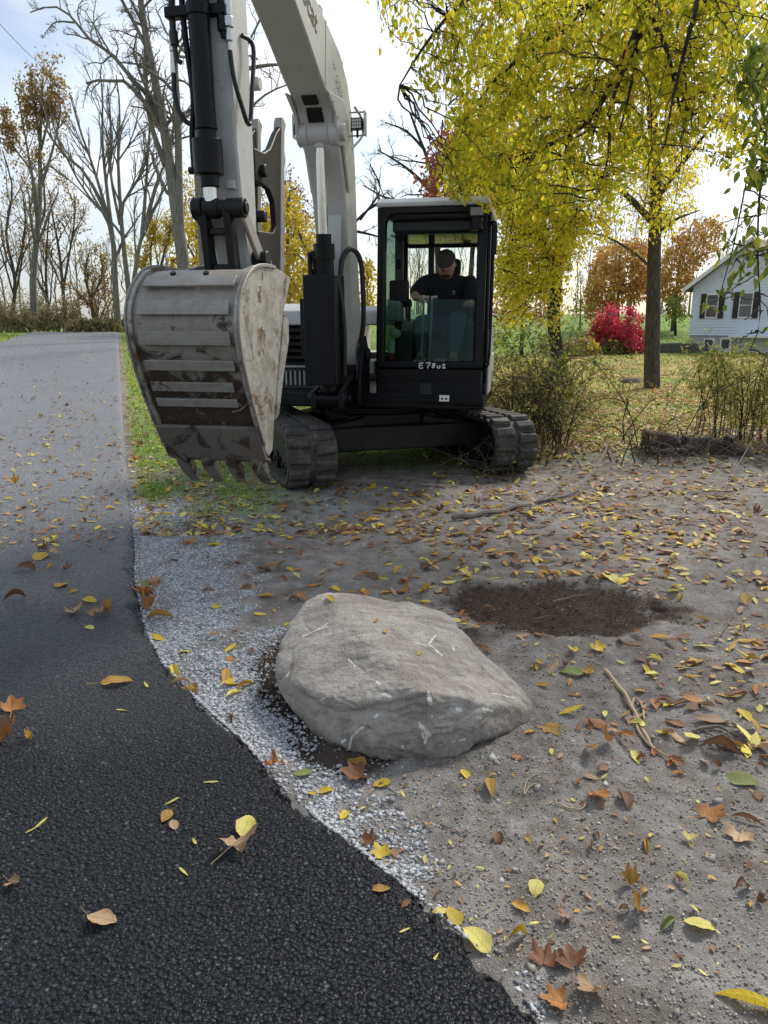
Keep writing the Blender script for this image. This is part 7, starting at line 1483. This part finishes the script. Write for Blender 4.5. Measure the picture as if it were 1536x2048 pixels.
# ---- shrubs
def shrub(name, label, cx, cy, hx, hy, hz, n, seed, mat, size, k=10, stems=14, group=None, wide=1.0, tw=M_TWIG, dome=True):
    rg = np.random.default_rng(seed); z0 = float(ground_z(cx, cy)); root = empty(name, (cx, cy, z0), label, 'shrub', group)
    a_ = rg.uniform(0, 2 * np.pi, stems); e = np.stack([cx + hx * 0.8 * np.cos(a_), cy + hy * 0.8 * np.sin(a_), z0 + hz * rg.uniform(0.5, 0.95, stems)], -1); b_ = np.stack([cx + hx * 0.2 * np.cos(a_), cy + hy * 0.2 * np.sin(a_), np.full(stems, z0 - 0.05)], -1)
    t_ = np.linspace(0, 1, 8)[None, :, None]; m_ = (b_ + e) / 2; m_[:, 2] += hz * 0.2; P = b_[:, None] * (1 - t_) ** 2 + 2 * m_[:, None] * t_ * (1 - t_) + e[:, None] * t_ ** 2
    R_ = np.full((stems, 8), 1.0) * np.linspace(0.03, 0.01, 8)[None] * max(0.4, hz / 2); v, f = tubes(P, R_, 5); obj('stems', v, f, tw, root)
    q = rg.normal(0, 1, (n, 3)); q /= np.linalg.norm(q, axis=1)[:, None]; q *= rg.uniform(0.25, 1, (n, 1)) ** 0.5; q[:, 2] = np.abs(q[:, 2]) if dome else q[:, 2]
    lump = 0.75 + 0.5 * fbm(q * 2.2 + seed, seed, 3)[:, None]; T = np.array([cx, cy, z0]) + q * lump * np.array([hx, hy, hz])
    P3, R3 = reach(rg, P[:, 2:].reshape(-1, 3), R_[:, 2:].reshape(-1), T, 5, 0.1, 0.006, rmin=0.004 * max(1, cy / 14)); v, f = tubes(P3, R3, 3); tag(obj('twigs', v, f, tw, root), kind='stuff')
    p = on_twigs(rg, P3, k, 0.35, 0.05 * hz); Rm, s = leaf_frames(rg, p, size, 0.2); v, f = leaves_geo(p, Rm, s, wide); tag(obj('foliage', v, f, mat, root), kind='stuff'); return root
Y_ = 34.5; c_ = A(1238, 640, Y_); shrub('burning_bush', 'bright crimson bush on the rise left of the white house', c_[0], Y_, 1.45, 1.2, 2.0, 460, 71, LF_RED, (0.09, 0.17), 14)
c_ = A(1216, 650, 33.8); shrub('dark_shrub', 'dark green shrub at the foot of the crimson bush', c_[0] + 0.4, 33.8, 0.9, 0.6, 0.75, 160, 72, LF_GREEN, (0.07, 0.12), 9)
for k, (px, Y, hx, hz, m_, lb) in enumerate([(15, 40, 1.6, 1.6, LF_BROWNG, 'brown green brush at the far left end of the tree line'), (75, 41, 1.8, 1.5, LF_BROWNG, 'low brush under the rust crowned tree'), (120, 42, 1.5, 1.9, LF_BROWNG, 'tall brush between the rust crowned tree and the road'), (165, 39, 1.1, 0.75, LF_BROWNG, 'low grey green shrub where the driveway ends, left one'), (205, 39.5, 1.2, 0.8, LF_BROWNG, 'low brown shrub under the three stemmed ash'), (185, 44, 2.0, 2.6, LF_RUST, 'rusty thicket behind the low shrubs at the driveway end'), (45, 45, 2.5, 2.8, LF_BROWNG, 'deep brush filling the hedgerow at the left'), (262, 41, 1.2, 1.0, LF_BROWNG, 'shrub just left of the bucket at the driveway end'), (330, 44, 2.4, 2.4, LF_BROWNG, 'thicket behind the excavator bucket')]):
    c_ = A(px, 650, Y); shrub('brush', lb, c_[0], Y, hx, hx * 0.6, hz, 200, 80 + k, m_, (0.08, 0.17), 9, group='brush along the far hedgerow')
for k, (px, py, Y, hx, hz, m_, lb) in enumerate([(1120, 690, 31, 1.4, 0.9, LF_BROWNG, 'yellow green shrub on the retaining wall left of the red bush'), (1165, 690, 32.0, 0.9, 0.7, LF_GOLD, 'yellowish low shrub next to the crimson bush')]):
    c_ = A(px, py, Y); shrub('low_shrub', lb, c_[0], Y, hx, hx * 0.5, hz, 140, 95 + k, m_, (0.08, 0.15), 8)
# far woods closing the view behind everything
def far_wood(name, label, x0, x1, y0, y1, n, seed, hmin, hmax):
    rg = np.random.default_rng(seed); x = rg.uniform(x0, x1, n); y = rg.uniform(y0, y1, n); z = ground_z(x, y); h = rg.uniform(hmin, hmax, n)
    P = np.stack([np.stack([x + rg.normal(0, 0.3, n) * s, y, z + h * s - 0.3], -1) for s in np.linspace(0, 1, 8)], 1); R_ = rg.uniform(0.05, 0.12, n)[:, None] * np.linspace(1, 0.2, 8)[None]
    P1, R1 = spawn(rg, P, R_, 9, 0.25, 1, 0.4, 0.6, 0.12, 0.12, 6, 0.5, 0.015); P2, R2 = spawn(rg, P1, R1, 5, 0.2, 1, 0.5, 0.6, 0.08, 0.15, 4, 0.6, 0.012)
    v, f = merge(tubes(P, R_, 5), tubes(P1, R1, 3), tubes(P2, R2, 3)); tag(obj(name, v, f, M_TWIG), label, 'woods', kind='stuff')
far_wood('left_woods', 'bare woods far behind the hedgerow', -42, -4, 52, 64, 40, 91, 6, 11)
far_wood('right_woods', 'bare woods far behind the house and the rise', 2, 40, 78, 92, 60, 92, 7, 12)

# ---- brambles beside the machine and weeds at the right
def bramble(name, label, boxes, seed, ncane, ntw, k, mat, size, h, wide=0.8, arch=1.0, canem=M_BK_BROWN):
    rg = np.random.default_rng(seed); x = np.concatenate([rg.uniform(b_[0], b_[1], ncane) for b_ in boxes]); y = np.concatenate([rg.uniform(b_[2], b_[3], ncane) for b_ in boxes]); n = len(x); z = ground_z(x, y)
    root = empty(name, (float(x.mean()), float(y.mean()), float(z.mean())), label, 'shrub')
    az = rg.uniform(0, 2 * np.pi, n); ln = rg.uniform(0.5, 1.3, n) * arch; hh = h * rg.uniform(0.45, 1.1, n)
    t_ = np.linspace(0, 1, 9); dx = np.cos(az) * ln; dy = np.sin(az) * ln * 0.7
    P = np.stack([x[:, None] + dx[:, None] * t_ ** 1.4, y[:, None] + dy[:, None] * t_ ** 1.4, z[:, None] - 0.03 + hh[:, None] * np.sin(t_ * 2.3) / 1.0 * 0.98], -1); P[:, 1:] += np.cumsum(rg.normal(0, 0.018, P[:, 1:].shape), 1)
    R_ = rg.uniform(0.004, 0.008, n)[:, None] * np.linspace(1, 0.45, 9)[None]; v, f = tubes(P, R_, 5); tag(obj('canes', v, f, canem, root), kind='stuff')
    P2, R2 = spawn(rg, P, R_, ntw, 0.1, 1, 0.28, 0.9, 0.05, 0.2, 6, 0.6, 0.0022); P3, R3 = spawn(rg, P2, R2, 2, 0.2, 1, 0.5, 0.8, 0.0, 0.2, 4, 0.7, 0.0018)
    v, f = merge(tubes(P2, R2, 3), tubes(P3, R3, 3)); tag(obj('twigs', v, f, canem, root), kind='stuff')
    p = np.concatenate([on_twigs(rg, P2, k, 0.2, 0.02), on_twigs(rg, P3, k, 0.2, 0.02)]); Rm, s = leaf_frames(rg, p, size, 0.2, 0.4); v, f = leaves_geo(p, Rm, s, wide); tag(obj('foliage', v, f, mat, root), kind='stuff'); return root
M_CANE = bark_mat('bramble_cane', (0.055, 0.045, 0.03), (0.13, 0.105, 0.07), 12)
LF_WEED = leafy_mat('weed_leaves', [(0, (0.20, 0.24, 0.05)), (0.5, (0.34, 0.37, 0.08)), (0.8, (0.50, 0.47, 0.13)), (1, (0.38, 0.24, 0.10))], 0.5, vein=0.1)
bramble('bramble_thicket', 'tangled bramble thicket beside the right track and the cab', [(1.40, 1.95, 7.9, 8.8), (1.55, 2.1, 8.2, 9.2)], 41, 36, 8, 2, LF_BRAMBLE, (0.020, 0.055), 0.95, 0.8, 0.9, M_CANE)
bramble('bramble_thicket', 'greener leafy bush behind the cab door', [(1.7, 2.35, 9.4, 10.4)], 42, 26, 6, 4, LF_GREEN, (0.04, 0.085), 1.5, 0.8, 1.0, M_CANE)
bramble('weed_patch', 'tall yellow green weeds by the right edge behind the log', [(3.95, 5.2, 8.2, 9.6)], 43, 70, 6, 6, LF_WEED, (0.03, 0.08), 1.15, 0.45, 0.6, M_CANE)
bramble('thorn_bush', 'dark arching thorn stems in front of the straight trunk', [(2.6, 3.4, 8.1, 8.6)], 44, 5, 5, 1, LF_BRAMBLE, (0.02, 0.045), 1.05, 0.7, 1.3, M_BK_DARK)
bramble('small_weed', 'wispy weeds in front of the right track', [(0.55, 1.35, 6.75, 7.2)], 45, 13, 5, 1, LF_BRAMBLE, (0.012, 0.03), 0.40, 0.7, 0.4, M_CANE)
bramble('small_weed', 'dry twiggy weeds along the back of the soil patch', [(1.5, 3.2, 7.4, 7.8)], 46, 14, 4, 1, LF_BROWNG, (0.012, 0.035), 0.40, 0.7, 0.6, M_CANE)
# ------------------------------------------------------------------ house, retaining wall, pumpkin, wire
def house():
    M_SID = paint('shade_tinted_white_siding', (0.70, 0.77, 0.87), 0.5, 0, (0.6, 0.6, 0.6), 0.15, 1.0); M_SHUT = paint('black_shutter', (0.02, 0.021, 0.024), 0.5, amt=0.1); M_ROOF = paint('brown_shingle', (0.13, 0.105, 0.085), 0.9, amt=0.4, scale=3); M_TRIM = paint('white_trim', (0.82, 0.82, 0.82), 0.5, amt=0.1); M_FND = paint('grey_block', (0.42, 0.42, 0.42), 0.9, amt=0.3, scale=2); M_WG = paint('window_glass_dark', (0.10, 0.115, 0.12), 0.08, amt=0.0, spec=0.8); M_BRICK = paint('red_brick_face', (0.22, 0.10, 0.07), 0.9, amt=0.3)  # siding's blue tint puts its skylit shade into the colour
    Y = 37.0; a_ = A(1374, 700, Y); x0 = a_[0]; zb = float(ground_z(x0, 35.0)) - 0.1
    yaw = R(-42); M = Matrix.Translation((x0, Y, zb)) @ Matrix.Rotation(yaw, 4, 'Z') @ Matrix.Diagonal((0.75, 1, 1, 1))       # gable wall runs along local x, towards the viewer
    root = empty('house', (x0, Y, zb), 'white sided house with black shutters on the rise at the right', 'house')
    W_, H0, H1, D_ = 6.6, 0.85, 3.05, 11.0; pk = 4.95
    # gable wall of lapped boards
    mb = MB(M); mb.prism([(0, H0), (W_, H0), (W_, H1), (W_ / 2, pk), (0, H1)], 0.05, D_, 'y'); mb.build('wall', M_SID, root)
    z = H0; k = 0; mb = MB(M)
    while z < pk - 0.15:
        z1 = z + 0.125; xa, xb = 0.0, W_
        if z > H1: t_ = (z - H1) / (pk - H1); xa, xb = W_ / 2 * t_, W_ - W_ / 2 * t_
        mb.add([(xa, 0.048, z1), (xb, 0.048, z1), (xb, 0.012, z), (xa, 0.012, z), (xa, 0.049, z), (xb, 0.049, z)], [(0, 1, 2, 3), (3, 2, 5, 4)]); z = z1
    tag(mb.build('clapboards', M_SID, root), kind='stuff')
    mb = MB(M); mb.box(0.03, W_ - 0.03, 0.06, D_ - 0.1, -0.3, H0 - 0.01); mb.build('foundation', M_FND, root)
    for sx in (0, 1):
        xw = W_ + 0.45 if sx else -0.45; zt = H1 - 0.20
        mb = MB(M); mb.add([(xw, -0.35, zt), (W_ / 2, -0.35, pk + 0.02), (W_ / 2, D_ + 0.3, pk + 0.02), (xw, D_ + 0.3, zt), (xw, -0.35, zt + 0.14), (W_ / 2, -0.35, pk + 0.16), (W_ / 2, D_ + 0.3, pk + 0.16), (xw, D_ + 0.3, zt + 0.14)], [(0, 1, 2, 3), (4, 7, 6, 5), (0, 4, 5, 1), (1, 5, 6, 2), (2, 6, 7, 3), (3, 7, 4, 0)]); rf_ = mb.build('roof', M_ROOF, root)
        mb = MB(M); mb.add([(xw, -0.40, zt - 0.06), (W_ / 2, -0.40, pk - 0.04), (W_ / 2, -0.352, pk - 0.04), (xw, -0.352, zt - 0.06), (xw, -0.40, zt + 0.15), (W_ / 2, -0.40, pk + 0.17), (W_ / 2, -0.352, pk + 0.17), (xw, -0.352, zt + 0.15)], [(0, 1, 2, 3), (4, 7, 6, 5), (0, 4, 5, 1), (1, 5, 6, 2), (2, 6, 7, 3), (3, 7, 4, 0)]); mb.build('rake_board', M_TRIM, rf_)
    for (wx, wz, w_, h_) in ((0.98, 1.70, 0.62, 0.98), (2.95, 1.70, 0.66, 1.02)):
        mb = MB(M); mb.box(wx - 0.07, wx + w_ + 0.07, -0.03, 0.011, wz - 0.07, wz + h_ + 0.07); wd = mb.build('window', M_TRIM, root)
        for q in range(2):
            mb = MB(M); mb.box(wx, wx + w_, -0.045, -0.031, wz + q * (h_ / 2 + 0.02), wz + q * (h_ / 2 + 0.02) + h_ / 2 - 0.02); mb.build('pane', M_WG, wd)
        for sx in (wx - 0.07 - 0.33, wx + w_ + 0.08):
            mb = MB(M); mb.box(sx, sx + 0.32, -0.04, 0.011, wz - 0.07, wz + h_ + 0.07)
            for q in range(14): mb.box(sx + 0.05, sx + 0.27, -0.052, -0.041, wz + q * h_ / 14, wz + q * h_ / 14 + 0.05)
            mb.build('shutter', M_SHUT, root)
    mb = MB(M); mb.box(1.0, 1.65, 0.0, 0.059, 0.20, 0.72); wd = mb.build('window', M_TRIM, root); mb = MB(M); mb.box(1.07, 1.58, -0.012, -0.001, 0.26, 0.66); mb.build('pane', M_WG, wd)
    mb = MB(M); mb.box(2.0, 2.65, 0.0, 0.059, -0.28, 0.76); dr_ = mb.build('door', M_TRIM, root); mb = MB(M); mb.box(2.1, 2.55, -0.012, -0.001, 0.25, 0.68); mb.build('pane', M_WG, dr_)
    gd = MB(M); gd.box(3.0, 5.4, 0.0, 0.058, -0.28, 0.77); gdo = gd.build('garage_door', M_TRIM, root)
    for r_ in range(4):
        for c_ in range(4): mb = MB(M); mb.box(3.06 + c_ * 0.58, 3.58 + c_ * 0.58, -0.015, -0.001, -0.24 + r_ * 0.25, -0.03 + r_ * 0.25); mb.build('panel', M_SID, gdo, 0.008)
    mb = MB(M); mb.box(2.85, 6.6, -0.9, 0.005, 0.79, 0.88); mb.build('canopy', M_TRIM, root)
    mb = MB(M); mb.box(5.5, 5.62, -0.88, -0.76, -0.28, 0.788); mb.build('post', M_TRIM, root)
    mb = MB(M); mb.box(5.5, 6.36, 0.0, 0.058, -0.28, 0.78); mb.build('brick_panel', M_BRICK, root)
house()
# low retaining wall of stacked timbers
M_TIMB = paint('weathered_timber', (0.105, 0.095, 0.082), 0.95, amt=0.5, scale=4)
p0, p1 = A(1082, 712, 34.6), A(1392, 712, 34.6); rw = empty('retaining_wall', (float((p0[0] + p1[0]) / 2), 34.6, 0.0), 'low dark retaining wall along the foot of the rise', 'wall')
nx = 6
for r_ in range(3):
    for k in range(nx):
        w_ = (p1[0] - p0[0]) / nx; xa = p0[0] + k * w_ + (w_ * 0.5 if r_ % 2 else 0); mb = MB(); zz = -0.08 + r_ * 0.17; mb.box(xa + 0.01, min(xa + w_ - 0.01, p1[0] + 0.5), 34.5 + r_ * 0.02, 34.72, zz, zz + 0.16); mb.build('timber', M_TIMB, rw, 0.012)
mb = MB(); xb = float(A(1180, 700, 34.9)[0]); mb.box(xb, p1[0], 34.74, 36.6, -0.1, 0.40); mb.build('terrace_fill', paint('dark_mulch', (0.05, 0.038, 0.028), 1.0, amt=0.4), rw)
def pumpkin():
    Y = 34.0; c = A(1266, 697, Y); r_ = 0.155; V = []; n, m = 24, 12
    root = empty('pumpkin', (c[0], Y, c[2] - r_ * 0.8), 'orange pumpkin set on the retaining wall', 'pumpkin')
    for j in range(m + 1):
        ph = math.pi * j / m
        for i in range(n):
            t_ = 2 * math.pi * i / n; rr_ = r_ * (1 + 0.06 * math.cos(t_ * 8)) * math.sin(ph) ** 0.8; V.append((c[0] + rr_ * math.cos(t_), Y + rr_ * math.sin(t_), c[2] + r_ * 0.9 * math.cos(ph) - (0.03 if j == 0 else 0)))
    F = [(j * n + i, (j + 1) * n + i, (j + 1) * n + (i + 1) % n, j * n + (i + 1) % n) for j in range(m) for i in range(n)]
    obj('pumpkin_body', V, F, paint('pumpkin_skin', (0.75, 0.20, 0.02), 0.45, amt=0.1), root, True); mb = MB(); mb.tube([(c[0], Y, c[2] + r_ * 0.75), (c[0] + 0.01, Y, c[2] + r_ * 1.1), (c[0] + 0.04, Y, c[2] + r_ * 1.25)], [0.025, 0.015], 6, 3); mb.build('stalk', M_BARKG, root)
    mb = MB(); mb.box(c[0] - 0.22, c[0] + 0.22, Y - 0.2, Y + 0.2, -0.1, c[2] - r_ * 0.80); s_ = mb.build('stone_block', M_TIMB, None, 0.02); tag(s_, 'dark block under the pumpkin in front of the retaining wall', 'block')
pumpkin()
mb = MB(); pa, pb = A(-40, 5, 24), A(90, 140, 36); mb.tube([tuple(pa), tuple((pa + pb) / 2 - np.array([0, 0, 0.05])), tuple(pb), tuple(pb + (pb - pa) * 0.8)], 0.010, 6, 6); tag(mb.build('overhead_wire', M_RUBBER), 'thin overhead wire crossing the sky at the top left', 'wire')
g_ = on_ground(1262, 765); mb = MB(); mb.sphere((g_[0], g_[1], g_[2] + 0.02), 0.28, 10, 6, (1, 0.6, 0.35)); tag(mb.build('lawn_rock', M_BARKG, None, smooth=True), 'low grey rock on the lawn left of the straight trunk', 'rock')
# ------------------------------------------------------------------ the operator
def skin_mesh(name, joints, edges, mat, parent, M, sub=2):
    """joints: list of (x, y, z, rx, ry); a continuous skin grown over the skeleton"""
    me = bpy.data.meshes.new(name); me.from_pydata([tuple(M @ Vector(j[:3])) for j in joints], edges, []); me.update()
    o = bpy.data.objects.new(name, me); COL.objects.link(o)
    sk = o.modifiers.new('skin', 'SKIN'); sk.use_smooth_shade = True
    lay = me.skin_vertices[0] if len(me.skin_vertices) else None
    if lay is None:
        bm = bmesh.new(); bm.from_mesh(me); bm.verts.layers.skin.verify(); bm.to_mesh(me); bm.free(); lay = me.skin_vertices[0]
    for k, j in enumerate(joints): lay.data[k].radius = (j[3], j[4]); lay.data[k].use_root = (k == 0)
    ss = o.modifiers.new('sub', 'SUBSURF'); ss.levels = sub; ss.render_levels = sub
    dg = bpy.context.evaluated_depsgraph_get(); m2 = bpy.data.meshes.new_from_object(o.evaluated_get(dg)); bpy.data.objects.remove(o)
    m2.materials.clear(); m2.materials.append(mat); m2.name = name; m2.polygons.foreach_set('use_smooth', np.ones(len(m2.polygons), dtype=bool))
    return link(name, m2, parent)
def person():
    skin = paint('skin', (0.42, 0.235, 0.165), 0.5, amt=0.15, grime=(0.30, 0.14, 0.10)); shirt = paint('navy_black_tee', (0.008, 0.009, 0.014), 0.9, amt=0.2, grime=(0.02, 0.02, 0.03)); jean = paint('blue_jeans', (0.045, 0.075, 0.12), 0.9, amt=0.5, grime=(0.10, 0.13, 0.17), scale=14); capm = paint('olive_cap', (0.055, 0.05, 0.042), 0.9, amt=0.3); hair = paint('dark_brown_hair', (0.03, 0.018, 0.012), 0.8, amt=0.3); boot = paint('work_boot', (0.06, 0.04, 0.025), 0.8)
    base = MU @ Vector((0.84, 0.85, 1.29)); root = empty('person', base, 'person in a dark tee shirt, cap and jeans seated in the cab looking down', 'person')
    J = []; E = []
    def j(v, u, z, rx, ry=None, p=None):
        J.append((v, -u, z, rx, rx if ry is None else ry)); k = len(J) - 1
        if p is not None: E.append((p, k))
        return k
    pel = j(0.84, -0.88, 1.39, 0.14, 0.12); sp = j(0.84, -0.82, 1.55, 0.13, 0.11, pel); ch = j(0.84, -0.74, 1.74, 0.15, 0.105, sp); nk = j(0.845, -0.65, 1.835, 0.060, 0.060, ch)
    hb = j(0.848, -0.605, 1.885, 0.072, 0.080, nk); hm = j(0.846, -0.590, 1.955, 0.082, 0.095, hb); ht = j(0.843, -0.600, 2.035, 0.066, 0.080, hm)
    nose = j(0.855, -0.497, 1.910, 0.014, 0.014, hm); j(0.856, -0.480, 1.886, 0.012, 0.012, nose)
    for s in (-1, 1): e_ = j(0.846 + s * 0.082, -0.60, 1.95, 0.014, 0.02, hm); j(0.846 + s * 0.096, -0.61, 1.955, 0.010, 0.018, e_)
    def arm(s, sh, el, wr, pa, seats):
        a_ = j(*sh, 0.062, 0.062, ch); b_ = j(*el, 0.043, 0.043, a_); c_ = j(*wr, 0.028, 0.028, b_); d_ = j(*pa, 0.032, 0.020, c_)
        for q in range(4):
            f0 = (pa[0] + (q - 1.5) * 0.019, pa[1] + 0.045 - 0.004 * abs(q - 1), pa[2] - 0.004); f1 = (f0[0], f0[1] + 0.028, f0[2] - 0.016); f2 = (f1[0], f1[1] + 0.006 + 0.004 * q, f1[2] - 0.024)
            k0 = j(*f0, 0.0095, 0.0095, d_); k1 = j(*f1, 0.0088, 0.0088, k0); j(*f2, 0.0078, 0.0078, k1)
        t0 = j(pa[0] + s * 0.032, pa[1] + 0.006, pa[2] - 0.006, 0.011, 0.011, d_); j(pa[0] + s * 0.040, pa[1] + 0.032, pa[2] - 0.02, 0.009, 0.009, t0)
        return a_, b_
    arm(1, (0.635, -0.70, 1.80), (0.565, -0.47, 1.66), (0.655, -0.29, 1.645), (0.695, -0.245, 1.64), None)
    arm(-1, (1.055, -0.70, 1.785), (1.115, -0.56, 1.60), (1.09, -0.40, 1.60), (1.085, -0.35, 1.605), None)
    for s, hx, kn, an, to in ((-1, 0.755, (0.63, -0.42, 1.44), (0.66, -0.30, 1.11), (0.655, -0.17, 1.075)), (1, 0.925, (0.985, -0.40, 1.48), (0.97, -0.30, 1.11), (0.975, -0.17, 1.075))):
        h_ = j(hx, -0.84, 1.385, 0.095, 0.09, pel); k_ = j(*kn, 0.066, 0.066, h_); a_ = j(*an, 0.042, 0.042, k_); j(*to, 0.038, 0.03, a_)
    skin_mesh('body', J, E, skin, root, MU)
    # tee shirt over trunk and upper arms
    S = [(0.84, 0.88, 1.40, 0.155, 0.135), (0.84, 0.82, 1.55, 0.150, 0.13), (0.84, 0.74, 1.74, 0.172, 0.13), (0.845, 0.672, 1.845, 0.098, 0.098), (0.63, 0.70, 1.80, 0.100, 0.100), (0.585, 0.56, 1.72, 0.080, 0.076), (0.565, 0.485, 1.668, 0.070, 0.066), (1.06, 0.70, 1.785, 0.102, 0.102), (1.095, 0.61, 1.67, 0.088, 0.086), (1.115, 0.56, 1.60, 0.075, 0.072)]
    sh = skin_mesh('shirt', S, [(0, 1), (1, 2), (2, 3), (2, 4), (4, 5), (5, 6), (2, 7), (7, 8), (8, 9)], shirt, root, MU)
    Jn = [(0.84, 0.89, 1.37, 0.15, 0.13), (0.755, 0.83, 1.385, 0.108, 0.10), (0.63, 0.42, 1.44, 0.082, 0.082), (0.66, 0.31, 1.13, 0.060, 0.060), (0.925, 0.83, 1.385, 0.108, 0.10), (0.985, 0.40, 1.48, 0.084, 0.084), (0.97, 0.31, 1.13, 0.062, 0.062)]
    skin_mesh('jeans', Jn, [(0, 1), (1, 2), (2, 3), (0, 4), (4, 5), (5, 6)], jean, root, MU)
    for s_, v_ in ((0, 0.66), (1, 0.97)):
        mb = MB(MU); mb.sphere(UP(v_, -0.22, 1.075), 0.055, 12, 8, (0.85, 2.0, 0.7)); mb.build('boot', boot, root, smooth=True)
    # cap, hair, beard, eyes, shirt mark
    HM = MU @ Matrix.Translation(UP(0.846, -0.595, 1.965)) @ Matrix.Rotation(R(22), 4, 'X')
    mb = MB(HM); v = []; f = []; n, m = 20, 8
    for q in range(m + 1):
        ph = math.pi / 2 * q / m
        for i in range(n): t_ = 2 * math.pi * i / n; v.append((0.094 * math.sin(ph) * math.cos(t_), 0.006 + 0.112 * math.sin(ph) * math.sin(t_), 0.035 + 0.092 * math.cos(ph)))
    for q in range(m):
        for i in range(n): f.append((q * n + i, q * n + (i + 1) % n, (q + 1) * n + (i + 1) % n, (q + 1) * n + i))
    mb.add(v, f); mb.add([(x, y, z + dz) for dz in (0.0, 0.006) for (x, y, z) in [(-0.078, -0.075, 0.036), (-0.066, -0.135, 0.022), (-0.035, -0.172, 0.016), (0, -0.184, 0.015), (0.035, -0.172, 0.016), (0.066, -0.135, 0.022), (0.078, -0.075, 0.036)]], [(0, 1, 2, 3, 4, 5, 6), (13, 12, 11, 10, 9, 8, 7)] + [(i, i + 1, i + 8, i + 7) for i in range(6)])
    mb.sphere((0, 0.006, 0.128), 0.008, 8, 5); mb.build('cap', capm, root, smooth=True)
    mb = MB(HM); mb.sphere((0, 0.045, 0.0), 0.083, 14, 10, (1.04, 0.85, 0.75)); mb.build('hair', hair, root, smooth=True)
    mb = MB(HM); mb.sphere((0, -0.058, -0.086), 0.046, 14, 10, (1.15, 0.72, 0.70)); mb.sphere((0, -0.098, -0.036), 0.020, 10, 6, (1.5, 0.5, 0.4)); mb.build('beard', hair, root, smooth=True)
    ew = paint('eye_white', (0.5, 0.48, 0.45), 0.3, amt=0)
    for s_ in (-1, 1):
        mb = MB(HM); mb.sphere((s_ * 0.031, -0.093, 0.004), 0.011, 8, 6, (1.2, 0.5, 0.55)); mb.build('eye', hair, root, smooth=True)
        mb = MB(HM); mb.tube([(s_ * 0.016, -0.102, 0.020), (s_ * 0.034, -0.098, 0.025), (s_ * 0.05, -0.086, 0.020)], 0.004, 5); mb.build('eyebrow', hair, root, smooth=True)
    mb = MB(HM); mb.tube([(-0.022, -0.104, -0.050), (0, -0.108, -0.052), (0.022, -0.104, -0.050)], 0.0035, 5); mb.build('lips', paint('lips', (0.30, 0.12, 0.10), 0.5, amt=0), root, smooth=True)
    mk = paint('grey_print', (0.4, 0.4, 0.42), 0.7, amt=0)
    strokes('shirt_mark', [[(-0.014, 0.022), (-0.006, 0.010), (-0.006, -0.004), (-0.012, -0.016)], [(0.014, 0.022), (0.006, 0.010), (0.006, -0.004), (0.012, -0.016)]], 0.0028, MU @ Matrix.Translation(UP(0.925, -0.595, 1.70)), mk, root)
person()
# bottle and rag standing inside the cab window
bt = empty('spray_bottle', tuple(MU @ Vector((0.415, 0.10, 1.09))), 'white bottle with a red base standing inside the lower windshield', 'bottle')
mb = MB(MU); mb.cyl((0.415, 0.12, 1.10), (0.415, 0.12, 1.155), 0.034, n=16); mb.build('bottle_base', paint('red_plastic', (0.35, 0.05, 0.03), 0.5, amt=0.1), bt, 0.004)
mb = MB(MU); mb.cyl((0.415, 0.12, 1.156), (0.415, 0.12, 1.26), 0.032, n=16); mb.cyl((0.415, 0.12, 1.26), (0.415, 0.12, 1.285), 0.014, n=10); mb.build('bottle_body', paint('white_plastic', (0.6, 0.62, 0.6), 0.5, amt=0.2), bt, 0.004)
mb = MB(MU); mb.sphere((0.445, 0.16, 1.33), 0.055, 14, 10, (0.9, 0.8, 0.75)); mb.sphere((0.42, 0.15, 1.36), 0.035, 10, 8, (1, 1, 0.9)); ro = mb.build('rag', paint('pale_rag', (0.55, 0.56, 0.52), 0.95, amt=0.3, scale=20), None, smooth=True); tag(ro, 'pale crumpled rag beside the bottle inside the cab', 'rag')
